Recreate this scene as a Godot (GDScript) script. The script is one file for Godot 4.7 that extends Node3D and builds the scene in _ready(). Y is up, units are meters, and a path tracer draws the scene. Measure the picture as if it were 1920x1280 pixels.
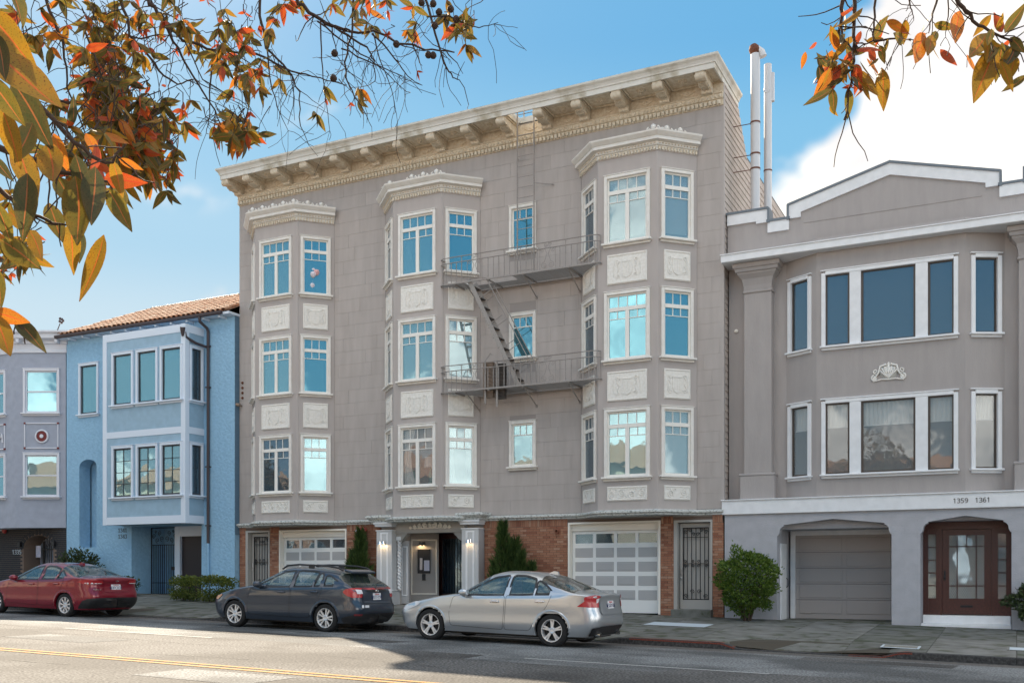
extends Node3D
# Street of row houses seen from the far pavement. Helpers first, then _ready(): camera, sky, sun, setting, objects.

const SLOPE := -0.0225
const CAM := Vector3(0.0, 1.5, 26.5)
const PSI := 26.5
const FOCAL := 1900.0
var rng := RandomNumberGenerator.new()
var M := {}
var box_cache := {}
var used_names := {}


class MB:
	var v := PackedVector3Array()
	var n := PackedVector3Array()
	var uv := PackedVector2Array()
	var col := PackedColorArray()
	var has_uv := false
	var tint := Color(1, 1, 1)
	var has_col := false

	func tri(a: Vector3, b: Vector3, c: Vector3) -> void:
		var nn := (b - a).cross(c - a).normalized()
		trin(a, b, c, nn, nn, nn)

	func trin(a: Vector3, b: Vector3, c: Vector3, na: Vector3, nb: Vector3, nc: Vector3) -> void:
		v.push_back(a); v.push_back(c); v.push_back(b)
		n.push_back(na); n.push_back(nc); n.push_back(nb)
		if has_col:
			col.push_back(tint); col.push_back(tint); col.push_back(tint)

	func triuv(a: Vector3, b: Vector3, c: Vector3, ua: Vector2, ub: Vector2, uc: Vector2) -> void:
		has_uv = true
		tri(a, b, c)
		uv.push_back(ua); uv.push_back(uc); uv.push_back(ub)

	func quad(a: Vector3, b: Vector3, c: Vector3, d: Vector3) -> void:
		tri(a, b, c)
		tri(a, c, d)

	func box(c: Vector3, s: Vector3, bs := Basis.IDENTITY) -> void:
		var h := s * 0.5
		var p := []
		for i in 8:
			p.push_back(c + bs * Vector3(h.x if i & 1 else -h.x, h.y if i & 2 else -h.y, h.z if i & 4 else -h.z))
		quad(p[4], p[5], p[7], p[6])
		quad(p[1], p[0], p[2], p[3])
		quad(p[5], p[1], p[3], p[7])
		quad(p[0], p[4], p[6], p[2])
		quad(p[6], p[7], p[3], p[2])
		quad(p[0], p[1], p[5], p[4])

	func b2(a: Vector3, b: Vector3) -> void:  # box between two corners
		box((a + b) * 0.5, (b - a).abs())

	func cbox(c: Vector3, s: Vector3, ch: float, bs := Basis.IDENTITY) -> void:  # chamfered box
		ch = minf(ch, minf(s.x, minf(s.y, s.z)) * 0.45)
		var h := s * 0.5
		var i := h - Vector3(ch, ch, ch)
		for ax in 3:
			var u := (ax + 1) % 3
			var w := (ax + 2) % 3
			for sg in [-1.0, 1.0]:
				var q := []
				for k in [[-1, -1], [1, -1], [1, 1], [-1, 1]]:
					var pt := Vector3.ZERO
					pt[ax] = h[ax] * sg
					pt[u] = i[u] * k[0]
					pt[w] = i[w] * k[1]
					q.push_back(c + bs * pt)
				if sg > 0: quad(q[0], q[1], q[2], q[3])
				else: quad(q[3], q[2], q[1], q[0])
			for su in [-1.0, 1.0]:
				for sw in [-1.0, 1.0]:
					var e := []
					for k in [[-1, 0], [1, 0], [1, 1], [-1, 1]]:
						var pt := Vector3.ZERO
						pt[ax] = i[ax] * k[0]
						pt[u] = (h[u] if k[1] == 0 else i[u]) * su
						pt[w] = (i[w] if k[1] == 0 else h[w]) * sw
						e.push_back(c + bs * pt)
					if su * sw > 0: quad(e[3], e[2], e[1], e[0])
					else: quad(e[0], e[1], e[2], e[3])
		for sx in [-1.0, 1.0]:
			for sy in [-1.0, 1.0]:
				for sz in [-1.0, 1.0]:
					var a := c + bs * Vector3(h.x * sx, i.y * sy, i.z * sz)
					var b := c + bs * Vector3(i.x * sx, h.y * sy, i.z * sz)
					var d := c + bs * Vector3(i.x * sx, i.y * sy, h.z * sz)
					if sx * sy * sz > 0: tri(a, b, d)
					else: tri(a, d, b)

	func prism(poly: PackedVector2Array, z0: float, z1: float, xf := Transform3D.IDENTITY) -> void:  # polygon in xy, extruded along z
		var p := poly
		if Geometry2D.is_polygon_clockwise(p):
			p = poly.duplicate()
			p.reverse()
		var t := Geometry2D.triangulate_polygon(p)
		for k in range(0, t.size(), 3):
			var a := p[t[k]]
			var b := p[t[k + 1]]
			var c := p[t[k + 2]]
			if (b - a).cross(c - a) < 0.0:
				var sw := b
				b = c
				c = sw
			tri(xf * Vector3(a.x, a.y, z1), xf * Vector3(b.x, b.y, z1), xf * Vector3(c.x, c.y, z1))
			tri(xf * Vector3(a.x, a.y, z0), xf * Vector3(c.x, c.y, z0), xf * Vector3(b.x, b.y, z0))
		for k in p.size():
			var a := p[k]
			var b := p[(k + 1) % p.size()]
			quad(xf * Vector3(a.x, a.y, z0), xf * Vector3(b.x, b.y, z0), xf * Vector3(b.x, b.y, z1), xf * Vector3(a.x, a.y, z1))

	func tube(path: Array, r0: float, r1 := -1.0, sides := 6) -> void:
		if r1 < 0.0: r1 = r0
		var m := path.size()
		var rings := []
		var up := Vector3.UP
		for k in m:
			var d: Vector3 = (path[mini(k + 1, m - 1)] - path[maxi(k - 1, 0)]).normalized()
			if absf(d.dot(up)) > 0.95: up = Vector3.RIGHT if absf(d.x) < 0.9 else Vector3.BACK
			var s := d.cross(up).normalized()
			up = s.cross(d).normalized()
			var r := lerpf(r0, r1, float(k) / maxf(1.0, m - 1.0))
			var ring := []
			for j in sides:
				var an := TAU * j / sides
				ring.push_back([path[k] + (s * cos(an) + up * sin(an)) * r, s * cos(an) + up * sin(an)])
			rings.push_back(ring)
		for k in m - 1:
			for j in sides:
				var a: Array = rings[k][j]
				var b: Array = rings[k][(j + 1) % sides]
				var c: Array = rings[k + 1][(j + 1) % sides]
				var d: Array = rings[k + 1][j]
				trin(a[0], c[0], b[0], a[1], c[1], b[1])
				trin(a[0], d[0], c[0], a[1], d[1], c[1])
		for k in [0, m - 1]:
			for j in range(1, sides - 1):
				if k == 0: tri(rings[k][0][0], rings[k][j][0], rings[k][j + 1][0])
				else: tri(rings[k][0][0], rings[k][j + 1][0], rings[k][j][0])

	func lathe(prof: Array, xf := Transform3D.IDENTITY, seg := 16) -> void:  # prof of Vector2(radius, height), turned round y
		for k in prof.size() - 1:
			var p: Vector2 = prof[k]
			var q: Vector2 = prof[k + 1]
			var sl := (q - p).normalized()
			for j in seg:
				var a0 := TAU * j / seg
				var a1 := TAU * (j + 1) / seg
				var n0 := xf.basis * Vector3(cos(a0) * sl.y, -sl.x, -sin(a0) * sl.y)
				var n1 := xf.basis * Vector3(cos(a1) * sl.y, -sl.x, -sin(a1) * sl.y)
				var A := xf * Vector3(p.x * cos(a0), p.y, -p.x * sin(a0))
				var B := xf * Vector3(p.x * cos(a1), p.y, -p.x * sin(a1))
				var C := xf * Vector3(q.x * cos(a1), q.y, -q.x * sin(a1))
				var D := xf * Vector3(q.x * cos(a0), q.y, -q.x * sin(a0))
				if p.x > 1e-5: trin(A, B, C, n0, n1, n1)
				if q.x > 1e-5: trin(A, C, D, n0, n1, n0)

	func molding(path: Array, prof: Array, closed_ends := true) -> void:  # path of Vector2(x, z) seen from above running left to right with the outside towards +z; prof of Vector2(out, y) from bottom to top
		var m := path.size()
		var rows := []
		for k in m:
			var d0: Vector2 = (path[k] - path[maxi(k - 1, 0)]).normalized() if k > 0 else (path[1] - path[0]).normalized()
			var d1: Vector2 = (path[mini(k + 1, m - 1)] - path[k]).normalized() if k < m - 1 else d0
			var n0 := Vector2(-d0.y, d0.x)
			var n1 := Vector2(-d1.y, d1.x)
			var mi := (n0 + n1).normalized()
			mi = mi / maxf(0.3, mi.dot(n0))
			var row := []
			for q in prof:
				row.push_back(Vector3(path[k].x + mi.x * q.x, q.y, path[k].y + mi.y * q.x))
			rows.push_back(row)
		for k in m - 1:
			for j in prof.size() - 1:
				quad(rows[k][j], rows[k + 1][j], rows[k + 1][j + 1], rows[k][j + 1])
		if closed_ends:
			for e in [0, m - 1]:
				var pl := PackedVector2Array()
				for q in prof: pl.push_back(q)
				var t := Geometry2D.triangulate_polygon(pl)
				for k in range(0, t.size(), 3):
					tri(rows[e][t[k]], rows[e][t[k + 1]], rows[e][t[k + 2]])

	func mesh() -> ArrayMesh:
		var a := []
		a.resize(Mesh.ARRAY_MAX)
		a[Mesh.ARRAY_VERTEX] = v
		a[Mesh.ARRAY_NORMAL] = n
		if has_uv: a[Mesh.ARRAY_TEX_UV] = uv
		if has_col: a[Mesh.ARRAY_COLOR] = col
		var m := ArrayMesh.new()
		if v.size(): m.add_surface_from_arrays(Mesh.PRIMITIVE_TRIANGLES, a)
		return m


func lin(r: float, g: float, b: float) -> Color:
	return Color(r, g, b).linear_to_srgb()


func mat(key: String, c: Color, rough := 0.8, metal := 0.0) -> StandardMaterial3D:  # c in linear light
	var m := StandardMaterial3D.new()
	m.resource_name = key
	var s := c.linear_to_srgb()
	s.a = c.a
	m.albedo_color = s
	m.roughness = rough
	m.metallic = metal
	M[key] = m
	return m


func noise_tex(freq: float, lo: Color, hi: Color, sd: int, octaves := 4, size := 512, mid := -1.0, midc := Color.WHITE) -> NoiseTexture2D:
	var f := FastNoiseLite.new()
	f.noise_type = FastNoiseLite.TYPE_SIMPLEX_SMOOTH
	f.seed = sd
	f.frequency = freq
	f.fractal_octaves = octaves
	var t := NoiseTexture2D.new()
	t.width = size
	t.height = size
	t.seamless = true
	t.noise = f
	var g := Gradient.new()
	g.set_color(0, lo)
	g.set_color(1, hi)
	if mid > 0.0: g.add_point(mid, midc)
	elif mid < -1.5:  # a harder, grainier ramp
		g.set_offset(0, 0.32)
		g.set_offset(1, 0.68)
	t.color_ramp = g
	return t


func textured(m: StandardMaterial3D, t: Texture2D, metres: float, world := true) -> StandardMaterial3D:
	m.albedo_texture = t
	m.uv1_triplanar = true
	m.uv1_world_triplanar = world
	m.uv1_scale = Vector3.ONE / metres
	return m


func bumpy(m: StandardMaterial3D, freq: float, cm: float, sd: int, octaves := 4) -> StandardMaterial3D:
	m.heightmap_enabled = true
	m.heightmap_texture = noise_tex(freq, Color.BLACK, Color.WHITE, sd, octaves)
	m.heightmap_scale = cm
	return m


func put(parent: Node, called: String, mesh: Mesh, m: Material, at := Vector3.ZERO) -> MeshInstance3D:
	var o := MeshInstance3D.new()
	o.name = called
	o.mesh = mesh
	o.material_override = m
	o.position = at
	parent.add_child(o, true)
	return o


func numbered(called: String) -> String:
	if not used_names.has(called):
		used_names[called] = 0
		return called
	used_names[called] += 1
	return "%s_%03d" % [called, used_names[called]]


func thing(called: String, label: String, category: String, at := Vector3.ZERO, group := "") -> Node3D:
	var o := Node3D.new()
	o.name = numbered(called)
	o.position = at
	tag(o, label, category, group)
	add_child(o)
	return o


func tag(o: Node, label: String, category: String, group := "") -> void:
	o.set_meta("label", label)
	o.set_meta("category", category)
	if group: o.set_meta("group", group)


func structure(called: String, mesh: Mesh, m: Material) -> MeshInstance3D:
	var o := put(self, called, mesh, m)
	o.set_meta("kind", "structure")
	return o


func bxm(s: Vector3) -> BoxMesh:
	var k := "%.4f_%.4f_%.4f" % [s.x, s.y, s.z]
	if not box_cache.has(k):
		var b := BoxMesh.new()
		b.size = s
		box_cache[k] = b
	return box_cache[k]


# a part that is a plain box between two corners, in the frame of its parent
func bar(parent: Node, called: String, a: Vector3, b: Vector3, m: Material) -> MeshInstance3D:
	return put(parent, called, bxm((b - a).abs()), m, (a + b) * 0.5)


func ground(x: float, z: float) -> float:
	var y := SLOPE * x
	if z <= 6.2:
		var kd := (0.13 - kerb_height(x)) * clampf((z - 4.9) / 1.3, 0.0, 1.0)
		return y + 0.25 - 0.22 * clampf(z / 6.2, 0.0, 1.0) - kd
	if z < 23.8:
		return y - 0.10 + 0.08 * (1.0 - pow((z - 15.0) / 8.8, 2.0))
	return y + 0.03 + 0.02 * (z - 23.8)


func kerb_height(x: float) -> float:
	var full := 0.0
	for r in [[-80.0, -23.2], [-18.6, -12.2], [-7.5, -5.4], [-1.9, 40.0]]:
		full = maxf(full, clampf(1.0 + minf(x - r[0], r[1] - x) / 0.45, 0.0, 1.0))
	return 0.02 + 0.11 * smoothstep(0.0, 1.0, full)


# a direction through a pixel of the 1920 x 1280 photograph, taken to a given distance along the line of sight
func seen_at(px: float, py: float, depth: float) -> Vector3:
	var s := sin(deg_to_rad(PSI))
	var c := cos(deg_to_rad(PSI))
	var u := (px - 960.0) / FOCAL
	return Vector3(CAM.x + depth * (-s + u * c), CAM.y + (1080.0 - py) / FOCAL * depth, CAM.z - depth * (c + u * s))


# parts were given in street coordinates: move the thing's own origin to its base
func settle(o: Node3D, base: Vector3) -> void:
	for c in o.get_children():
		if c is Node3D: c.position -= base
	o.position = base


func make_sky(sun_to: Vector3) -> Sky:
	var w := 2048
	var h := 1024
	var im := Image.create(w, h, false, Image.FORMAT_RGBF)
	var f := FastNoiseLite.new()
	f.noise_type = FastNoiseLite.TYPE_SIMPLEX_SMOOTH
	f.frequency = 1.0
	f.fractal_octaves = 6
	f.fractal_gain = 0.52
	f.seed = 11
	var g := FastNoiseLite.new()
	g.noise_type = FastNoiseLite.TYPE_SIMPLEX_SMOOTH
	g.frequency = 1.0
	g.fractal_octaves = 5
	g.seed = 5
	var low := Color(0.22, 0.22, 0.21)
	for j in range(h / 2, h):
		for i in range(0, w):
			im.set_pixel(i, j, low)
	# clear air by height: pale near the horizon, deeper above
	var air := [[0.0, Color(0.20, 0.245, 0.27)], [13.0, Color(0.175, 0.23, 0.265)], [18.0, Color(0.115, 0.196, 0.257)], [23.5, Color(0.068, 0.166, 0.25)], [29.0, Color(0.041, 0.136, 0.237)], [40.0, Color(0.027, 0.105, 0.205)], [90.0, Color(0.018, 0.07, 0.16)]]
	for j in h / 2 + 1:
		var el := (0.5 - (j + 0.5) / h) * PI
		var ce := cos(el)
		var se := sin(el)
		var eld := rad_to_deg(el)
		for i in w:
			var a := (i + 0.5) / w * TAU  # 0 looks towards -z, positive to +x
			var d := Vector3(sin(a) * ce, se, -cos(a) * ce)
			var away := 1.0 - d.dot(Vector3(sun_to.x, 0, sun_to.z).normalized())
			var ee := eld + 3.5 * away
			var c := Color.BLACK
			for k in air.size() - 1:
				if ee >= air[k][0]: c = air[k][1].lerp(air[k + 1][1], smoothstep(air[k][0], air[k + 1][0], ee))
			var cs := maxf(0.0, d.dot(sun_to))
			c = c.lerp(Color(0.34, 0.35, 0.35), 0.12 * pow(cs, 8.0) + 0.5 * pow(cs, 60.0))
			# azimuth from the camera's line of sight, degrees, to the right
			var az := wrapf(rad_to_deg(a) + PSI, -180.0, 180.0)
			var n0 := f.get_noise_3d(d.x * 3.2, d.y * 4.6, d.z * 3.2)
			# towering bank to the right, lower ones round the rest of the horizon
			var top := -20.0
			if az > 9.0 and az < 100.0:
				top = 10.0 + 30.0 * smoothstep(9.0, 33.0, az) * (1.0 - smoothstep(66.0, 100.0, az)) + 7.0 * smoothstep(9.0, 13.5, az) - 4.0 * smoothstep(20.0, 27.0, az)
			else:
				top = 6.0 + 26.0 * g.get_noise_2d(cos(a) * 2.1 + 7.0, sin(a) * 2.1)
			var e := (top - eld) + n0 * 9.0
			var k1 := smoothstep(-0.6, 1.6, e)
			# broken cumulus overhead, one unseen layer added to brighten the shaded fronts
			var p := Vector2(d.x, d.z) / (d.y + 0.22)
			var ov := f.get_noise_2d(p.x * 1.15 + 3.0, p.y * 1.15 - 8.0)
			var k2 := smoothstep(-0.26, -0.02, ov) * smoothstep(31.0, 40.0, eld + 6.0 * n0)
			var kk := maxf(k1, k2)
			if kk > 0.0:
				var n1 := g.get_noise_3d(d.x * 9.0 + 3.0, d.y * 13.0, d.z * 9.0)
				var n2 := f.get_noise_3d(d.x * 5.0 + 9.0, d.y * 8.0 + 2.0, d.z * 5.0)
				var lit := clampf(0.78 + 0.26 * n1 + 0.30 * n2 - 0.006 * maxf(0.0, e - 8.0) * k1, 0.40, 1.0)
				# faces turned from the sun duller; unseen clouds opposite brightened to light the fronts
				var front := lerpf(0.24, 1.55, clampf(0.5 - 0.5 * d.dot(sun_to), 0.0, 1.0))
				c = c.lerp((Color(0.235, 0.232, 0.24) * lerpf(0.95, 1.5, front)).lerp(Color(1.04, 0.985, 0.90) * front, smoothstep(0.48, 0.95, lit)), kk)
			# thin torn wisps
			var wv := f.get_noise_3d(d.x * 7.0 + 20.0, d.y * 16.0, d.z * 7.0) + 0.5 * g.get_noise_3d(d.x * 1.7, d.y * 2.0 + 4.0, d.z * 1.7)
			c = c.lerp(Color(0.29, 0.295, 0.30), smoothstep(0.5, 0.9, wv) * 0.45)
			var sx := (az + 18.2) / 2.0
			var sy := (eld - 19.6) / 0.5
			var sg := exp(-sx * sx - sy * sy) * smoothstep(-0.3, 0.5, f.get_noise_3d(d.x * 26.0, d.y * 40.0, d.z * 26.0))
			c = c.lerp(Color(0.30, 0.30, 0.30), 0.8 * sg)
			im.set_pixel(i, j, c)
	var pm := PanoramaSkyMaterial.new()
	pm.panorama = ImageTexture.create_from_image(im)
	var sky := Sky.new()
	sky.sky_material = pm
	return sky


func make_materials() -> void:
	var flat_w := Color.WHITE
	# paints and plaster; every colour is a linear base colour
	textured(mat("grey_paint", Color(0.46, 0.418, 0.395), 0.72), noise_tex(0.010, Color(0.955, 0.95, 0.95), Color(1, 1, 1), 3, 6), 3.1)
	bumpy(M.grey_paint, 0.05, 0.25, 4)
	textured(mat("grey_block", Color(0.46, 0.418, 0.395), 0.72), noise_tex(0.010, Color(0.93, 0.925, 0.92), Color(1, 1, 1), 31, 6), 2.3)
	M.grey_block.uv1_scale = Vector3(1.0 / 1.6, 1.0 / 9.0, 1.0 / 1.6)
	M.grey_paint.uv1_scale = Vector3(1.0 / 1.6, 1.0 / 9.0, 1.0 / 1.6)
	mat("joint", Color(0.33, 0.30, 0.285), 0.9)
	textured(mat("white_trim", Color(0.84, 0.82, 0.785), 0.6), noise_tex(0.012, Color(0.93, 0.92, 0.90), Color(1, 1, 1), 5, 5), 1.7)
	textured(mat("white_plaster", Color(0.85, 0.835, 0.80), 0.75), noise_tex(0.02, Color(0.93, 0.92, 0.90), Color(1, 1, 1), 6, 4), 0.9)
	textured(mat("cream_cornice", Color(0.80, 0.735, 0.62), 0.75), noise_tex(0.02, Color(0.86, 0.82, 0.76), Color(1, 1, 1), 7, 5), 1.3)
	textured(mat("fascia_white", Color(0.74, 0.72, 0.67), 0.65), noise_tex(0.008, Color(0.72, 0.68, 0.60), Color(1, 1, 1), 8, 5, 512, 0.45, Color(0.96, 0.96, 0.95)), 2.6)
	# old white ledge with black mildew spots
	textured(mat("ledge_white", Color(0.72, 0.73, 0.72), 0.8), noise_tex(0.03, Color(0.25, 0.26, 0.25), Color(1, 1, 1), 9, 6, 512, 0.40, Color(0.93, 0.94, 0.93)), 1.4)
	mat("sash", Color(0.82, 0.795, 0.745), 0.5)
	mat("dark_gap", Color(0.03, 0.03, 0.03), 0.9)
	mat("room", Color(0.34, 0.31, 0.28), 0.9)
	mat("blind", Color(0.72, 0.74, 0.73), 0.7)
	mat("curtain", Color(0.72, 0.72, 0.68), 0.9)
	for i in 4:
		mat("pane_%d" % i, Color([0.20, 0.27, 0.33, 0.42][i], [0.48, 0.53, 0.57, 0.60][i], [0.57, 0.61, 0.63, 0.65][i], 0.0), 0.02, [0.72, 0.64, 0.54, 0.42][i])
		M["pane_%d" % i].transparency = BaseMaterial3D.TRANSPARENCY_ALPHA
		M["pane_%d" % i].albedo_color.a = 0.04
	mat("pane_clear", Color(0.35, 0.40, 0.42, 0.0), 0.02, 0.18)
	M.pane_clear.transparency = BaseMaterial3D.TRANSPARENCY_ALPHA
	M.pane_clear.albedo_color.a = 0.05
	mat("pane_dark", Color(0.16, 0.24, 0.30, 0.0), 0.02, 0.62)
	M.pane_dark.transparency = BaseMaterial3D.TRANSPARENCY_ALPHA
	M.pane_dark.albedo_color.a = 0.05
	for k in ["pane_0", "pane_1", "pane_2", "pane_3", "pane_clear", "pane_dark"]:  # old sheet glass is never quite flat
		bumpy(M[k], 0.008, 0.10, 99, 2)
		M[k].uv1_triplanar = true
		M[k].uv1_world_triplanar = true
		M[k].uv1_scale = Vector3.ONE / 2.2
	for i in 4:
		var c: Color = [Color(0.47, 0.215, 0.13), Color(0.53, 0.265, 0.165), Color(0.38, 0.155, 0.095), Color(0.58, 0.34, 0.23)][i]
		textured(mat("brick_%d" % i, c, 0.88), noise_tex(0.05, Color(0.72, 0.72, 0.72), Color(1, 1, 1), 40 + i, 4), 0.5)
		bumpy(M["brick_%d" % i], 0.12, 0.3, 50 + i)
	mat("mortar", Color(0.17, 0.125, 0.10), 0.95)
	# blue house
	textured(mat("blue_stucco", Color(0.30, 0.52, 0.71), 0.82), noise_tex(0.02, Color(0.92, 0.93, 0.94), Color(1, 1, 1), 12, 5), 2.0)
	bumpy(M.blue_stucco, 0.03, 1.6, 13, 3)
	M.blue_stucco.uv1_scale = Vector3.ONE / 2.0
	textured(mat("blue_panel", Color(0.32, 0.48, 0.61), 0.6), noise_tex(0.01, Color(0.93, 0.93, 0.93), Color(1, 1, 1), 14), 2.0)
	mat("blue_trim", Color(0.66, 0.74, 0.84), 0.55)
	mat("slate_blue", Color(0.12, 0.21, 0.30), 0.8)
	for i in 4:
		textured(mat("tile_%d" % i, [Color(0.60, 0.34, 0.21), Color(0.66, 0.42, 0.28), Color(0.52, 0.26, 0.15), Color(0.70, 0.49, 0.35)][i], 0.85), noise_tex(0.04, Color(0.7, 0.68, 0.66), Color(1, 1, 1), 60 + i), 0.7)
	mat("gutter", Color(0.055, 0.04, 0.045), 0.5)
	mat("black_frame", Color(0.035, 0.04, 0.05), 0.45)
	mat("lavender", Color(0.36, 0.395, 0.48), 0.7)
	textured(M.lavender, noise_tex(0.01, Color(0.92, 0.92, 0.92), Color(1, 1, 1), 15), 2.0)
	mat("lavender_trim", Color(0.66, 0.68, 0.74), 0.6)
	textured(mat("black_brick", Color(0.028, 0.032, 0.042), 0.75), noise_tex(0.05, Color(0.6, 0.6, 0.6), Color(1, 1, 1), 16), 0.6)
	mat("maroon", Color(0.16, 0.02, 0.02), 0.6)
	# right house
	textured(mat("taupe", Color(0.41, 0.375, 0.36), 0.8), noise_tex(0.010, Color(0.95, 0.95, 0.95), Color(1, 1, 1), 17, 6), 2.7)
	bumpy(M.taupe, 0.06, 0.3, 18)
	M.taupe.uv1_scale = Vector3(1.0 / 1.5, 1.0 / 7.0, 1.0 / 1.5)
	textured(mat("cool_block", Color(0.46, 0.46, 0.49), 0.85), noise_tex(0.01, Color(0.94, 0.94, 0.94), Color(1, 1, 1), 19, 5), 2.2)
	bumpy(M.cool_block, 0.08, 0.4, 20)
	mat("bright_white", Color(0.84, 0.85, 0.865), 0.6)
	textured(M.bright_white, noise_tex(0.012, Color(0.95, 0.95, 0.95), Color(1, 1, 1), 21, 5), 1.9)
	mat("cap_grey", Color(0.16, 0.19, 0.22), 0.6)
	mat("bronze_frame", Color(0.075, 0.055, 0.042), 0.45)
	mat("garage_taupe", Color(0.41, 0.375, 0.36), 0.65)
	mat("shadow_wood", Color(0.37, 0.33, 0.30), 0.8)  # plain brown of the vase stands
	textured(mat("mahogany", Color(0.105, 0.022, 0.014), 0.38), noise_tex(0.03, Color(0.6, 0.55, 0.5), Color(1, 1, 1), 22), 0.8)
	M.mahogany.clearcoat_enabled = true
	M.mahogany.clearcoat = 0.4
	mat("panel_grey", Color(0.42, 0.42, 0.425), 0.65)
	mat("door_white", Color(0.80, 0.81, 0.80), 0.55)
	mat("warm_white", Color(0.84, 0.80, 0.72), 0.6)
	mat("iron_black", Color(0.012, 0.012, 0.014), 0.5)
	mat("door_grey", Color(0.40, 0.385, 0.36), 0.6)
	textured(mat("escape_paint", Color(0.34, 0.32, 0.305), 0.6), noise_tex(0.05, Color(0.62, 0.52, 0.45), Color(1, 1, 1), 23, 4, 512, 0.35, Color(0.95, 0.94, 0.93)), 0.9)
	mat("rusty_iron", Color(0.10, 0.085, 0.075), 0.8)
	mat("rust", Color(0.15, 0.055, 0.03), 0.9)
	mat("old_wood", Color(0.28, 0.21, 0.16), 0.85)
	textured(mat("clapboard", Color(0.56, 0.49, 0.44), 0.75), noise_tex(0.01, Color(0.86, 0.85, 0.84), Color(1, 1, 1), 24, 5), 1.9)
	mat("pipe_paint", Color(0.62, 0.62, 0.63), 0.4, 0.15)
	mat("roofing", Color(0.10, 0.10, 0.10), 0.95)
	mat("red_bell", Color(0.30, 0.012, 0.012), 0.4)
	mat("chrome", Color(0.78, 0.78, 0.78), 0.12, 1.0)
	mat("paper", Color(0.62, 0.64, 0.78), 0.8)
	mat("steel", Color(0.45, 0.45, 0.46), 0.35, 0.9)
	mat("marble_dark", Color(0.05, 0.05, 0.055), 0.25)
	# ground
	textured(mat("asphalt", Color(0.175, 0.172, 0.167), 0.9), noise_tex(0.09, Color(0.50, 0.49, 0.48), Color(1, 1, 1), 25, 5, 1024, -2.0), 5.2)
	M.asphalt.detail_enabled = true
	M.asphalt.detail_blend_mode = BaseMaterial3D.BLEND_MODE_MUL
	M.asphalt.detail_albedo = noise_tex(0.008, Color(0.70, 0.69, 0.68), Color(1, 1, 1), 26, 6, 512, -2.0)
	M.asphalt.detail_uv_layer = BaseMaterial3D.DETAIL_UV_2
	M.asphalt.uv2_triplanar = true
	M.asphalt.uv2_world_triplanar = true
	M.asphalt.uv2_scale = Vector3.ONE / 17.0
	bumpy(M.asphalt, 0.16, 1.2, 27, 3)
	textured(mat("asphalt_pale", Color(0.29, 0.30, 0.30), 0.9), noise_tex(0.09, Color(0.58, 0.58, 0.58), Color(1, 1, 1), 28, 5, 1024, -2.0), 4.7)
	M.asphalt_pale.detail_enabled = true
	M.asphalt_pale.detail_blend_mode = BaseMaterial3D.BLEND_MODE_MUL
	M.asphalt_pale.detail_albedo = noise_tex(0.008, Color(0.68, 0.68, 0.68), Color(1, 1, 1), 29, 6, 512, -2.0)
	M.asphalt_pale.detail_uv_layer = BaseMaterial3D.DETAIL_UV_2
	M.asphalt_pale.uv2_triplanar = true
	M.asphalt_pale.uv2_world_triplanar = true
	M.asphalt_pale.uv2_scale = Vector3.ONE / 13.0
	bumpy(M.asphalt_pale, 0.16, 1.0, 30, 3)
	textured(mat("gutter_concrete", Color(0.16, 0.145, 0.13), 0.9), noise_tex(0.03, Color(0.6, 0.6, 0.6), Color(1, 1, 1), 32, 5), 2.0)
	for i in 4:
		var mossy := noise_tex(0.012, Color(0.34, 0.40, 0.16), Color(1, 1, 1), 70 + i, 6, 512, [0.36, 0.42, 0.30, 0.46][i], Color(0.80, 0.80, 0.78))
		textured(mat("slab_%d" % i, [Color(0.215, 0.215, 0.20), Color(0.18, 0.18, 0.165), Color(0.24, 0.235, 0.22), Color(0.165, 0.17, 0.15)][i], 0.9), mossy, 3.0 + 0.7 * i)
		bumpy(M["slab_%d" % i], 0.2, 0.3, 80 + i)
	textured(mat("kerb_stone", Color(0.095, 0.092, 0.09), 0.9), noise_tex(0.03, Color(0.5, 0.5, 0.5), Color(1, 1, 1), 33, 5), 1.2)
	textured(mat("red_paint", Color(0.42, 0.09, 0.05), 0.85), noise_tex(0.06, Color(0.35, 0.35, 0.35), Color(1, 1, 1), 34, 4), 0.6)
	textured(mat("yellow_line", Color(0.60, 0.31, 0.05), 0.85), noise_tex(0.08, Color(0.55, 0.52, 0.5), Color(1, 1, 1), 35, 5), 1.4)
	textured(mat("white_line", Color(0.66, 0.66, 0.64), 0.85), noise_tex(0.08, Color(0.55, 0.55, 0.55), Color(1, 1, 1), 36, 5), 1.1)
	mat("tar", Color(0.03, 0.03, 0.03), 0.8)
	mat("cover_pale", Color(0.50, 0.56, 0.60), 0.8)
	mat("cover_iron", Color(0.22, 0.21, 0.18), 0.7)
	mat("soil", Color(0.06, 0.05, 0.035), 1.0)


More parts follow.
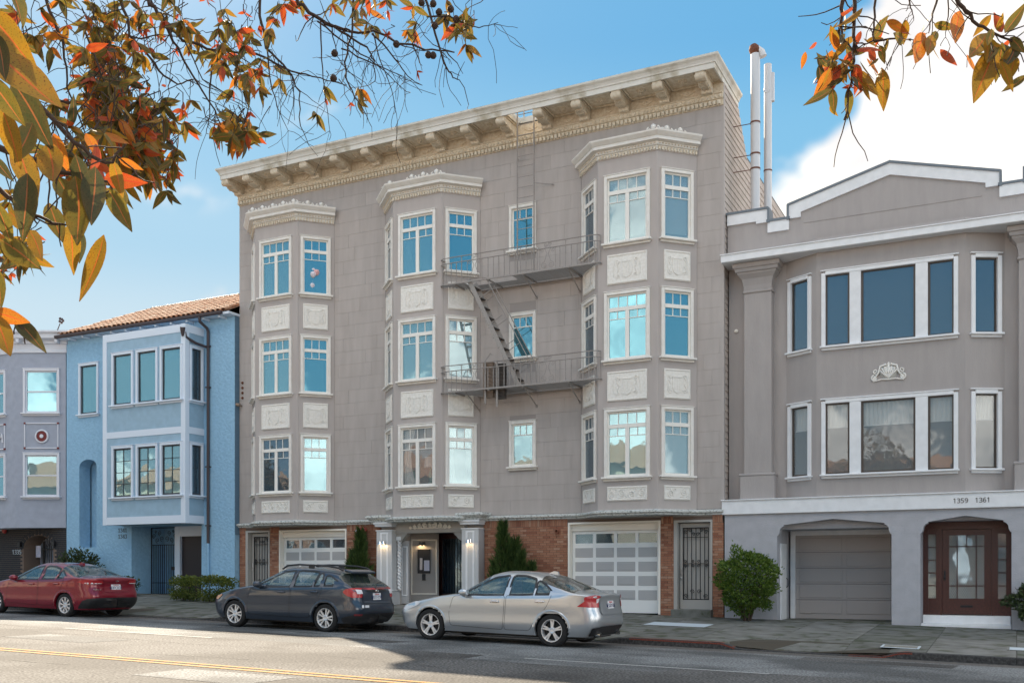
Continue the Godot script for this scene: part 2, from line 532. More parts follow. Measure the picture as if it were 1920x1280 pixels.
func build_ground() -> void:
	# the land under everything
	var g := MB.new()
	for i in range(-10, 10):
		for j in range(-10, 10):
			var a := Vector3(i * 30.0, SLOPE * i * 30.0 - 0.45, j * 30.0)
			var b := Vector3((i + 1) * 30.0, SLOPE * (i + 1) * 30.0 - 0.45, (j + 1) * 30.0)
			g.quad(Vector3(a.x, a.y, b.z), b, Vector3(b.x, b.y, a.z), a)
	structure("ground", g.mesh(), M.soil)
	# carriageway in three strips
	for strip in [["gutter", 6.2, 6.95, "gutter_concrete"], ["road_parking_lane", 6.95, 11.15, "asphalt_pale"], ["road", 11.15, 23.8, "asphalt"]]:
		var r := MB.new()
		var nz := maxi(1, int((strip[2] - strip[1]) / 1.0))
		for i in range(-45, 30):
			for j in nz:
				var x0 := i * 2.0
				var x1 := x0 + 2.0
				var z0 := lerpf(strip[1], strip[2], float(j) / nz) + 0.0001
				var z1 := lerpf(strip[1], strip[2], float(j + 1) / nz)
				r.quad(Vector3(x0, ground(x0, z1), z1), Vector3(x1, ground(x1, z1), z1), Vector3(x1, ground(x1, z0), z0), Vector3(x0, ground(x0, z0), z0))
		structure(strip[0], r.mesh(), M[strip[3]])
	# far pavement, where the photographer stands
	var fp := MB.new()
	for i in range(-45, 30):
		var x0 := i * 2.0
		var x1 := x0 + 2.0
		fp.quad(Vector3(x0, ground(x0, 31.0), 31.0), Vector3(x1, ground(x1, 31.0), 31.0), Vector3(x1, ground(x1, 23.95), 23.95), Vector3(x0, ground(x0, 23.95), 23.95))
		fp.quad(Vector3(x1, ground(x1, 23.7), 23.8), Vector3(x0, ground(x0, 23.7), 23.8), Vector3(x0, ground(x0, 23.95), 23.8), Vector3(x1, ground(x1, 23.95), 23.8))
		fp.quad(Vector3(x0, ground(x0, 23.95), 23.95), Vector3(x1, ground(x1, 23.95), 23.95), Vector3(x1, ground(x1, 23.95), 23.8), Vector3(x0, ground(x0, 23.95), 23.8))
	structure("far_pavement", fp.mesh(), M.slab_0)
	# near pavement: a bed, slabs one by one, kerb stones
	var bed := MB.new()
	for i in range(-45, 30):
		var x0 := i * 2.0
		var x1 := x0 + 2.0
		for zz in [[-4.0, 0.0], [0.0, 3.0], [3.0, 4.9], [4.9, 6.1]]:
			bed.quad(Vector3(x0, ground(x0, zz[1]) - 0.02, zz[1]), Vector3(x1, ground(x1, zz[1]) - 0.02, zz[1]), Vector3(x1, ground(x1, zz[0]) - 0.02, zz[0]), Vector3(x0, ground(x0, zz[0]) - 0.02, zz[0]))
	var pave := structure("pavement", bed.mesh(), M.soil)
	var zs := [0.0, 1.5, 3.1, 4.6, 6.03]
	for i in range(-28, 6):
		for j in 4:
			var x0 := i * 1.52 + 0.006
			var x1 := x0 + 1.508
			var z0: float = zs[j] + 0.006
			var z1: float = zs[j + 1] - 0.006
			var s := MB.new()
			var cx := (x0 + x1) * 0.5
			var cz := (z0 + z1) * 0.5
			var org := Vector3(cx, ground(cx, cz), cz)
			var lift := rng.randf_range(-0.003, 0.004)
			var nx := 3 if j == 3 else 1
			for k in nx:
				var xa := lerpf(x0, x1, float(k) / nx)
				var xb := lerpf(x0, x1, float(k + 1) / nx)
				s.quad(Vector3(xa, ground(xa, z1) + lift, z1) - org, Vector3(xb, ground(xb, z1) + lift, z1) - org, Vector3(xb, ground(xb, z0) + lift, z0) - org, Vector3(xa, ground(xa, z0) + lift, z0) - org)
				s.quad(Vector3(xa, ground(xa, z1) - 0.03, z1) - org, Vector3(xb, ground(xb, z1) - 0.03, z1) - org, Vector3(xb, ground(xb, z1) + lift, z1) - org, Vector3(xa, ground(xa, z1) + lift, z1) - org)
			s.quad(Vector3(x1, ground(x1, z1) - 0.03, z1) - org, Vector3(x1, ground(x1, z0) - 0.03, z0) - org, Vector3(x1, ground(x1, z0) + lift, z0) - org, Vector3(x1, ground(x1, z1) + lift, z1) - org)
			put(pave, "slab", s.mesh(), M["slab_%d" % rng.randi_range(0, 3)], org)
	var kerb := MB.new()
	kerb.b2(Vector3(-90, -3.0, 6.06), Vector3(-89.9, -2.9, 6.1))
	var kn := structure("kerb", kerb.mesh(), M.kerb_stone)
	for i in range(-26, 8):
		var k := MB.new()
		var xa := i * 2.3 + 0.005
		var org := Vector3(xa + 1.15, ground(xa + 1.15, 6.1), 6.12)
		for q in 10:
			var x0 := xa + q * 0.229
			var x1 := x0 + 0.229
			var p := []
			for x in [x0, x1]:
				var top := ground(x, 6.19) + 0.004
				var rd := ground(x, 6.25) - 0.05
				p.push_back([Vector3(x, top, 6.035) - org, Vector3(x, top, 6.185) - org, Vector3(x, top - 0.015, 6.2) - org, Vector3(x, rd, 6.215) - org])
			for e in 3:
				k.quad(p[0][e + 1], p[1][e + 1], p[1][e], p[0][e])
			if q == 0: k.quad(p[0][0], p[0][1], p[0][2], p[0][3])
			if q == 9: k.quad(p[1][3], p[1][2], p[1][1], p[1][0])
		put(kn, "kerb_stone", k.mesh(), M.kerb_stone, org)
	# worn red paint along the kerb tops beside the drives
	for r in [[-7.35, -5.1], [-2.9, -1.75], [-12.6, -11.9]]:
		var k := MB.new()
		var n := 8
		for q in n:
			var x0 := lerpf(r[0], r[1], float(q) / n)
			var x1 := lerpf(r[0], r[1], float(q + 1) / n)
			k.quad(Vector3(x0, ground(x0, 6.19) + 0.008, 6.18), Vector3(x1, ground(x1, 6.19) + 0.008, 6.18), Vector3(x1, ground(x1, 6.19) + 0.008, 6.06), Vector3(x0, ground(x0, 6.19) + 0.008, 6.06))
			k.quad(Vector3(x0, ground(x0, 6.19) - 0.035, 6.206), Vector3(x1, ground(x1, 6.19) - 0.035, 6.206), Vector3(x1, ground(x1, 6.19) - 0.008, 6.203), Vector3(x0, ground(x0, 6.19) - 0.008, 6.203))
		put(kn, "red_marking", k.mesh(), M.red_paint)
	# painted lines
	var lines := [["yellow_line", -90.0, 60.0, 15.28, 0.11], ["yellow_line", -90.0, 60.0, 15.52, 0.11], ["white_line", -7.35, -3.3, 11.22, 0.10], ["white_line", -18.4, -14.2, 11.22, 0.10], ["white_line", -29.4, -25.2, 11.22, 0.10], ["white_line", 3.6, 7.8, 11.22, 0.10]]
	for l in lines:
		var k := MB.new()
		var n := maxi(4, int((l[2] - l[1]) / 2.0))
		for q in n:
			var x0 := lerpf(l[1], l[2], float(q) / n)
			var x1 := lerpf(l[1], l[2], float(q + 1) / n)
			var za: float = l[3] + 0.015 * sin(x0 * 0.7)
			var zb: float = l[3] + 0.015 * sin(x1 * 0.7)
			k.quad(Vector3(x0, ground(x0, za) + 0.006, za + l[4]), Vector3(x1, ground(x1, zb) + 0.006, zb + l[4]), Vector3(x1, ground(x1, zb) + 0.006, zb), Vector3(x0, ground(x0, za) + 0.006, za))
		structure("lane_marking" if l[0] == "white_line" else "centre_line", k.mesh(), M[l[0]])
	# trench repairs: patches of other asphalt let into the road
	for c in [[-6.4, 11.6, 3.4, 1.0, "asphalt_pale"], [-16.0, 13.2, 2.2, 1.1, "asphalt_pale"], [-2.2, 7.6, 2.6, 0.9, "asphalt"], [-13.2, 9.6, 4.6, 0.7, "asphalt"], [-21.0, 16.6, 3.0, 1.3, "asphalt_pale"], [-9.4, 16.4, 1.8, 1.0, "asphalt_pale"]]:
		var k := MB.new()
		var xs := [c[0] - c[2] / 2, c[0] + c[2] / 2]
		var zz := [c[1] - c[3] / 2, c[1] + c[3] / 2]
		var pq := []
		for e in [[0, 1], [1, 1], [1, 0], [0, 0]]:
			var xx: float = xs[e[0]] + rng.randf_range(-0.08, 0.08)
			var zz2: float = zz[e[1]] + rng.randf_range(-0.06, 0.06)
			pq.push_back(Vector3(xx, ground(xx, zz2) + 0.003, zz2))
		k.quad(pq[0], pq[1], pq[2], pq[3])
		put(self, "road_patch", k.mesh(), M[c[4]]).set_meta("kind", "structure")
	# cracks sealed with tar, and the open joint along the gutter
	for c in [[-26.0, 7.9, -12.0, 8.6, 40], [-12.0, 9.05, -4.2, 9.2, 30], [-5.0, 9.6, 1.5, 9.75, 24], [-9.0, 11.6, -5.6, 11.75, 20], [-19.5, 12.2, -13.0, 12.7, 26], [-15.0, 13.1, -11.5, 12.4, 18], [-3.0, 8.3, 2.0, 8.42, 20], [-12.5, 14.6, -10.6, 14.3, 12], [-16.8, 16.2, -14.9, 16.6, 12], [-11.0, 10.2, -8.2, 10.3, 14], [-24.0, 10.9, -18.0, 11.6, 22], [-4.9, 11.1, -8.1, 11.15, 20], [-14.0, 10.1, -10.9, 10.2, 20], [-20.0, 14.0, -16.5, 13.6, 20], [-10.5, 12.9, -7.5, 13.6, 20], [-18.0, 17.0, -12.0, 16.4, 30], [-3.2, 10.1, 1.0, 10.3, 20], [-1.5, 8.9, -1.2, 11.0, 14], [-6.1, 12.2, -5.7, 14.8, 14], [-15.2, 11.3, -15.6, 14.0, 16]]:
		var k := MB.new()
		var n: int = c[4]
		var pz := 0.0
		var last := Vector3.ZERO
		for q in n + 1:
			var x := lerpf(c[0], c[2], float(q) / n)
			pz = pz * 0.8 + rng.randf_range(-0.045, 0.045)
			var z := lerpf(c[1], c[3], float(q) / n) + pz
			var wd := rng.randf_range(0.005, 0.016)
			var p := Vector3(x, ground(x, z) + 0.004, z)
			if q > 0:
				k.quad(last + Vector3(0, 0, wd), p + Vector3(0, 0, wd), p - Vector3(0, 0, wd), last - Vector3(0, 0, wd))
			last = p
		put(self, "road_crack", k.mesh(), M.tar).set_meta("kind", "structure")


func spiral(c: Vector3, r: float, turns: float, a0: float, sgn: float, bx := Vector3.RIGHT, by := Vector3.UP) -> Array:
	var p := []
	var n := int(10 * turns) + 4
	for k in n + 1:
		var t := float(k) / n
		var a := a0 + sgn * TAU * turns * t
		var q := r * (1.0 - 0.85 * t)
		p.push_back(c + bx * cos(a) * q + by * sin(a) * q)
	return p


# A sash window: the part is its casing; sill, sash, panes and what hangs behind the glass are its children. Frame: x right, y up, z out, origin at the middle of the casing's foot on the wall.
func window(parent: Node, xf: Transform3D, w: float, h: float, style: String, pane: String, inside := "", casing := "white_trim", sash := "sash") -> MeshInstance3D:
	var key := "win_%s_%.3f_%.3f" % [style, w, h]
	var cw := 0.085
	var x0 := -w / 2 + cw
	var x1 := w / 2 - cw
	var y1 := h - cw
	if not M.has(key):
		var c := MB.new()
		c.cbox(Vector3(-w / 2 + cw / 2, h / 2, 0.01), Vector3(cw, h, 0.10), 0.008)
		c.cbox(Vector3(w / 2 - cw / 2, h / 2, 0.01), Vector3(cw, h, 0.10), 0.008)
		c.cbox(Vector3(0, h - cw / 2, 0.012), Vector3(w - 2 * cw, cw, 0.10), 0.008)
		c.cbox(Vector3(0, h + 0.012, 0.02), Vector3(w + 0.03, 0.024, 0.11), 0.006)
		M[key] = c.mesh()
		var s := MB.new()
		s.cbox(Vector3(0, -0.03, 0.045), Vector3(w + 0.12, 0.055, 0.19), 0.01)
		s.cbox(Vector3(0, -0.085, 0.015), Vector3(w + 0.04, 0.06, 0.08), 0.01)
		M[key + "s"] = s.mesh()
		# sash bars and panes
		var b := MB.new()
		var rects := []
		var f := 0.045
		b.b2(Vector3(x0, 0, -0.06), Vector3(x0 + f, y1, -0.005))
		b.b2(Vector3(x1 - f, 0, -0.06), Vector3(x1, y1, -0.005))
		b.b2(Vector3(x0 + f, y1 - f, -0.06), Vector3(x1 - f, y1, -0.006))
		b.b2(Vector3(x0 + f, 0, -0.06), Vector3(x1 - f, f + 0.02, -0.006))
		var ix0 := x0 + f
		var ix1 := x1 - f
		var iy0 := f + 0.02
		var iy1 := y1 - f
		var mt := 0.02
		if style == "casement" or style == "single":
			var tr := iy1 - (0.29 if h > 1.5 else 0.24)
			b.b2(Vector3(ix0, tr - 0.10, -0.06), Vector3(ix1, tr, 0.004))
			var nt := 4 if style == "casement" else 3
			for k in nt:
				var a := lerpf(ix0, ix1, float(k) / nt)
				var e := lerpf(ix0, ix1, float(k + 1) / nt)
				rects.push_back([a + (mt / 2 if k > 0 else 0.0), tr, e - (mt / 2 if k < nt - 1 else 0.0), iy1])
				if k > 0: b.b2(Vector3(a - mt / 2, tr, -0.05), Vector3(a + mt / 2, iy1, -0.012))
			var ly := tr - 0.10
			var sm := ly - 0.20
			var halves := [[ix0, ix1]]
			if style == "casement":
				b.b2(Vector3(-0.055, iy0, -0.06), Vector3(0.055, ly, -0.002))
				halves = [[ix0, -0.055], [0.055, ix1]]
			for hv in halves:
				var ns := 2 if style == "casement" else 3
				b.b2(Vector3(hv[0], sm - mt, -0.05), Vector3(hv[1], sm, -0.012))
				for k in ns:
					var a := lerpf(hv[0], hv[1], float(k) / ns)
					var e := lerpf(hv[0], hv[1], float(k + 1) / ns)
					rects.push_back([a + (mt / 2 if k > 0 else 0.0), sm, e - (mt / 2 if k < ns - 1 else 0.0), ly])
					if k > 0: b.b2(Vector3(a - mt / 2, sm, -0.05), Vector3(a + mt / 2, ly, -0.012))
				rects.push_back([hv[0], iy0, hv[1], sm - mt])
		elif style == "small":
			var tr := iy1 - 0.26
			b.b2(Vector3(ix0, tr - 0.03, -0.05), Vector3(ix1, tr, -0.012))
			for k in 3:
				var a := lerpf(ix0, ix1, k / 3.0)
				var e := lerpf(ix0, ix1, (k + 1) / 3.0)
				rects.push_back([a + (mt / 2 if k > 0 else 0.0), tr, e - (mt / 2 if k < 2 else 0.0), iy1])
				if k > 0: b.b2(Vector3(a - mt / 2, tr, -0.05), Vector3(a + mt / 2, iy1, -0.012))
			rects.push_back([ix0, iy0, ix1, tr - 0.03])
		elif style == "hung":
			var my := (iy0 + iy1) / 2
			b.b2(Vector3(ix0, my - 0.025, -0.06), Vector3(ix1, my + 0.025, -0.002))
			rects = [[ix0, iy0, ix1, my - 0.025], [ix0, my + 0.025, ix1, iy1]]
		elif style == "grid":
			for k in 2:
				for q in 4:
					rects.push_back([lerpf(ix0, ix1, k / 2.0) + 0.008, lerpf(iy0, iy1, q / 4.0) + 0.008, lerpf(ix0, ix1, (k + 1) / 2.0) - 0.008, lerpf(iy0, iy1, (q + 1) / 4.0) - 0.008])
			b.b2(Vector3(-0.009, iy0, -0.05), Vector3(0.009, iy1, -0.012))
			for q in range(1, 4):
				var y := lerpf(iy0, iy1, q / 4.0)
				b.b2(Vector3(ix0, y - 0.009, -0.05), Vector3(ix1, y + 0.009, -0.013))
		else:
			rects = [[ix0, iy0, ix1, iy1]]
		M[key + "b"] = b.mesh()
		M[key + "r"] = rects
	var o := put(parent, "window", M[key], M[casing])
	o.transform = xf
	put(o, "sill", M[key + "s"], M[casing])
	put(o, "sash", M[key + "b"], M[sash])
	for r in M[key + "r"]:
		put(o, "pane", bxm(Vector3(r[2] - r[0] + 0.006, r[3] - r[1] + 0.006, 0.006)), M[pane], Vector3((r[0] + r[2]) / 2, (r[1] + r[3]) / 2, -0.034)).rotation = Vector3(rng.randf_range(-0.008, 0.008), rng.randf_range(-0.008, 0.008), 0)
	if inside == "blind" or inside == "half_blind":
		var bm := MB.new()
		var yb := 0.12 if inside == "blind" else h * 0.55
		var n := int((y1 - 0.06 - yb) / 0.05)
		for k in n:
			bm.box(Vector3(0, y1 - 0.06 - k * 0.05, -0.10), Vector3(x1 - x0 - 0.08, 0.042, 0.006), Basis(Vector3.RIGHT, 0.5))
		put(o, "blind", bm.mesh(), M.blind)
	elif inside == "shade":
		bar(o, "shade", Vector3(x0 + 0.05, 0.08, -0.105), Vector3(x1 - 0.05, y1 - 0.04, -0.10), M.blind)
	elif inside == "curtain" or inside == "curtains":
		for sd in ([-1.0] if inside == "curtain" else [-1.0, 1.0]):
			var cm := MB.new()
			var n := 12
			var wd := (x1 - x0) * 0.36
			for k in n:
				for q in 6:
					var pts := []
					for e in [[k, q], [k + 1, q], [k + 1, q + 1], [k, q + 1]]:
						var t := float(e[0]) / n
						var vv := float(e[1]) / 6.0
						var pinch := 1.0 - 0.45 * sin(PI * clampf(1.0 - vv, 0.0, 1.0)) * 0.9
						pts.push_back(Vector3(sd * ((x1 - x0) / 2 - 0.03 - wd * pinch * t), lerpf(0.06, y1 - 0.03, vv), -0.13 + 0.022 * sin(t * 22.0)))
					if sd > 0: cm.quad(pts[1], pts[0], pts[3], pts[2])
					else: cm.quad(pts[0], pts[1], pts[2], pts[3])
			put(o, "curtain", cm.mesh(), M.curtain)
	return o


# raised plaster panel with a coat of arms, or with scrollwork when it is low
func relief_panel(parent: Node, xf: Transform3D, w: float, h: float) -> void:
	var key := "panel_%.2f_%.2f" % [w, h]
	if not M.has(key):
		var m := MB.new()
		m.cbox(Vector3(0, h / 2, 0.012), Vector3(w, h, 0.035), 0.008)
		for e in [[0.0, 0.035, w - 0.02, 0.03], [0.0, h - 0.035, w - 0.02, 0.03]]:
			m.cbox(Vector3(e[0], e[1], 0.035), Vector3(e[2], e[3], 0.022), 0.006)
		for sx in [-1, 1]:
			m.cbox(Vector3(sx * (w / 2 - 0.025), h / 2, 0.035), Vector3(0.03, h - 0.10, 0.022), 0.006)
		M[key] = m.mesh()
		var r := MB.new()
		if h > 0.6:
			var sh := PackedVector2Array()
			for q in [[-0.15, 0.60], [-0.15, 0.30], [-0.11, 0.20], [0.0, 0.14], [0.11, 0.20], [0.15, 0.30], [0.15, 0.60], [0.06, 0.63], [0, 0.68], [-0.06, 0.63]]:
				sh.push_back(Vector2(q[0], q[1] * h / 0.8))
			r.prism(sh, 0.028, 0.05)
			for k in 5:
				r.cbox(Vector3(-0.10 + k * 0.05, 0.39 * h / 0.8, 0.052), Vector3(0.02, 0.30, 0.014), 0.005)
			r.cbox(Vector3(0, 0.585 * h / 0.8, 0.054), Vector3(0.26, 0.05, 0.016), 0.006)
			var sp := minf(1.0, (w - 0.3) / 0.8)
			for sx in [-1.0, 1.0]:
				r.tube(spiral(Vector3(sx * (0.15 + 0.11 * sp), 0.60 * h / 0.8, 0.036), 0.055, 1.3, 0.0, sx), 0.012, 0.008, 5)
				r.tube(spiral(Vector3(sx * (0.15 + 0.10 * sp), 0.20 * h / 0.8, 0.036), 0.055, 1.3, PI, -sx), 0.012, 0.008, 5)
				var pth := []
				for k in 9:
					pth.push_back(Vector3(sx * (0.19 + 0.06 * sp + 0.03 * sin(k * 1.3)), lerpf(0.24, 0.57, k / 8.0) * h / 0.8, 0.036))
				r.tube(pth, 0.013, 0.013, 5)
				r.tube([Vector3(sx * (0.17 + 0.20 * sp), 0.2 * h / 0.8, 0.034), Vector3(sx * (0.17 + 0.21 * sp), 0.42 * h / 0.8, 0.036), Vector3(sx * (0.16 + 0.19 * sp), 0.62 * h / 0.8, 0.034)], 0.014, 0.010, 5)
		else:
			var n := maxi(2, int(w / 0.27))
			for k in n:
				var cx := lerpf(-w / 2, w / 2, (k + 0.5) / n)
				var sg := 1.0 if k % 2 else -1.0
				r.tube(spiral(Vector3(cx, h / 2 + sg * 0.02, 0.036), 0.10, 1.6, sg * PI / 2, sg), 0.014, 0.008, 5)
				r.tube(spiral(Vector3(cx + 0.10, h / 2 - sg * 0.08, 0.034), 0.05, 1.1, 0.0, -sg), 0.011, 0.007, 4)
				r.tube([Vector3(cx - 0.12, h / 2 - sg * 0.10, 0.032), Vector3(cx - 0.02, h / 2 - sg * 0.12, 0.036), Vector3(cx + 0.08, h / 2 + sg * 0.11, 0.034)], 0.012, 0.006, 4)
		M[key + "r"] = r.mesh()
	var o := put(parent, "relief_panel", M[key], M.white_plaster)
	o.transform = xf
	put(o, "relief", M[key + "r"], M.white_plaster)


func garage_door(parent: Node, x0: float, x1: float, y0: float, ytop: float, rec: float) -> void:
	# casing round the opening, then a sectional door of four by five panels whose top row is glass
	var c := MB.new()
	c.b2(Vector3(x0, y0, -rec - 0.1), Vector3(x0 + 0.05, ytop, 0.035))
	c.b2(Vector3(x1 - 0.05, y0, -rec - 0.1), Vector3(x1, ytop, 0.035))
	c.b2(Vector3(x0 + 0.05, ytop - 0.05, -rec - 0.1), Vector3(x1 - 0.05, ytop, 0.034))
	c.b2(Vector3(x0 + 0.05, ytop - 0.24, -rec - 0.05), Vector3(x1 - 0.05, ytop - 0.05, -rec + 0.05))
	put(parent, "garage_casing", c.mesh(), M.warm_white)
	var a := x0 + 0.06
	var b := x1 - 0.06
	var top := ytop - 0.25
	var d := MB.new()
	d.b2(Vector3(a, y0 + 0.02, -rec - 0.06), Vector3(b, top - 0.34, -rec))
	var rows := [top - 0.075, top - 0.075 - 0.395, top - 0.075 - 0.79, top - 0.075 - 1.185, top - 0.075 - 1.58]
	var cols := []
	var wd := (b - a - 5 * 0.09) / 4.0
	for k in 4: cols.push_back(a + 0.09 + k * (wd + 0.09))
	# the glazed top row is framed in bars so that the panes sit in real openings
	d.b2(Vector3(a, top - 0.075, -rec - 0.06), Vector3(b, top, -rec))
	for k in 5:
		var xa: float = a + k * (wd + 0.09)
		d.b2(Vector3(xa, top - 0.345, -rec - 0.058), Vector3(xa + 0.09, top - 0.075, -rec - 0.001))
	var o := put(parent, "garage_door", d.mesh(), M.door_white)
	for r in 5:
		for k in 4:
			var px: float = cols[k]
			var py: float = rows[r]
			if py - 0.27 < y0 + 0.03: continue
			if r == 0:
				bar(o, "pane", Vector3(px - 0.003, py - 0.273, -rec - 0.04), Vector3(px + wd + 0.003, py + 0.003, -rec - 0.034), M.pane_dark)
			else:
				var pm := MB.new()
				pm.cbox(Vector3(0, 0, 0.0), Vector3(wd, 0.27, 0.012), 0.004)
				if k == 1 or k == 2:
					pm.cbox(Vector3(0, 0, 0.006), Vector3(wd - 0.07, 0.20, 0.014), 0.006)
				put(o, "panel", pm.mesh(), M.panel_grey, Vector3(px + wd / 2, py - 0.135, -rec + 0.003))
	var bk := MB.new()
	bk.b2(Vector3(a, top - 0.4, -rec - 0.5), Vector3(b, top, -rec - 0.45))
	put(o, "inner_wall", bk.mesh(), M.room)


func iron_gate(parent: Node, x0: float, x1: float, y0: float, y1: float, z: float) -> void:
	var f := MB.new()
	f.b2(Vector3(x0, y0, z), Vector3(x0 + 0.025, y1, z + 0.025))
	f.b2(Vector3(x1 - 0.025, y0, z), Vector3(x1, y1, z + 0.025))
	f.b2(Vector3(x0 + 0.025, y0, z + 0.001), Vector3(x1 - 0.025, y0 + 0.025, z + 0.024))
	f.b2(Vector3(x0 + 0.025, y1 - 0.025, z + 0.001), Vector3(x1 - 0.025, y1, z + 0.024))
	var mid := lerpf(y0, y1, 0.50)
	f.b2(Vector3(x0 + 0.025, mid - 0.008, z + 0.002), Vector3(x1 - 0.025, mid + 0.008, z + 0.022))
	f.b2(Vector3(x0 + 0.025, y1 - 0.27, z + 0.002), Vector3(x1 - 0.025, y1 - 0.255, z + 0.022))
	var g := put(parent, "iron_gate", f.mesh(), M.iron_black)
	var n := 5
	for k in n:
		var x := lerpf(x0, x1, (k + 1.0) / (n + 1.0))
		bar(g, "bar", Vector3(x - 0.008, y0 + 0.025, z + 0.004), Vector3(x + 0.008, y1 - 0.025, z + 0.020), M.iron_black)
	var s := MB.new()
	var w := x1 - x0
	for sx in [-1.0, 1.0]:
		var cx := (x0 + x1) / 2
		for q in [[0.08, mid + 0.06, 0.045], [0.08, mid - 0.06, 0.045], [w / 2 - 0.07, mid + 0.06, 0.045], [w / 2 - 0.07, mid - 0.06, 0.045], [0.09, y0 + 0.22, 0.06], [w / 2 - 0.10, y0 + 0.10, 0.06], [0.16, y1 - 0.08, 0.05], [w / 2 - 0.08, y1 - 0.13, 0.06], [0.06, y1 - 0.18, 0.05]]:
			s.tube(spiral(Vector3(cx + sx * q[0], q[1], z + 0.03), q[2], 1.4, 0.0 if sx > 0 else PI, sx), 0.009, 0.007, 5)
	put(g, "scrollwork", s.mesh(), M.iron_black)


func brickwork(parent: Node, x0: float, x1: float, ytop: float, holes: Array, z: float) -> void:
	var list := []
	var ch := 0.0677
	var row := 0
	var y := ytop - 0.205
	for k in int((x1 - x0) / ch):  # the soldier course on top
		list.push_back([Vector3(x0 + (k + 0.5) * ch, ytop - 0.1, z), Vector3(ch - 0.010, 0.195, 0.06)])
	while y > -0.2:
		var x := x0 - (0.1065 if row % 2 else 0.0)
		while x < x1:
			var segs := [[maxf(x, x0) + 0.005, minf(x + 0.213, x1) - 0.005]]
			for h in holes:
				if y > h[2] + 0.03: continue
				var nx := []
				for s in segs:
					if h[1] <= s[0] or h[0] >= s[1]: nx.push_back(s)
					else:
						if h[0] > s[0] + 0.03: nx.push_back([s[0], h[0] - 0.003])
						if h[1] < s[1] - 0.03: nx.push_back([h[1] + 0.003, s[1]])
				segs = nx
			for s in segs:
				var cx: float = (s[0] + s[1]) / 2
				if s[1] - s[0] > 0.03 and y > ground(cx, 0.0) - 0.02:
					list.push_back([Vector3(cx, y - ch / 2, z), Vector3(snappedf(s[1] - s[0], 0.004), ch - 0.010, 0.06)])
			x += 0.213
		y -= ch
		row += 1
	# keep the soldier course out of the openings as well
	list = list.filter(func(e): return not holes.any(func(h): return e[0].x > h[0] and e[0].x < h[1] and e[0].y - 0.09 < h[2]))
	list.sort_custom(func(a, b): return a[0].x > b[0].x)
	var rest := [MB.new(), MB.new(), MB.new(), MB.new()]
	for k in list.size():
		var e: Array = list[k]
		var t := rng.randf()
		var mi := 0 if t < 0.4 else (1 if t < 0.7 else (2 if t < 0.88 else 3))
		var at: Vector3 = e[0] + Vector3(0, 0, rng.randf_range(-0.004, 0.004))
		if k < 295: put(parent, "brick", bxm(e[1]), M["brick_%d" % mi], at)
		else: rest[mi].box(at, e[1])
	for i in 4:
		put(parent, "brickwork", rest[i].mesh(), M["brick_%d" % i]).set_meta("kind", "stuff")


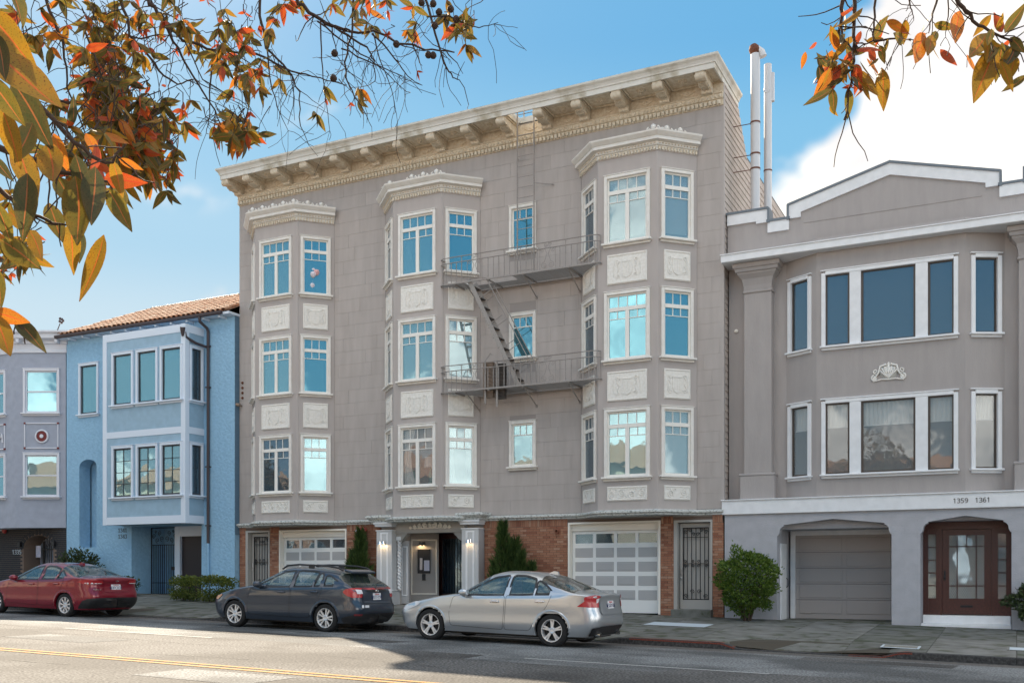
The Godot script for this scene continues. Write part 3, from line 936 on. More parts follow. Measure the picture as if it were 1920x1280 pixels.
func build_main() -> void:
	var B := thing("apartment_building", "four-storey grey apartment building with three white-trimmed bays above a brick ground floor", "building")
	var x0 := -23.5
	var x1 := -6.95
	var sw := [[-13.28, -12.44, 4.60, 6.03], [-13.28, -12.44, 7.745, 9.17], [-13.28, -12.44, 10.89, 12.31]]
	# body behind the front
	var core := MB.new()
	core.b2(Vector3(x0, -0.4, -12.0), Vector3(x1 - 0.03, 3.1, -2.2))
	core.b2(Vector3(x0, 3.1, -12.0), Vector3(x1 - 0.03, 13.55, -0.55))
	core.b2(Vector3(x0, 13.55, -1.4), Vector3(x1 - 0.03, 14.55, -0.28))
	put(B, "body", core.mesh(), M.clapboard)
	var front := MB.new()
	front.b2(Vector3(x0, 3.1, -0.55), Vector3(-13.28, 14.62, -0.008))
	front.b2(Vector3(-12.44, 3.1, -0.55), Vector3(x1 - 0.025, 14.62, -0.008))
	var yy := 3.1
	for s in sw:
		front.b2(Vector3(-13.28, yy, -0.55), Vector3(-12.44, s[2], -0.008))
		yy = s[3]
	front.b2(Vector3(-13.28, yy, -0.55), Vector3(-12.44, 14.62, -0.008))
	put(B, "front_wall", front.mesh(), M.joint)
	# scored blocks on the flat stretches of wall
	var bays := [-21.25, -15.94, -9.345]
	var course := 0.411
	var r := 0
	var y := 3.30
	while y < 13.95:
		var top := minf(y + course - 0.005, 13.97)
		var zones := [[x0, x1]]
		if y < 13.15:
			zones = [[x0, -22.93], [-19.57, -17.62], [-14.26, -11.03], [-7.665, x1]]
		for zn in zones:
			var x: float = x0 - 0.64 * (r % 2) - 0.2 * ((r * 7) % 3)
			while x < zn[1]:
				var a := maxf(x, zn[0])
				var b: float = minf(x + 1.276, zn[1])
				x += 1.28
				if b - a < 0.03: continue
				var parts := [[a, b]]
				for s in sw:
					if top > s[2] and y < s[3]:
						var np := []
						for q in parts:
							if q[1] <= s[0] or q[0] >= s[1]: np.push_back(q)
							else:
								if q[0] < s[0] - 0.02: np.push_back([q[0], s[0]])
								if q[1] > s[1] + 0.02: np.push_back([s[1], q[1]])
						parts = np
				for q in parts:
					bar(B, "wall_block", Vector3(q[0], y, -0.009), Vector3(q[1], top, rng.randf_range(-0.001, 0.002)), M.grey_block)
		y += course
		r += 1
	# brick ground floor
	var holes := [[-23.22, -22.2, 3.02], [-21.79, -19.09, 3.01], [-17.8, -14.13, 3.4], [-11.42, -8.69, 3.02], [-8.31, -7.25, 3.01]]
	var bk := MB.new()
	var prev := x0
	for h in holes:
		bk.b2(Vector3(prev, -0.4, -0.4), Vector3(h[0], 3.13, -0.018))
		bk.b2(Vector3(h[0], h[2], -0.4), Vector3(h[1], 3.13, -0.019))
		prev = h[1]
	bk.b2(Vector3(prev, -0.4, -0.4), Vector3(x1 - 0.02, 3.13, -0.018))
	var bw := put(B, "brick_wall", bk.mesh(), M.mortar)
	brickwork(bw, x0, x1, 3.13, holes, -0.03)
	# white ledge between brick and plaster, bending round the bays
	var path := [Vector2(x0 - 0.02, 0.0)]
	for c in bays:
		path.append_array([Vector2(c - 1.67, 0), Vector2(c - 0.83, 0.84), Vector2(c + 0.83, 0.84), Vector2(c + 1.67, 0)])
	path.push_back(Vector2(x1 + 0.02, 0.0))
	var lg := MB.new()
	lg.molding(path, [Vector2(-0.02, 3.131), Vector2(0.05, 3.132), Vector2(0.06, 3.17), Vector2(0.13, 3.20), Vector2(0.135, 3.245), Vector2(-0.02, 3.285)])
	put(B, "ledge", lg.mesh(), M.ledge_white)
	for c in bays:
		var fl := MB.new()
		fl.prism(PackedVector2Array([Vector2(c - 1.67, 0.01), Vector2(c - 0.83, -0.83), Vector2(c + 0.83, -0.83), Vector2(c + 1.67, 0.01)]), 3.135, 3.25, Transform3D(Basis(Vector3.RIGHT, -PI / 2), Vector3.ZERO))
		put(B, "bay_soffit", fl.mesh(), M.ledge_white)
	# the three bays
	for bi in 3:
		build_bay(B, bays[bi], bi)
	# small windows on the flat wall
	for i in 3:
		var s: Array = sw[i]
		window(B, Transform3D(Basis.IDENTITY, Vector3(-12.86, s[2] + 0.09, 0.0)), 0.86, s[3] - s[2] - 0.11, "small", ["pane_2", "pane_0", "pane_0"][i], ["shade", "", ""][i])
	# entablature: dentils, eggs, frieze with lozenges, brackets, soffit, crown
	var band := MB.new()
	band.b2(Vector3(x0, 13.97, -0.006), Vector3(x1, 14.13, 0.035))
	band.molding([Vector2(x0, 0.0), Vector2(x1, 0.0)], [Vector2(0.035, 14.13), Vector2(0.075, 14.135), Vector2(0.09, 14.15), Vector2(0.09, 14.25), Vector2(0.13, 14.27), Vector2(0.13, 14.285), Vector2(0.0, 14.30)])
	put(B, "architrave", band.mesh(), M.cream_cornice)
	var dn := MB.new()
	var eg := MB.new()
	var k := 0
	var x := x0 + 0.04
	while x < x1 - 0.05:
		dn.cbox(Vector3(x, 14.045, 0.07), Vector3(0.075, 0.115, 0.075), 0.006)
		eg.lathe([Vector2(0.0, -0.05), Vector2(0.028, -0.035), Vector2(0.036, 0.0), Vector2(0.028, 0.035), Vector2(0.0, 0.045)], Transform3D(Basis.IDENTITY, Vector3(x + 0.03, 14.20, 0.095)), 6)
		x += 0.118
	put(B, "dentil_course", dn.mesh(), M.cream_cornice).set_meta("kind", "stuff")
	put(B, "egg_moulding", eg.mesh(), M.cream_cornice).set_meta("kind", "stuff")
	var fz := MB.new()
	fz.b2(Vector3(x0, 14.30, -0.006), Vector3(x1, 14.62, 0.03))
	put(B, "frieze", fz.mesh(), M.cream_cornice)
	var sf := MB.new()
	for q in [[x0 - 0.02, -12.98, 0.03, 0.875], [-12.15, x1 - 0.005, 0.03, 0.875], [-12.98, -12.15, 0.80, 0.875]]:
		sf.b2(Vector3(q[0], 14.62, q[2]), Vector3(q[1], 14.70, q[3]))
	put(B, "cornice_soffit", sf.mesh(), M.cream_cornice)
	var cr := MB.new()
	var cprof := [Vector2(-0.04, 14.56), Vector2(0.0, 14.56), Vector2(0.0, 14.70), Vector2(0.025, 14.705), Vector2(0.03, 14.74), Vector2(0.06, 14.80), Vector2(0.11, 14.85), Vector2(0.12, 14.90), Vector2(-0.06, 14.92)]
	cr.molding([Vector2(x0 - 0.03, -1.5), Vector2(x0 - 0.03, 0.9), Vector2(x1 + 0.0, 0.9), Vector2(x1 + 0.0, -1.6)], cprof)
	put(B, "cornice", cr.mesh(), M.fascia_white)
	var rf := MB.new()
	rf.b2(Vector3(x0, 14.70, -1.45), Vector3(-12.98, 14.86, 0.87))
	rf.b2(Vector3(-12.15, 14.70, -1.45), Vector3(x1 - 0.03, 14.86, 0.87))
	rf.b2(Vector3(-12.98, 14.70, -1.45), Vector3(-12.15, 14.86, -0.05))
	rf.b2(Vector3(-12.98, 14.70, 0.80), Vector3(-12.15, 14.86, 0.87))
	put(B, "roof_edge", rf.mesh(), M.fascia_white)
	var rt := MB.new()
	rt.b2(Vector3(x0, 13.55, -12.0), Vector3(x1 - 0.03, 13.60, -1.42))
	put(B, "roof", rt.mesh(), M.roofing)
	var br := MB.new()
	var prof := PackedVector2Array()
	for q in [[0.03, 14.29], [0.13, 14.28], [0.22, 14.31], [0.27, 14.35], [0.33, 14.36], [0.44, 14.35], [0.56, 14.37], [0.63, 14.42], [0.70, 14.40], [0.80, 14.41], [0.86, 14.48], [0.86, 14.62], [0.03, 14.62]]:
		prof.push_back(Vector2(-q[0], q[1]))
	br.prism(prof, -0.12, 0.12, Transform3D(Basis(Vector3.UP, PI / 2), Vector3.ZERO))
	for q in [[0.77, 14.48, 0.09], [0.17, 14.355, 0.09], [0.45, 14.41, 0.07]]:
		br.lathe([Vector2(0, -0.14), Vector2(q[2], -0.14), Vector2(q[2], 0.14), Vector2(0, 0.14)], Transform3D(Basis(Vector3.BACK, PI / 2), Vector3(0, q[1], q[0])), 10)
	for s in 5:
		br.cbox(Vector3(-0.088 + s * 0.044, 14.36, 0.46), Vector3(0.026, 0.04, 0.34), 0.008, Basis(Vector3.RIGHT, -0.12))
	for s in 3:
		br.cbox(Vector3(-0.07 + s * 0.07, 14.32, 0.23), Vector3(0.045, 0.11, 0.05), 0.012, Basis(Vector3.RIGHT, 0.5))
	br.cbox(Vector3(0, 14.60, 0.44), Vector3(0.31, 0.05, 0.84), 0.01)
	var brm := br.mesh()
	var ro := MB.new()
	ro.lathe([Vector2(0.0, -0.10), Vector2(0.025, -0.09), Vector2(0.03, -0.06), Vector2(0.06, -0.05), Vector2(0.075, -0.03), Vector2(0.11, -0.025), Vector2(0.125, 0.0)], Transform3D.IDENTITY, 12)
	for q in 8:
		ro.cbox(Vector3(cos(q * PI / 4) * 0.085, -0.035, sin(q * PI / 4) * 0.085), Vector3(0.05, 0.02, 0.03), 0.006, Basis(Vector3.UP, -q * PI / 4))
	var rom := ro.mesh()
	var cf := MB.new()
	for e in [[0.0, -0.36, 0.80, 0.05], [0.0, 0.36, 0.80, 0.05]]: cf.cbox(Vector3(e[0], -0.02, e[1]), Vector3(e[2], 0.05, e[3]), 0.012)
	for e in [-0.375, 0.375]: cf.cbox(Vector3(e, -0.021, 0.0), Vector3(0.05, 0.05, 0.67), 0.012)
	var cfm := cf.mesh()
	var lo := MB.new()
	lo.prism(PackedVector2Array([Vector2(-0.21, 0), Vector2(0, -0.085), Vector2(0.21, 0), Vector2(0, 0.085)]), 0.0, 0.025)
	lo.prism(PackedVector2Array([Vector2(-0.15, 0), Vector2(0, -0.058), Vector2(0.15, 0), Vector2(0, 0.058)]), 0.0, 0.016)
	lo.lathe([Vector2(0.05, 0.0), Vector2(0.03, 0.02), Vector2(0.0, 0.028)], Transform3D(Basis(Vector3.RIGHT, PI / 2), Vector3(0, 0, 0.02)), 8)
	var lom := lo.mesh()
	for i in 14:
		var bx := -7.35 - 1.165 * i
		put(B, "bracket", brm, M.cream_cornice, Vector3(bx, 0, 0))
		if i < 13 and not (i == 4):
			put(B, "rosette", rom, M.cream_cornice, Vector3(bx - 0.58, 14.622, 0.45))
		if i < 13 and i != 4:
			put(B, "coffer_moulding", cfm, M.cream_cornice, Vector3(bx - 0.5825, 14.62, 0.45))
		put(B, "lozenge", lom, M.cream_cornice, Vector3(bx - 0.58, 14.455, 0.03))
	put(B, "bracket", brm, M.cream_cornice, Vector3(-23.38, 0, 0))
	# clapboards down the side wall
	var py := 3.3
	while py < 14.72:
		var zend := -11.9
		if py > 13.5: zend = -(1.42 + (14.75 - py) / 1.14 * 1.1)
		var m := MB.new()
		m.box(Vector3(0, 0, zend / 2), Vector3(0.016, 0.20, -zend), Basis(Vector3.BACK, 0.09))
		put(B, "clapboard", m.mesh(), M.clapboard, Vector3(x1 - 0.012, py, -0.02))
		py += 0.18
	var cb := MB.new()
	cb.b2(Vector3(x1 - 0.06, 3.3, -0.10), Vector3(x1 + 0.012, 14.56, 0.004))
	put(B, "corner_board", cb.mesh(), M.grey_paint)
	build_ground_floor(B)
	settle(B, Vector3(-15.2, 0.3, 0.0))


func build_bay(B: Node3D, c: float, bi: int) -> void:
	var rows := [4.17, 7.315, 10.46]  # feet of the casings
	var faces := []
	var d := 0.84
	faces.push_back([Transform3D(Basis.IDENTITY, Vector3(c, 0, d)), 1.66, 1.29, "casement", 1.13])
	var l := sqrt(2.0) * 0.84
	faces.push_back([Transform3D(Basis(Vector3.UP, PI / 4), Vector3(c + 1.25, 0, d / 2)), l, 0.95, "single", 0.78])
	faces.push_back([Transform3D(Basis(Vector3.UP, -PI / 4), Vector3(c - 1.25, 0, d / 2)), l, 0.95, "single", 0.78])
	var wall := MB.new()
	for f in faces:
		var xf: Transform3D = f[0]
		var hw: float = f[1] / 2
		var ow: float = f[2] / 2 - 0.03
		for sx in [-1.0, 1.0]:
			wall.box(xf * Vector3(sx * (hw + ow) / 2, 8.1, -0.06), Vector3(hw - ow, 9.7, 0.12), xf.basis)
		var yy := 3.25
		for r in rows:
			wall.box(xf * Vector3(0, (yy + r) / 2, -0.06), Vector3(ow * 2, r - yy, 0.12), xf.basis)
			yy = r + 1.80
		wall.box(xf * Vector3(0, (yy + 12.95) / 2, -0.06), Vector3(ow * 2, 12.95 - yy, 0.12), xf.basis)
	# rounded posts where the faces meet
	for sx in [-1.0, 1.0]:
		wall.lathe([Vector2(0.05, 3.25), Vector2(0.05, 12.95)], Transform3D(Basis.IDENTITY, Vector3(c + sx * 0.83, 0, d - 0.055)), 12)
	put(B, "bay_wall", wall.mesh(), M.grey_paint)
	var fl := MB.new()
	for yf in [3.26, 6.62, 9.77, 12.8]:
		fl.prism(PackedVector2Array([Vector2(c - 1.6, 0.0), Vector2(c - 0.80, -0.74), Vector2(c + 0.80, -0.74), Vector2(c + 1.6, 0.0)]), yf, yf + 0.1, Transform3D(Basis(Vector3.RIGHT, -PI / 2), Vector3.ZERO))
	put(B, "bay_floor", fl.mesh(), M.room)
	var inner := MB.new()
	inner.b2(Vector3(c - 1.6, 3.3, -0.004), Vector3(c + 1.6, 12.9, 0.0))
	put(B, "inner_wall", inner.mesh(), M.room)
	# what hangs behind the glass, per floor: front, right, left
	var looks := [
		[["pane_dark", ""], ["pane_2", ""], ["pane_0", ""]],
		[["pane_1", "shade"], ["pane_0", ""], ["pane_0", ""]],
		[["pane_1", "curtain"], ["pane_0", "curtain"], ["pane_0", ""]]]
	if bi == 1:
		looks = [[["pane_clear", "curtain"], ["pane_3", "curtains"], ["pane_dark", ""]], [["pane_2", "shade"], ["pane_3", "blind"], ["pane_dark", ""]], [["pane_1", "curtain"], ["pane_0", ""], ["pane_dark", ""]]]
	elif bi == 2:
		looks = [[["pane_2", "shade"], ["pane_3", "shade"], ["pane_dark", ""]], [["pane_0", ""], ["pane_0", ""], ["pane_dark", ""]], [["pane_3", "blind"], ["pane_3", "blind"], ["pane_dark", "shade"]]]
	for r in 3:
		for k in 3:
			var f: Array = faces[k]
			var xf: Transform3D = f[0]
			window(B, Transform3D(xf.basis, xf * Vector3(0, rows[r], 0)), f[2], 1.83, f[3], looks[r][k][0], looks[r][k][1])
			if r > 0:
				relief_panel(B, Transform3D(xf.basis, xf * Vector3(0, rows[r] - 1.11, 0)), f[4], 0.80)
			else:
				relief_panel(B, Transform3D(xf.basis, xf * Vector3(0, 3.52, 0)), f[4], 0.39)
	# cornice of the bay: dentils, eggs, crown, lead roof, cresting
	var path := [Vector2(c - 1.67, -0.0), Vector2(c - 0.83, d), Vector2(c + 0.83, d), Vector2(c + 1.67, -0.0)]
	var m := MB.new()
	m.molding(path, [Vector2(0.0, 12.76), Vector2(0.03, 12.76), Vector2(0.03, 12.87), Vector2(0.07, 12.885), Vector2(0.08, 12.96), Vector2(0.20, 12.985), Vector2(0.20, 13.07), Vector2(0.22, 13.075), Vector2(0.30, 13.16), Vector2(0.31, 13.20), Vector2(-0.02, 13.24)])
	put(B, "bay_cornice", m.mesh(), M.white_trim)
	var dn := MB.new()
	for s in 3:
		var a: Vector2 = path[s]
		var b: Vector2 = path[s + 1]
		var dir := (b - a).normalized()
		var nrm := Vector2(-dir.y, dir.x)
		var n := int((b - a).length() / 0.085)
		for k in n:
			var p := a + dir * (k + 0.5) * 0.085 * ((b - a).length() / (n * 0.085)) + nrm * 0.045
			dn.box(Vector3(p.x, 12.81, p.y), Vector3(0.048, 0.085, 0.05), Basis(Vector3.UP, -atan2(dir.y, dir.x)))
			dn.lathe([Vector2(0.0, -0.03), Vector2(0.024, 0.0), Vector2(0.0, 0.03)], Transform3D(Basis.IDENTITY, Vector3(p.x + nrm.x * 0.045, 12.925, p.y + nrm.y * 0.045)), 5)
	put(B, "bay_dentils", dn.mesh(), M.cream_cornice).set_meta("kind", "stuff")
	var cap := MB.new()
	cap.prism(PackedVector2Array([Vector2(c - 1.7, 0.0), Vector2(c - 0.86, -0.87), Vector2(c + 0.86, -0.87), Vector2(c + 1.7, 0.0)]), 13.16, 13.225, Transform3D(Basis(Vector3.RIGHT, -PI / 2), Vector3.ZERO))
	put(B, "bay_roof", cap.mesh(), M.fascia_white)
	var an := MB.new()
	an.lathe([Vector2(0.045, 0.0), Vector2(0.05, 0.03), Vector2(0.035, 0.05), Vector2(0.06, 0.10), Vector2(0.055, 0.15), Vector2(0.0, 0.19)], Transform3D(Basis.from_scale(Vector3(1.25, 1, 0.6)), Vector3.ZERO), 10)
	for sx in [-1.0, 1.0]:
		an.tube(spiral(Vector3(sx * 0.12, 0.05, 0), 0.06, 1.2, PI / 2, -sx), 0.018, 0.012, 5)
		an.tube([Vector3(sx * 0.05, 0.02, 0), Vector3(sx * 0.2, 0.035, 0), Vector3(sx * 0.30, 0.02, 0)], 0.022, 0.01, 5)
	var anm := an.mesh()
	var spots := [[-0.83, 0.0], [-0.42, 0.0], [0.0, 0.0], [0.42, 0.0], [0.83, 0.0], [1.15, 1.0], [1.45, 1.0]]
	if bi == 1: spots = [[-0.95, 0.0], [-0.1, 0.0], [0.3, 0.0], [0.75, 0.0]]
	if bi == 2: spots = [[-1.3, -1.0], [0.78, 0.0], [1.08, 1.0], [1.36, 1.0]]
	for s in spots:
		var z: float = d + 0.16 if absf(s[0]) < 0.9 else d + 0.16 - (absf(s[0]) - 0.83)
		var f := put(B, "cresting", anm, M.white_plaster, Vector3(c + s[0], 13.21, z))
		f.rotation.y = s[1] * PI / 4


func build_ground_floor(B: Node3D) -> void:
	garage_door(B, -11.42, -8.69, 0.46, 3.02, 0.16)
	garage_door(B, -21.79, -19.09, 0.66, 3.01, 0.16)
	# iron-grilled side doors
	for s in [[-8.31, -7.25, 0.46, 3.01], [-23.22, -22.2, 0.72, 3.02]]:
		var f := MB.new()
		f.b2(Vector3(s[0], s[2], -0.30), Vector3(s[0] + 0.10, s[3], 0.02))
		f.b2(Vector3(s[1] - 0.05, s[2], -0.30), Vector3(s[1], s[3], 0.02))
		f.b2(Vector3(s[0] + 0.10, s[3] - 0.06, -0.30), Vector3(s[1] - 0.05, s[3], 0.019))
		put(B, "door_frame", f.mesh(), M.door_grey)
		var d := MB.new()
		var a: float = s[0] + 0.12
		var b: float = s[1] - 0.07
		var y0: float = s[2] + 0.14
		var y1: float = s[3] - 0.08
		d.b2(Vector3(a, y0, -0.22), Vector3(a + 0.07, y1, -0.17))
		d.b2(Vector3(b - 0.07, y0, -0.22), Vector3(b, y1, -0.17))
		d.b2(Vector3(a + 0.07, y1 - 0.11, -0.22), Vector3(b - 0.07, y1, -0.171))
		d.b2(Vector3(a + 0.07, y0, -0.22), Vector3(b - 0.07, y0 + 0.26, -0.171))
		d.b2(Vector3(a, y0, -0.27), Vector3(b, y1, -0.235))
		var o := put(B, "door", d.mesh(), M.door_grey)
		iron_gate(o, a + 0.075, b - 0.075, y0 + 0.265, y1 - 0.115, -0.20)
		var st := MB.new()
		st.cbox(Vector3((s[0] + s[1]) / 2, s[2] + 0.03, -0.02), Vector3(s[1] - s[0] + 0.04, 0.24, 0.5), 0.015)
		put(B, "door_step", st.mesh(), M.slab_0)
		var hd := MB.new()
		hd.cbox(Vector3(a + 0.035, y0 + 1.0, -0.155), Vector3(0.03, 0.16, 0.03), 0.008)
		hd.lathe([Vector2(0.0, 0.0), Vector2(0.025, 0.01), Vector2(0.025, 0.035), Vector2(0.0, 0.05)], Transform3D(Basis(Vector3.RIGHT, PI / 2), Vector3(a + 0.035, y0 + 0.85, -0.17)), 10)
		put(o, "handle", hd.mesh(), M.steel)
	# entrance: pilasters, entablature, vestibule
	mat("pilaster_grey", Color(0.56, 0.565, 0.57), 0.65)
	for s in [[-17.74, -17.17], [-14.72, -14.15]]:
		var E := MB.new()
		E.cbox(Vector3((s[0] + s[1]) / 2, 1.66, 0.14), Vector3(0.57, 2.50, 0.38), 0.012)
		E.cbox(Vector3((s[0] + s[1]) / 2, 0.72, 0.16), Vector3(0.66, 0.64, 0.46), 0.015)
		E.cbox(Vector3((s[0] + s[1]) / 2, 1.055, 0.16), Vector3(0.70, 0.05, 0.48), 0.012)
		var pil := put(B, "pilaster", E.mesh(), M.pilaster_grey)
		var cp := MB.new()
		var mx: float = (s[0] + s[1]) / 2
		cp.cbox(Vector3(mx, 2.905, 0.14), Vector3(0.61, 0.03, 0.43), 0.006)
		cp.cbox(Vector3(mx, 3.06, 0.15), Vector3(0.64, 0.07, 0.46), 0.01)
		cp.cbox(Vector3(mx, 3.125, 0.16), Vector3(0.70, 0.07, 0.52), 0.012)
		# sunk white strips on the shaft
		for e in [[-0.115, 1.95, 0.06, 1.78], [0.115, 1.95, 0.06, 1.78]]:
			cp.cbox(Vector3(mx + e[0], e[1], 0.335), Vector3(e[2], e[3], 0.016), 0.004)
		cp.cbox(Vector3(mx, 2.815, 0.334), Vector3(0.17, 0.05, 0.016), 0.004)
		put(pil, "capital", cp.mesh(), M.bright_white)
	var en := MB.new()
	en.molding([Vector2(-17.86, 0.0), Vector2(-17.86, 0.40), Vector2(-14.05, 0.40), Vector2(-14.05, 0.0)], [Vector2(-0.3, 3.161), Vector2(0.02, 3.162), Vector2(0.04, 3.21), Vector2(0.10, 3.25), Vector2(0.15, 3.30), Vector2(0.15, 3.36), Vector2(-0.40, 3.40)])
	en.b2(Vector3(-17.85, 3.17, 0.0), Vector3(-14.06, 3.38, 0.40))
	put(B, "entrance_cornice", en.mesh(), M.ledge_white)
	var ms := MB.new()
	rng.seed = 5
	for q in 60:
		var p := Vector3(rng.randf_range(-17.2, -15.4), 3.40, rng.randf_range(0.1, 0.5))
		ms.lathe([Vector2(rng.randf_range(0.04, 0.1), -0.01), Vector2(0.03, 0.02), Vector2(0, 0.03)], Transform3D(Basis.IDENTITY, p), 5)
	put(B, "moss", ms.mesh(), mat("moss", Color(0.10, 0.11, 0.04), 1.0)).set_meta("kind", "stuff")
	var li := MB.new()
	li.b2(Vector3(-17.17, 2.83, -0.10), Vector3(-14.72, 3.165, 0.13))
	li.b2(Vector3(-17.17, 2.815, 0.0), Vector3(-14.72, 2.835, 0.16))
	# stepped corbels in the corners of the opening
	for sx in [-1.0, 1.0]:
		var cx: float = -15.945 + sx * 1.225
		var pl := PackedVector2Array()
		for q in [[0, 2.83], [-0.40, 2.83], [-0.40, 2.79], [-0.36, 2.74], [-0.30, 2.70], [-0.24, 2.62], [-0.16, 2.58], [-0.10, 2.55], [0, 2.55]]:
			pl.push_back(Vector2(cx + sx * q[0], q[1]))
		li.prism(pl, -0.10, 0.10)
	put(B, "entrance_lintel", li.mesh(), M.door_grey)
	var orn := MB.new()
	for sx in [-1.0, 1.0]:
		for q in [[0.16, 3.045, 0.085], [0.34, 3.015, 0.075], [0.52, 2.995, 0.06], [0.67, 2.98, 0.04]]:
			orn.tube(spiral(Vector3(-15.92 + sx * q[0], q[1], 0.16), q[2], 1.4, PI / 2, -sx), 0.032, 0.02, 6)
		orn.tube([Vector3(-15.92, 2.965, 0.145), Vector3(-15.92 + sx * 0.4, 2.955, 0.145), Vector3(-15.92 + sx * 0.74, 2.96, 0.14)], 0.024, 0.01, 6)
	orn.lathe([Vector2(0, -0.08), Vector2(0.07, -0.04), Vector2(0.085, 0.03), Vector2(0.05, 0.09), Vector2(0, 0.12)], Transform3D(Basis.from_scale(Vector3(1, 1, 0.5)), Vector3(-15.92, 3.04, 0.14)), 12)
	put(B, "entrance_ornament", orn.mesh(), M.warm_white)
	var ve := MB.new()  # vestibule shell
	ve.b2(Vector3(-17.9, 0.2, -2.2), Vector3(-17.1, 3.13, -0.05))
	ve.b2(Vector3(-14.8, 0.2, -2.2), Vector3(-14.1, 3.13, -0.05))
	ve.b2(Vector3(-17.1, 2.87, -2.2), Vector3(-14.8, 3.13, -0.10))
	ve.b2(Vector3(-17.1, 0.2, -2.2), Vector3(-14.8, 3.0, -1.75))
	put(B, "vestibule", ve.mesh(), mat("vestibule_paint", Color(0.40, 0.37, 0.345), 0.8))
	var vs := MB.new()
	vs.b2(Vector3(-17.2, 0.2, -1.75), Vector3(-14.7, 0.62, 0.25))
	vs.b2(Vector3(-17.2, 0.2, 0.25), Vector3(-14.7, 0.52, 0.55))
	put(B, "entrance_step", vs.mesh(), M.marble_dark)
	# angled panel wall with intercom on the left, timber door at the back
	var pb := Basis(Vector3.UP, 0.50)
	var pc := Vector3(-16.74, 1.74, -0.86)
	var pw := MB.new()
	pw.box(pc, Vector3(0.92, 2.26, 0.08), pb)
	var po := put(B, "panelled_wall", pw.mesh(), M.vestibule_paint)
	var pf := MB.new()
	for e in [[-0.39, 0.05, 0.05, 1.70], [0.39, 0.05, 0.05, 1.70], [0, -0.80, 0.83, 0.05], [0, 0.90, 0.83, 0.05]]:
		pf.cbox(pc + pb * Vector3(e[0], e[1], 0.05), Vector3(e[2], e[3], 0.03), 0.008, pb)
	put(po, "panel_moulding", pf.mesh(), M.warm_white)
	var side := MB.new()
	side.cbox(Vector3(-16.98, 1.62, -0.15), Vector3(0.28, 1.95, 0.10), 0.01)
	put(B, "side_panel", side.mesh(), M.panel_grey)
	var sm := MB.new()
	for e in [[-0.09, 0, 0.035, 1.5], [0.09, 0, 0.035, 1.5], [0, 0.75, 0.21, 0.035], [0, -0.75, 0.21, 0.035]]:
		sm.cbox(Vector3(-16.98 + e[0], 1.66 + e[1], -0.095), Vector3(e[2], e[3], 0.02), 0.005)
	put(B, "side_panel_moulding", sm.mesh(), M.bright_white)
	var rope := MB.new()  # twisted colonnette
	for s in 2:
		var pth := []
		for q in 90:
			var a := q * 0.5 + s * PI
			pth.push_back(Vector3(-17.07 + cos(a) * 0.035, 1.08 + q * 0.0172, 0.05 + sin(a) * 0.035))
		rope.tube(pth, 0.04, 0.04, 5)
	rope.cbox(Vector3(-17.07, 2.66, 0.05), Vector3(0.17, 0.12, 0.17), 0.02)
	put(B, "twisted_column", rope.mesh(), M.bright_white)
	var dd := MB.new()
	dd.b2(Vector3(-16.60, 0.62, -1.62), Vector3(-16.48, 2.86, -1.50))
	dd.b2(Vector3(-15.64, 0.62, -1.62), Vector3(-15.52, 2.86, -1.50))
	dd.b2(Vector3(-16.48, 0.62, -1.60), Vector3(-15.64, 0.95, -1.53))
	dd.b2(Vector3(-16.48, 2.70, -1.60), Vector3(-15.64, 2.86, -1.53))
	var dr := put(B, "entrance_door", dd.mesh(), M.mahogany)
	bar(dr, "pane", Vector3(-16.48, 0.95, -1.57), Vector3(-15.64, 2.70, -1.56), M.pane_dark)
	var ib := MB.new()
	for q in 8:
		ib.b2(Vector3(-16.43 + q * 0.1, 0.95, -1.545), Vector3(-16.418 + q * 0.1, 2.70, -1.535))
	put(dr, "grille", ib.mesh(), M.iron_black)
	var kn := MB.new()
	kn.lathe([Vector2(0, 0), Vector2(0.035, 0.01), Vector2(0.035, 0.05), Vector2(0, 0.06)], Transform3D(Basis(Vector3.RIGHT, PI / 2), Vector3(-15.72, 1.65, -1.50)), 10)
	kn.cbox(Vector3(-15.72, 1.85, -1.49), Vector3(0.05, 0.12, 0.02), 0.006)
	put(dr, "handle", kn.mesh(), M.chrome)


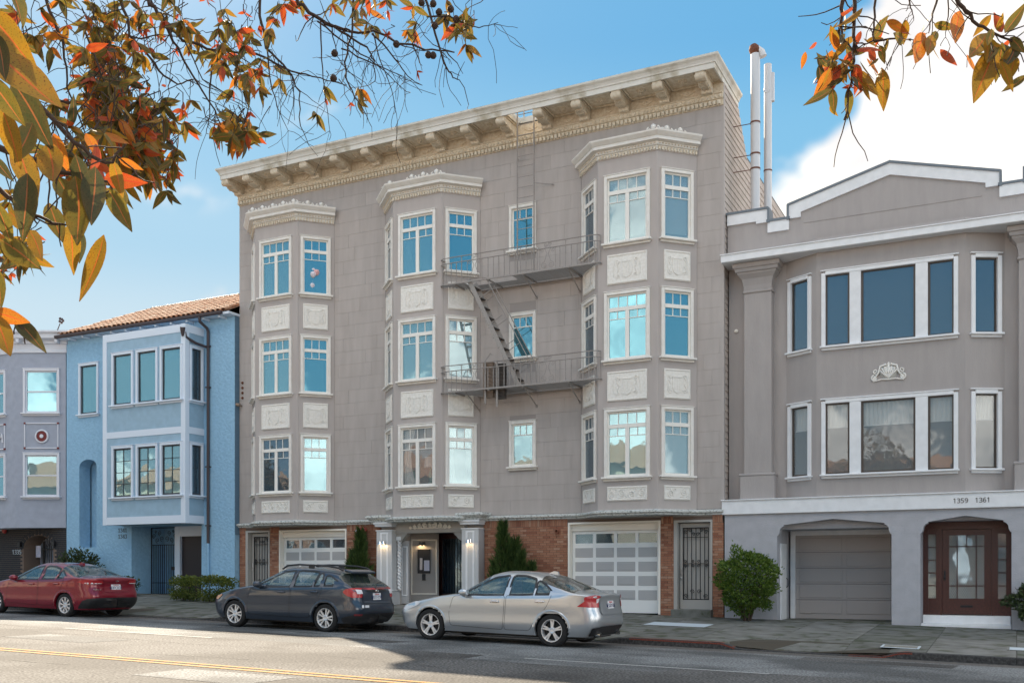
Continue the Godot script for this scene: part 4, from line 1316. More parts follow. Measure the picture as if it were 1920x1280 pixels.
func build_escape() -> void:
	var F := thing("fire_escape", "grey iron fire escape with two railed platforms and a steep stair", "fire escape", Vector3.ZERO)
	for py in [9.97, 6.84]:
		var zf := 0.99
		# frame
		var f := MB.new()
		f.cbox(Vector3(-12.57, py, zf), Vector3(4.72, 0.05, 0.03), 0.006)
		f.tube([Vector3(-14.93, py, zf), Vector3(-15.05, py, zf - 0.04), Vector3(-15.10, py, zf - 0.14)], 0.022, 0.022, 5)
		f.tube([Vector3(-10.21, py, zf), Vector3(-10.10, py, zf - 0.04), Vector3(-10.07, py, zf - 0.13)], 0.022, 0.022, 5)
		f.b2(Vector3(-14.35, py - 0.03, 0.02), Vector3(-10.95, py + 0.02, 0.06))
		for x in [-14.6, -13.5, -12.4, -11.0]:
			f.b2(Vector3(x, py - 0.05, 0.05), Vector3(x + 0.03, py - 0.005, zf))
		put(F, "platform_frame", f.mesh(), M.escape_paint)
		# slats, with the stair hatch left open
		for k in 12:
			var z := 0.12 + k * 0.072
			var xa := -14.25 - minf(z, 0.84) + 0.03
			var xb := -11.03 + minf(z, 0.84) - 0.03
			var segs := [[xa, xb]]
			if z > 0.50: segs = [[xa, -14.3], [-12.75 if py > 8.0 else -13.9, xb]]
			if py < 8.0 and z > 0.50: segs = [[xa, xb]]
			for s in segs:
				if s[1] - s[0] > 0.05: bar(F, "slat", Vector3(s[0], py - 0.004, z), Vector3(s[1], py + 0.012, z + 0.034), M.escape_paint)
		# diagonal struts down to the wall
		for x in [-14.25, -12.38, -11.03]:
			var s := MB.new()
			s.tube([Vector3(x, py - 0.03, 0.93), Vector3(x - 0.03, py - 0.42, 0.03)], 0.017, 0.017, 6)
			s.cbox(Vector3(x - 0.03, py - 0.43, 0.015), Vector3(0.07, 0.09, 0.025), 0.006)
			put(F, "strut", s.mesh(), M.escape_paint)
		# rails
		var rl := MB.new()
		for hh in [0.76, 0.60]:
			rl.tube([Vector3(-15.03, py + hh, 0.78), Vector3(-15.08, py + hh, 0.9), Vector3(-15.0, py + hh, 0.97), Vector3(-14.88, py + hh, zf + 0.01), Vector3(-10.3, py + hh, zf + 0.01), Vector3(-10.14, py + hh, 0.96), Vector3(-10.10, py + hh, 0.86)], 0.014, 0.014, 6)
		put(F, "rail", rl.mesh(), M.escape_paint)
		var panels := [-13.92, -11.62]
		var x := -14.86
		while x < -10.2:
			var free := true
			for p in panels:
				if absf(x - p) < 0.27: free = false
			if free:
				bar(F, "baluster", Vector3(x - 0.009, py + 0.02, zf - 0.009), Vector3(x + 0.009, py + (0.60 if int(x * 100) % 3 else 0.76), zf + 0.009), M.escape_paint)
			x += 0.172
		for p in [[-15.06, 0.84], [-10.10, 0.88]]:
			bar(F, "baluster", Vector3(p[0] - 0.009, py + 0.02, p[1]), Vector3(p[0] + 0.009, py + 0.76, p[1] + 0.018), M.escape_paint)
		for p in panels:
			var sc := MB.new()
			for sx in [-1.0, 1.0]:
				sc.tube([Vector3(p + sx * 0.24, py + 0.02, zf), Vector3(p + sx * 0.24, py + 0.60, zf)], 0.008, 0.008, 5)
				sc.tube(spiral(Vector3(p + sx * 0.105, py + 0.13, zf), 0.095, 1.8, PI / 2 if sx > 0 else PI / 2, -sx), 0.008, 0.007, 5)
				sc.tube([Vector3(p + sx * 0.10, py + 0.225, zf), Vector3(p + sx * 0.02, py + 0.45, zf), Vector3(p + sx * 0.10, py + 0.62, zf)], 0.008, 0.008, 5)
				sc.tube(spiral(Vector3(p + sx * 0.17, py + 0.54, zf), 0.06, 1.5, PI, sx), 0.008, 0.007, 5)
				sc.tube(spiral(Vector3(p + sx * 0.06, py + 0.69, zf), 0.06, 1.5, 0.0, sx), 0.008, 0.007, 5)
			put(F, "scroll_panel", sc.mesh(), M.escape_paint)
	# the stair between the platforms
	var top := Vector3(-14.12, 9.99, 0.0)
	var foot := Vector3(-12.55, 6.88, 0.0)
	for z in [0.55, 0.93]:
		var s := MB.new()
		var d := (foot - top)
		var ang := atan2(d.y, d.x)
		s.cbox((top + foot) / 2 + Vector3(0, 0, z), Vector3(d.length() + 0.1, 0.13, 0.02), 0.004, Basis(Vector3.BACK, ang))
		put(F, "stringer", s.mesh(), M.escape_paint)
		var h := MB.new()
		var off := Vector3(0.48, 0.32, 0.0)
		h.tube([top + Vector3(0.42, 0.05, z), top + off * 0.9 + Vector3(0.1, -0.25, z), foot + off + Vector3(-0.12, 0.30, z), foot + Vector3(0.38, 0.12, z), foot + Vector3(0.40, -0.05, z)], 0.014, 0.014, 6)
		for t in [0.18, 0.42, 0.66, 0.88]:
			var a := top.lerp(foot, t) + Vector3(0, 0, z)
			h.tube([a + Vector3(0.03, 0.02, 0), a + Vector3(0.40, 0.22, 0)], 0.011, 0.011, 5)
		put(F, "handrail", h.mesh(), M.escape_paint)
	for k in 10:
		var p := top.lerp(foot, (k + 0.6) / 10.2)
		bar(F, "stair_tread", Vector3(p.x - 0.09, p.y - 0.012, 0.56), Vector3(p.x + 0.09, p.y + 0.012, 0.92), M.rusty_iron)
	# roof ladder with its two hooked tops
	var lad := MB.new()
	for x in [-12.90, -12.37]:
		var pts := [Vector3(x, 9.99, 0.28), Vector3(x, 14.95, 0.28)]
		var arc := []
		for k in 9:
			var a := PI * k / 8.0
			arc.push_back(Vector3(x, 15.05 + 0.20 * sin(a), 0.28 - 0.22 + 0.22 * cos(a)))
		pts.append_array(arc)
		pts.push_back(Vector3(x, 14.86, -0.16))
		lad.tube(pts, 0.021, 0.021, 6)
	for e in [[-12.90, 11.9, -13.02, 11.9], [-12.37, 12.75, -11.85, 12.70], [-12.9, 13.6, -13.0, 13.6]]:
		lad.tube([Vector3(e[0], e[1], 0.28), Vector3(e[2], e[3], 0.02)], 0.012, 0.012, 5)
	put(F, "roof_ladder", lad.mesh(), M.escape_paint)
	for k in 16:
		bar(F, "rung", Vector3(-12.885, 10.28 + k * 0.30, 0.271), Vector3(-12.385, 10.297 + k * 0.30, 0.289), M.escape_paint)
	# drop ladder folded up against the lower rail
	var dl := MB.new()
	for e in [[-13.62, 7.66, 6.42], [-13.24, 7.62, 6.30]]:
		dl.cbox(Vector3(e[0], (e[1] + e[2]) / 2, 0.90), Vector3(0.05, e[1] - e[2], 0.04), 0.006)
	dl.tube([Vector3(-13.62, 7.66, 0.90), Vector3(-13.45, 7.86, 0.9), Vector3(-13.40, 7.80, 0.9)], 0.012, 0.012, 5)
	put(F, "drop_ladder_rail", dl.mesh(), M.escape_paint)
	for k in 26:
		var yy := 6.62 + k * 0.039
		bar(F, "folded_rung", Vector3(-13.72, yy, 0.70), Vector3(-13.40, yy + 0.02, 0.86), M.old_wood)
		bar(F, "folded_rung", Vector3(-13.36, yy - 0.05, 0.62), Vector3(-13.06, yy - 0.03, 0.80), M.rusty_iron)
	settle(F, Vector3(-12.6, 6.84, 0.0))


func build_right_house() -> void:
	var H := thing("stucco_house", "taupe stucco house with white stepped parapet, angled bay windows and arched garage", "building", Vector3.ZERO)
	var x0 := -6.92
	var x1 := 1.25
	var zu := -0.45  # recessed upper wall
	# body with openings kept free at the ground floor
	var b := MB.new()
	b.b2(Vector3(x0, 3.05, -11.0), Vector3(x1, 10.6, -1.2))
	b.b2(Vector3(x0, -0.4, -11.0), Vector3(x1, 3.05, -2.4))
	put(H, "body", b.mesh(), M.taupe)
	# ground floor wall with two flat-arched openings
	var gw := MB.new()
	var gx := [[-5.55, -2.76, -4.155], [-2.10, -0.11, -1.105]]
	gw.b2(Vector3(x0, -0.4, -2.4), Vector3(-5.55, 3.12, 0.0))
	gw.b2(Vector3(-2.76, -0.4, -1.9), Vector3(-2.10, 3.12, 0.0))
	gw.b2(Vector3(-0.11, -0.4, -2.4), Vector3(x1, 3.12, 0.0))
	for o in gx:
		var pl := PackedVector2Array()
		var w: float = o[1] - o[0]
		for q in [[0.0, 3.12], [0.0, 2.54], [0.03, 2.56], [0.06, 2.62], [0.07, 2.70], [0.11, 2.76], [0.17, 2.79], [0.17, 2.82]]:
			pl.push_back(Vector2(o[0] + q[0], q[1]))
		pl.push_back(Vector2(o[2], 2.95))
		for q in [[0.17, 2.82], [0.17, 2.79], [0.11, 2.76], [0.07, 2.70], [0.06, 2.62], [0.03, 2.56], [0.0, 2.54], [0.0, 3.12]]:
			pl.push_back(Vector2(o[1] - q[0], q[1]))
		gw.prism(pl, -0.32, 0.0)
	var gwall := put(H, "ground_floor_wall", gw.mesh(), M.cool_block)
	# faint courses of the block facing
	for o in [[x0, -5.55], [-2.76, -2.10], [-0.11, x1]]:
		var y := 0.35
		var r := 0
		while y < 3.10:
			var x: float = o[0] - (0.3 if r % 2 else 0.0)
			while x < o[1] - 0.02:
				var a: float = maxf(x, o[0])
				var e: float = minf(x + 0.594, o[1])
				if e - a > 0.03: bar(gwall, "facing_block", Vector3(a + 0.002, y, 0.0005), Vector3(e - 0.002, minf(y + 0.196, 3.115), 0.004 + rng.randf_range(0, 0.0015)), M.cool_block)
				x += 0.6
			y += 0.2
			r += 1
	# upper walls: flat stretches, then the bay in three faces with openings
	var uw := MB.new()
	uw.b2(Vector3(x0, 3.12, -1.2), Vector3(-5.40, 9.9, zu))
	uw.b2(Vector3(-0.26, 3.12, -1.2), Vector3(x1, 9.9, zu))
	var fc := [
		[Transform3D(Basis.IDENTITY, Vector3(-2.83, 0, 0.0)), 3.46, [[-1.52, -0.92], [-0.65, 0.62], [0.90, 1.49]]],
		[Transform3D(Basis(Vector3.UP, -atan2(0.45, 0.84)), Vector3(-4.98, 0, -0.225)), 0.953, [[-0.33, 0.24]]],
		[Transform3D(Basis(Vector3.UP, atan2(0.45, 0.84)), Vector3(-0.68, 0, -0.225)), 0.953, [[-0.26, 0.31]]]]
	var wr := [[4.07, 5.88], [7.31, 9.13]]
	for f in fc:
		var xf: Transform3D = f[0]
		var hw: float = f[1] / 2
		var lo: float = f[2][0][0]
		var hi: float = f[2][-1][1]
		for s in [[-hw, lo], [hi, hw]]:
			uw.box(xf * Vector3((s[0] + s[1]) / 2, 6.6, -0.07), Vector3(s[1] - s[0], 6.96, 0.14), xf.basis)
		var yy := 3.12
		for r in wr:
			uw.box(xf * Vector3((lo + hi) / 2, (yy + r[0]) / 2, -0.07), Vector3(hi - lo, r[0] - yy, 0.14), xf.basis)
			yy = r[1]
		uw.box(xf * Vector3((lo + hi) / 2, (yy + 10.08) / 2, -0.07), Vector3(hi - lo, 10.08 - yy, 0.14), xf.basis)
	put(H, "upper_wall", uw.mesh(), M.taupe)
	var rm := MB.new()
	rm.b2(Vector3(-5.4, 6.3, -1.2), Vector3(-0.26, 6.5, -0.5))
	rm.b2(Vector3(-5.4, 3.12, -1.2), Vector3(-0.26, 3.2, -0.16))
	rm.b2(Vector3(-5.4, 3.2, -1.21), Vector3(-0.26, 9.9, -1.19))
	put(H, "inner_wall", rm.mesh(), M.room)
	for r in wr.size():
		for fi in 3:
			var f: Array = fc[fi]
			var xf: Transform3D = f[0]
			var lo: float = f[2][0][0] - 0.085
			var hi: float = f[2][-1][1] + 0.085
			var y0: float = wr[r][0]
			var y1: float = wr[r][1]
			var c := MB.new()
			c.cbox(Vector3(lo + 0.05, (y0 + y1) / 2, 0.005), Vector3(0.10, y1 - y0 + 0.06, 0.09), 0.008)
			c.cbox(Vector3(hi - 0.05, (y0 + y1) / 2, 0.005), Vector3(0.10, y1 - y0 + 0.06, 0.09), 0.008)
			c.cbox(Vector3((lo + hi) / 2, y1 + 0.03, 0.007), Vector3(hi - lo - 0.2, 0.10, 0.09), 0.008)
			c.cbox(Vector3((lo + hi) / 2, y1 + 0.09, 0.015), Vector3(hi - lo + 0.04, 0.03, 0.11), 0.006)
			for k in f[2].size() - 1:
				c.cbox(Vector3((f[2][k][1] + f[2][k + 1][0]) / 2, (y0 + y1) / 2, 0.003), Vector3(f[2][k + 1][0] - f[2][k][1], y1 - y0, 0.08), 0.006)
			var o := put(H, "window", c.mesh(), M.bright_white)
			o.transform = xf
			var s := MB.new()
			s.cbox(Vector3((lo + hi) / 2, y0 - 0.025, 0.04), Vector3(hi - lo + 0.06, 0.05, 0.17), 0.01)
			s.cbox(Vector3((lo + hi) / 2, y0 - 0.08, 0.015), Vector3(hi - lo, 0.06, 0.08), 0.01)
			put(o, "sill", s.mesh(), M.bright_white)
			for p in f[2]:
				var fr := MB.new()
				var t := 0.05
				fr.b2(Vector3(p[0], y0, -0.09), Vector3(p[0] + t, y1, -0.03))
				fr.b2(Vector3(p[1] - t, y0, -0.09), Vector3(p[1], y1, -0.03))
				fr.b2(Vector3(p[0] + t, y1 - t, -0.09), Vector3(p[1] - t, y1, -0.031))
				fr.b2(Vector3(p[0] + t, y0, -0.09), Vector3(p[1] - t, y0 + t, -0.031))
				put(o, "sash", fr.mesh(), M.bronze_frame)
				bar(o, "pane", Vector3(p[0] + t - 0.004, y0 + t - 0.004, -0.064), Vector3(p[1] - t + 0.004, y1 - t + 0.004, -0.058), M.pane_clear if r == 0 else (M.pane_dark if fi != 1 else M.pane_dark))
				if r == 0:
					# pleated shade across the upper third
					var sh := MB.new()
					var n := int((p[1] - p[0]) / 0.055)
					for k in n:
						sh.box(Vector3(lerpf(p[0] + 0.05, p[1] - 0.05, (k + 0.5) / n), y1 - 0.33, -0.15), Vector3((p[1] - p[0] - 0.1) / n, 0.56, 0.012), Basis(Vector3.UP, 0.35 if k % 2 else -0.35))
					sh.b2(Vector3(p[0] + 0.05, y1 - 0.63, -0.17), Vector3(p[1] - 0.05, y1 - 0.60, -0.13))
					put(o, "pleated_shade", sh.mesh(), M.curtain)
	# painted ornament between the floors
	var orn := MB.new()
	var op := Vector3(-2.83, 6.5, 0.0)
	orn.lathe([Vector2(0.0, -0.15), Vector2(0.13, -0.11), Vector2(0.19, 0.02), Vector2(0.16, 0.14), Vector2(0.0, 0.20)], Transform3D(Basis.from_scale(Vector3(1.25, 1, 0.3)), op), 20)
	for q in 7: orn.tube([op + Vector3(0, -0.12, 0.04), op + Vector3(sin((q - 3) * 0.36) * 0.15, -0.02 + 0.05 * cos((q - 3) * 0.36), 0.065), op + Vector3(sin((q - 3) * 0.36) * 0.24, 0.02 + 0.15 * cos((q - 3) * 0.36), 0.03)], 0.014, 0.022, 5)
	for sx in [-1.0, 1.0]:
		orn.tube(spiral(op + Vector3(sx * 0.33, -0.10, 0.02), 0.075, 1.5, PI / 2, -sx), 0.024, 0.016, 6)
		orn.tube(spiral(op + Vector3(sx * 0.30, 0.06, 0.02), 0.06, 1.3, -PI / 2, sx), 0.02, 0.014, 6)
		orn.tube([op + Vector3(sx * 0.05, 0.22, 0.02), op + Vector3(sx * 0.19, 0.18, 0.03), op + Vector3(sx * 0.23, 0.03, 0.03), op + Vector3(sx * 0.30, -0.06, 0.02), op + Vector3(sx * 0.36, -0.17, 0.02)], 0.032, 0.022, 6)
		orn.tube([op + Vector3(0, -0.15, 0.02), op + Vector3(sx * 0.16, -0.14, 0.02), op + Vector3(sx * 0.36, -0.18, 0.02)], 0.024, 0.016, 6)
	orn.lathe([Vector2(0.05, 0.17), Vector2(0.04, 0.24), Vector2(0.0, 0.29)], Transform3D(Basis.from_scale(Vector3(1, 1, 0.5)), op), 8)
	put(H, "plaster_ornament", orn.mesh(), M.white_plaster)
	# pilasters beside the bay
	for px in [-6.09, 0.40]:
		var p := MB.new()
		p.cbox(Vector3(px, 6.6, zu + 0.13), Vector3(0.72, 4.9, 0.30), 0.012)
		p.cbox(Vector3(px, 3.82, zu + 0.17), Vector3(0.90, 0.66, 0.40), 0.015)
		p.cbox(Vector3(px, 4.16, zu + 0.17), Vector3(0.95, 0.07, 0.44), 0.02)
		p.cbox(Vector3(px, 8.98, zu + 0.14), Vector3(0.78, 0.07, 0.35), 0.015)
		p.molding([Vector2(px - 0.36, zu), Vector2(px - 0.36, zu + 0.28), Vector2(px + 0.36, zu + 0.28), Vector2(px + 0.36, zu)], [Vector2(0.0, 9.0), Vector2(0.01, 9.15), Vector2(0.05, 9.32), Vector2(0.14, 9.43), Vector2(0.15, 9.47), Vector2(0.19, 9.48), Vector2(0.20, 9.56), Vector2(0.24, 9.58), Vector2(0.25, 9.69), Vector2(-0.1, 9.69)])
		put(H, "pilaster", p.mesh(), M.taupe)
	# white cornice slab over the upper floors and white band above the ground floor
	var co := MB.new()
	co.cbox(Vector3((x0 + x1) / 2, 9.80, -0.12), Vector3(x1 - x0 + 0.06, 0.19, 0.84), 0.012)
	co.cbox(Vector3((x0 + x1) / 2, 9.90, -0.10), Vector3(x1 - x0 + 0.10, 0.03, 0.86), 0.008)
	put(H, "cornice", co.mesh(), M.bright_white)
	var bd := MB.new()
	bd.cbox(Vector3((x0 + x1) / 2 - 0.02, 3.305, -0.10), Vector3(x1 - x0 + 0.08, 0.37, 0.36), 0.01)
	bd.cbox(Vector3((x0 + x1) / 2 - 0.02, 3.495, -0.08), Vector3(x1 - x0 + 0.12, 0.03, 0.40), 0.008)
	var bo := put(H, "band", bd.mesh(), M.bright_white)
	lettering(bo, "1359", Vector3(-1.20, 3.30, 0.084), 0.115, M.bronze_frame)
	lettering(bo, "1361", Vector3(-0.72, 3.30, 0.084), 0.115, M.bronze_frame)
	# stepped parapet
	var line := [Vector2(x0, 11.12), Vector2(-5.85, 11.12), Vector2(-5.85, 10.78), Vector2(-5.30, 10.78), Vector2(-5.30, 11.12), Vector2(-2.83, 11.78), Vector2(-0.37, 11.12), Vector2(-0.37, 10.80), Vector2(0.18, 10.80), Vector2(0.18, 11.12), Vector2(x1, 11.12)]
	var pp := PackedVector2Array(line)
	pp.push_back(Vector2(x1, 9.9))
	pp.push_back(Vector2(x0, 9.9))
	var pm := MB.new()
	pm.prism(pp, -0.62, -0.30)
	put(H, "parapet", pm.mesh(), M.taupe)
	var pc := MB.new()
	var pk := MB.new()
	for k in line.size() - 1:
		var a: Vector2 = line[k]
		var e: Vector2 = line[k + 1]
		var dd := (e - a).normalized()
		var nn := Vector2(-dd.y, dd.x)
		var ext := dd * 0.028
		pc.prism(PackedVector2Array([a + ext * (0.0 if k == 0 else 0.0) - nn * 0.30 if absf(dd.y) > 0.9 else a - nn * 0.28, (e - nn * 0.30) if absf(dd.y) > 0.9 else e - nn * 0.28, e + nn * 0.0, a + nn * 0.0]), -0.302 - 0.001 * k, -0.245 - 0.002 * (k % 3))
		pk.prism(PackedVector2Array([a - ext - nn * 0.002, e + ext - nn * 0.002, e + ext + nn * 0.055, a - ext + nn * 0.055]), -0.66 - 0.001 * k, -0.215 - 0.002 * (k % 3))
	put(H, "parapet_band", pc.mesh(), M.bright_white)
	put(H, "parapet_coping", pk.mesh(), M.cap_grey)
	var tp := MB.new()
	tp.prism(PackedVector2Array([Vector2(-4.93, 10.62), Vector2(-0.75, 10.62), Vector2(-0.75, 10.80), Vector2(-2.83, 11.36), Vector2(-4.93, 10.78)]), -0.31, -0.288)
	put(H, "parapet_panel", tp.mesh(), M.taupe)
	# garage behind the wide arch
	var rec := MB.new()
	rec.b2(Vector3(-5.56, 2.72, -1.75), Vector3(-2.75, 3.1, -0.32))
	put(H, "recess_ceiling", rec.mesh(), M.cool_block)
	var gf := MB.new()
	gf.b2(Vector3(-5.50, 0.36, -1.62), Vector3(-5.38, 2.72, -1.48))
	gf.b2(Vector3(-2.86, 0.36, -1.62), Vector3(-2.76, 2.72, -1.48))
	gf.b2(Vector3(-5.38, 2.60, -1.62), Vector3(-2.86, 2.72, -1.482))
	put(H, "garage_casing", gf.mesh(), M.bright_white)
	var gd := MB.new()
	gd.b2(Vector3(-5.38, 0.36, -1.64), Vector3(-2.86, 2.60, -1.585))
	var go := put(H, "garage_door", gd.mesh(), M.garage_taupe)
	for r in 5:
		for k in 2:
			var m := MB.new()
			m.cbox(Vector3.ZERO, Vector3(1.10, 0.33, 0.02), 0.008)
			put(go, "panel", m.mesh(), M.garage_taupe, Vector3(-4.72 + k * 1.22, 2.36 - r * 0.425, -1.58))
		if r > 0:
			bar(go, "rail", Vector3(-5.37, 2.36 - r * 0.425 + 0.205, -1.59), Vector3(-2.87, 2.36 - r * 0.425 + 0.212, -1.578), M.dark_gap)  # near-black strip painted as the dark gap between door sections
	bar(go, "handle", Vector3(-5.12, 0.50, -1.585), Vector3(-4.98, 0.53, -1.55), M.steel)
	var sd := MB.new()
	sd.b2(Vector3(-5.56, 0.36, -1.05), Vector3(-5.515, 2.36, -0.38))
	var so := put(H, "side_door", sd.mesh(), M.bright_white)
	var sh2 := MB.new()
	sh2.tube([Vector3(-5.50, 1.45, -0.95), Vector3(-5.46, 1.40, -0.95), Vector3(-5.46, 1.25, -0.95), Vector3(-5.50, 1.20, -0.95)], 0.012, 0.012, 6)
	put(so, "handle", sh2.mesh(), M.iron_black)
	var fl := MB.new()
	fl.b2(Vector3(-5.56, 0.0, -2.3), Vector3(-2.75, 0.355, -0.02))
	put(H, "garage_floor", fl.mesh(), M.slab_3)
	# panelled entrance behind the narrow arch
	var ec := MB.new()
	ec.b2(Vector3(-2.11, 2.85, -1.2), Vector3(-0.10, 3.1, -0.32))
	put(H, "porch_ceiling", ec.mesh(), M.cool_block)
	var es := MB.new()
	es.cbox(Vector3(-1.105, 0.30, -0.40), Vector3(1.98, 0.10, 0.76), 0.012)
	es.cbox(Vector3(-1.105, 0.44, -0.62), Vector3(1.96, 0.20, 0.40), 0.012)
	put(H, "entrance_step", es.mesh(), M.bright_white)
	var dz := -0.80
	var ed := MB.new()
	ed.b2(Vector3(-2.10, 2.66, dz - 0.06), Vector3(-0.11, 2.88, dz + 0.02))
	for q in [[-2.10, -1.98], [-1.80, -1.66], [-0.55, -0.41], [-0.23, -0.11]]:
		ed.b2(Vector3(q[0], 0.54, dz - 0.06), Vector3(q[1], 2.66, dz + 0.015))
	for q in [[-1.98, -1.80], [-0.41, -0.23]]:
		ed.b2(Vector3(q[0], 0.54, dz - 0.05), Vector3(q[1], 0.95, dz))
		ed.b2(Vector3(q[0], 2.54, dz - 0.05), Vector3(q[1], 2.66, dz))
		for k in 4:
			ed.b2(Vector3(q[0], 0.95 + (k + 1) * 0.318 - 0.012, dz - 0.04), Vector3(q[1], 0.95 + (k + 1) * 0.318 + 0.012, dz + 0.005))
	var eo := put(H, "entrance_surround", ed.mesh(), M.mahogany)
	for q in [[-1.98, -1.80], [-0.41, -0.23]]:
		for k in 5:
			bar(eo, "pane", Vector3(q[0] - 0.004, 0.95 + k * 0.318 + 0.008, dz - 0.03), Vector3(q[1] + 0.004, 0.95 + (k + 1) * 0.318 - 0.008, dz - 0.024), M.pane_dark)
	var dm := MB.new()
	dm.b2(Vector3(-1.655, 0.56, dz - 0.05), Vector3(-1.50, 2.65, dz - 0.002))
	dm.b2(Vector3(-0.71, 0.56, dz - 0.05), Vector3(-0.555, 2.65, dz - 0.002))
	dm.b2(Vector3(-1.50, 0.56, dz - 0.05), Vector3(-0.71, 0.95, dz - 0.003))
	dm.b2(Vector3(-1.50, 2.51, dz - 0.05), Vector3(-0.71, 2.65, dz - 0.003))
	for x in [-1.33, -0.90]: dm.b2(Vector3(x, 0.95, dz - 0.045), Vector3(x + 0.024, 2.51, dz))
	for y in [1.25, 2.22]: dm.b2(Vector3(-1.50, y, dz - 0.044), Vector3(-0.71, y + 0.024, dz - 0.001))
	dm.b2(Vector3(-1.115, 2.244, dz - 0.044), Vector3(-1.091, 2.51, dz - 0.001))
	var dor := put(H, "entrance_door", dm.mesh(), M.mahogany)
	for xr in [[-1.50, -1.33], [-1.306, -0.90], [-0.876, -0.71]]:
		for yr in [[0.95, 1.25], [1.274, 2.22], [2.244, 2.51]]:
			bar(dor, "pane", Vector3(xr[0] - 0.004, yr[0] - 0.004, dz - 0.034), Vector3(xr[1] + 0.004, yr[1] + 0.004, dz - 0.028), M.pane_dark)
	# diamond wire in front of the glass
	for r in [[-1.50, -0.71, 0.95, 2.51, dor], [-1.98, -1.80, 0.95, 2.54, eo], [-0.41, -0.23, 0.95, 2.54, eo]]:
		var wm := MB.new()
		var ww: float = r[1] - r[0]
		var hh: float = r[3] - r[2]
		var k := -hh * 0.6
		while k < ww:
			for sg in [-1.0, 1.0]:
				var ta := maxf(0.0, -k / 0.6)
				var tb := minf(hh, (ww - k) / 0.6)
				if tb - ta > 0.02:
					var xa: float = k + ta * 0.6
					var xb: float = k + tb * 0.6
					if sg < 0.0:
						xa = ww - xa
						xb = ww - xb
					var p := Vector3(r[0] + xa, r[2] + ta, dz - 0.018)
					var q := Vector3(r[0] + xb, r[2] + tb, dz - 0.018)
					var sid := (q - p).cross(Vector3.BACK).normalized() * 0.0028
					wm.quad(p - sid, p + sid, q + sid, q - sid)
			k += 0.05
		put(r[4], "wire_mesh", wm.mesh(), M.warm_white)
	var kn := MB.new()
	kn.cbox(Vector3(-1.60, 1.52, dz + 0.012), Vector3(0.045, 0.24, 0.02), 0.006)
	kn.lathe([Vector2(0, 0), Vector2(0.03, 0.01), Vector2(0.032, 0.04), Vector2(0, 0.055)], Transform3D(Basis(Vector3.RIGHT, PI / 2), Vector3(-1.60, 1.47, dz + 0.02)), 10)
	kn.cbox(Vector3(-1.105, 0.76, dz), Vector3(0.28, 0.055, 0.014), 0.005)
	put(dor, "handle", kn.mesh(), M.iron_black)
	settle(H, Vector3(-2.83, 0.3, 0.0))


func lettering(parent: Node, words: String, at: Vector3, high: float, m: Material, font_name := "Droid Sans", called := "house_number") -> MeshInstance3D:
	var t := TextMesh.new()
	var f := SystemFont.new()
	f.font_names = PackedStringArray([font_name])
	t.font = f
	t.text = words
	t.font_size = 32
	t.pixel_size = high / 24.0
	t.depth = 0.012
	return put(parent, called, t, m, at)


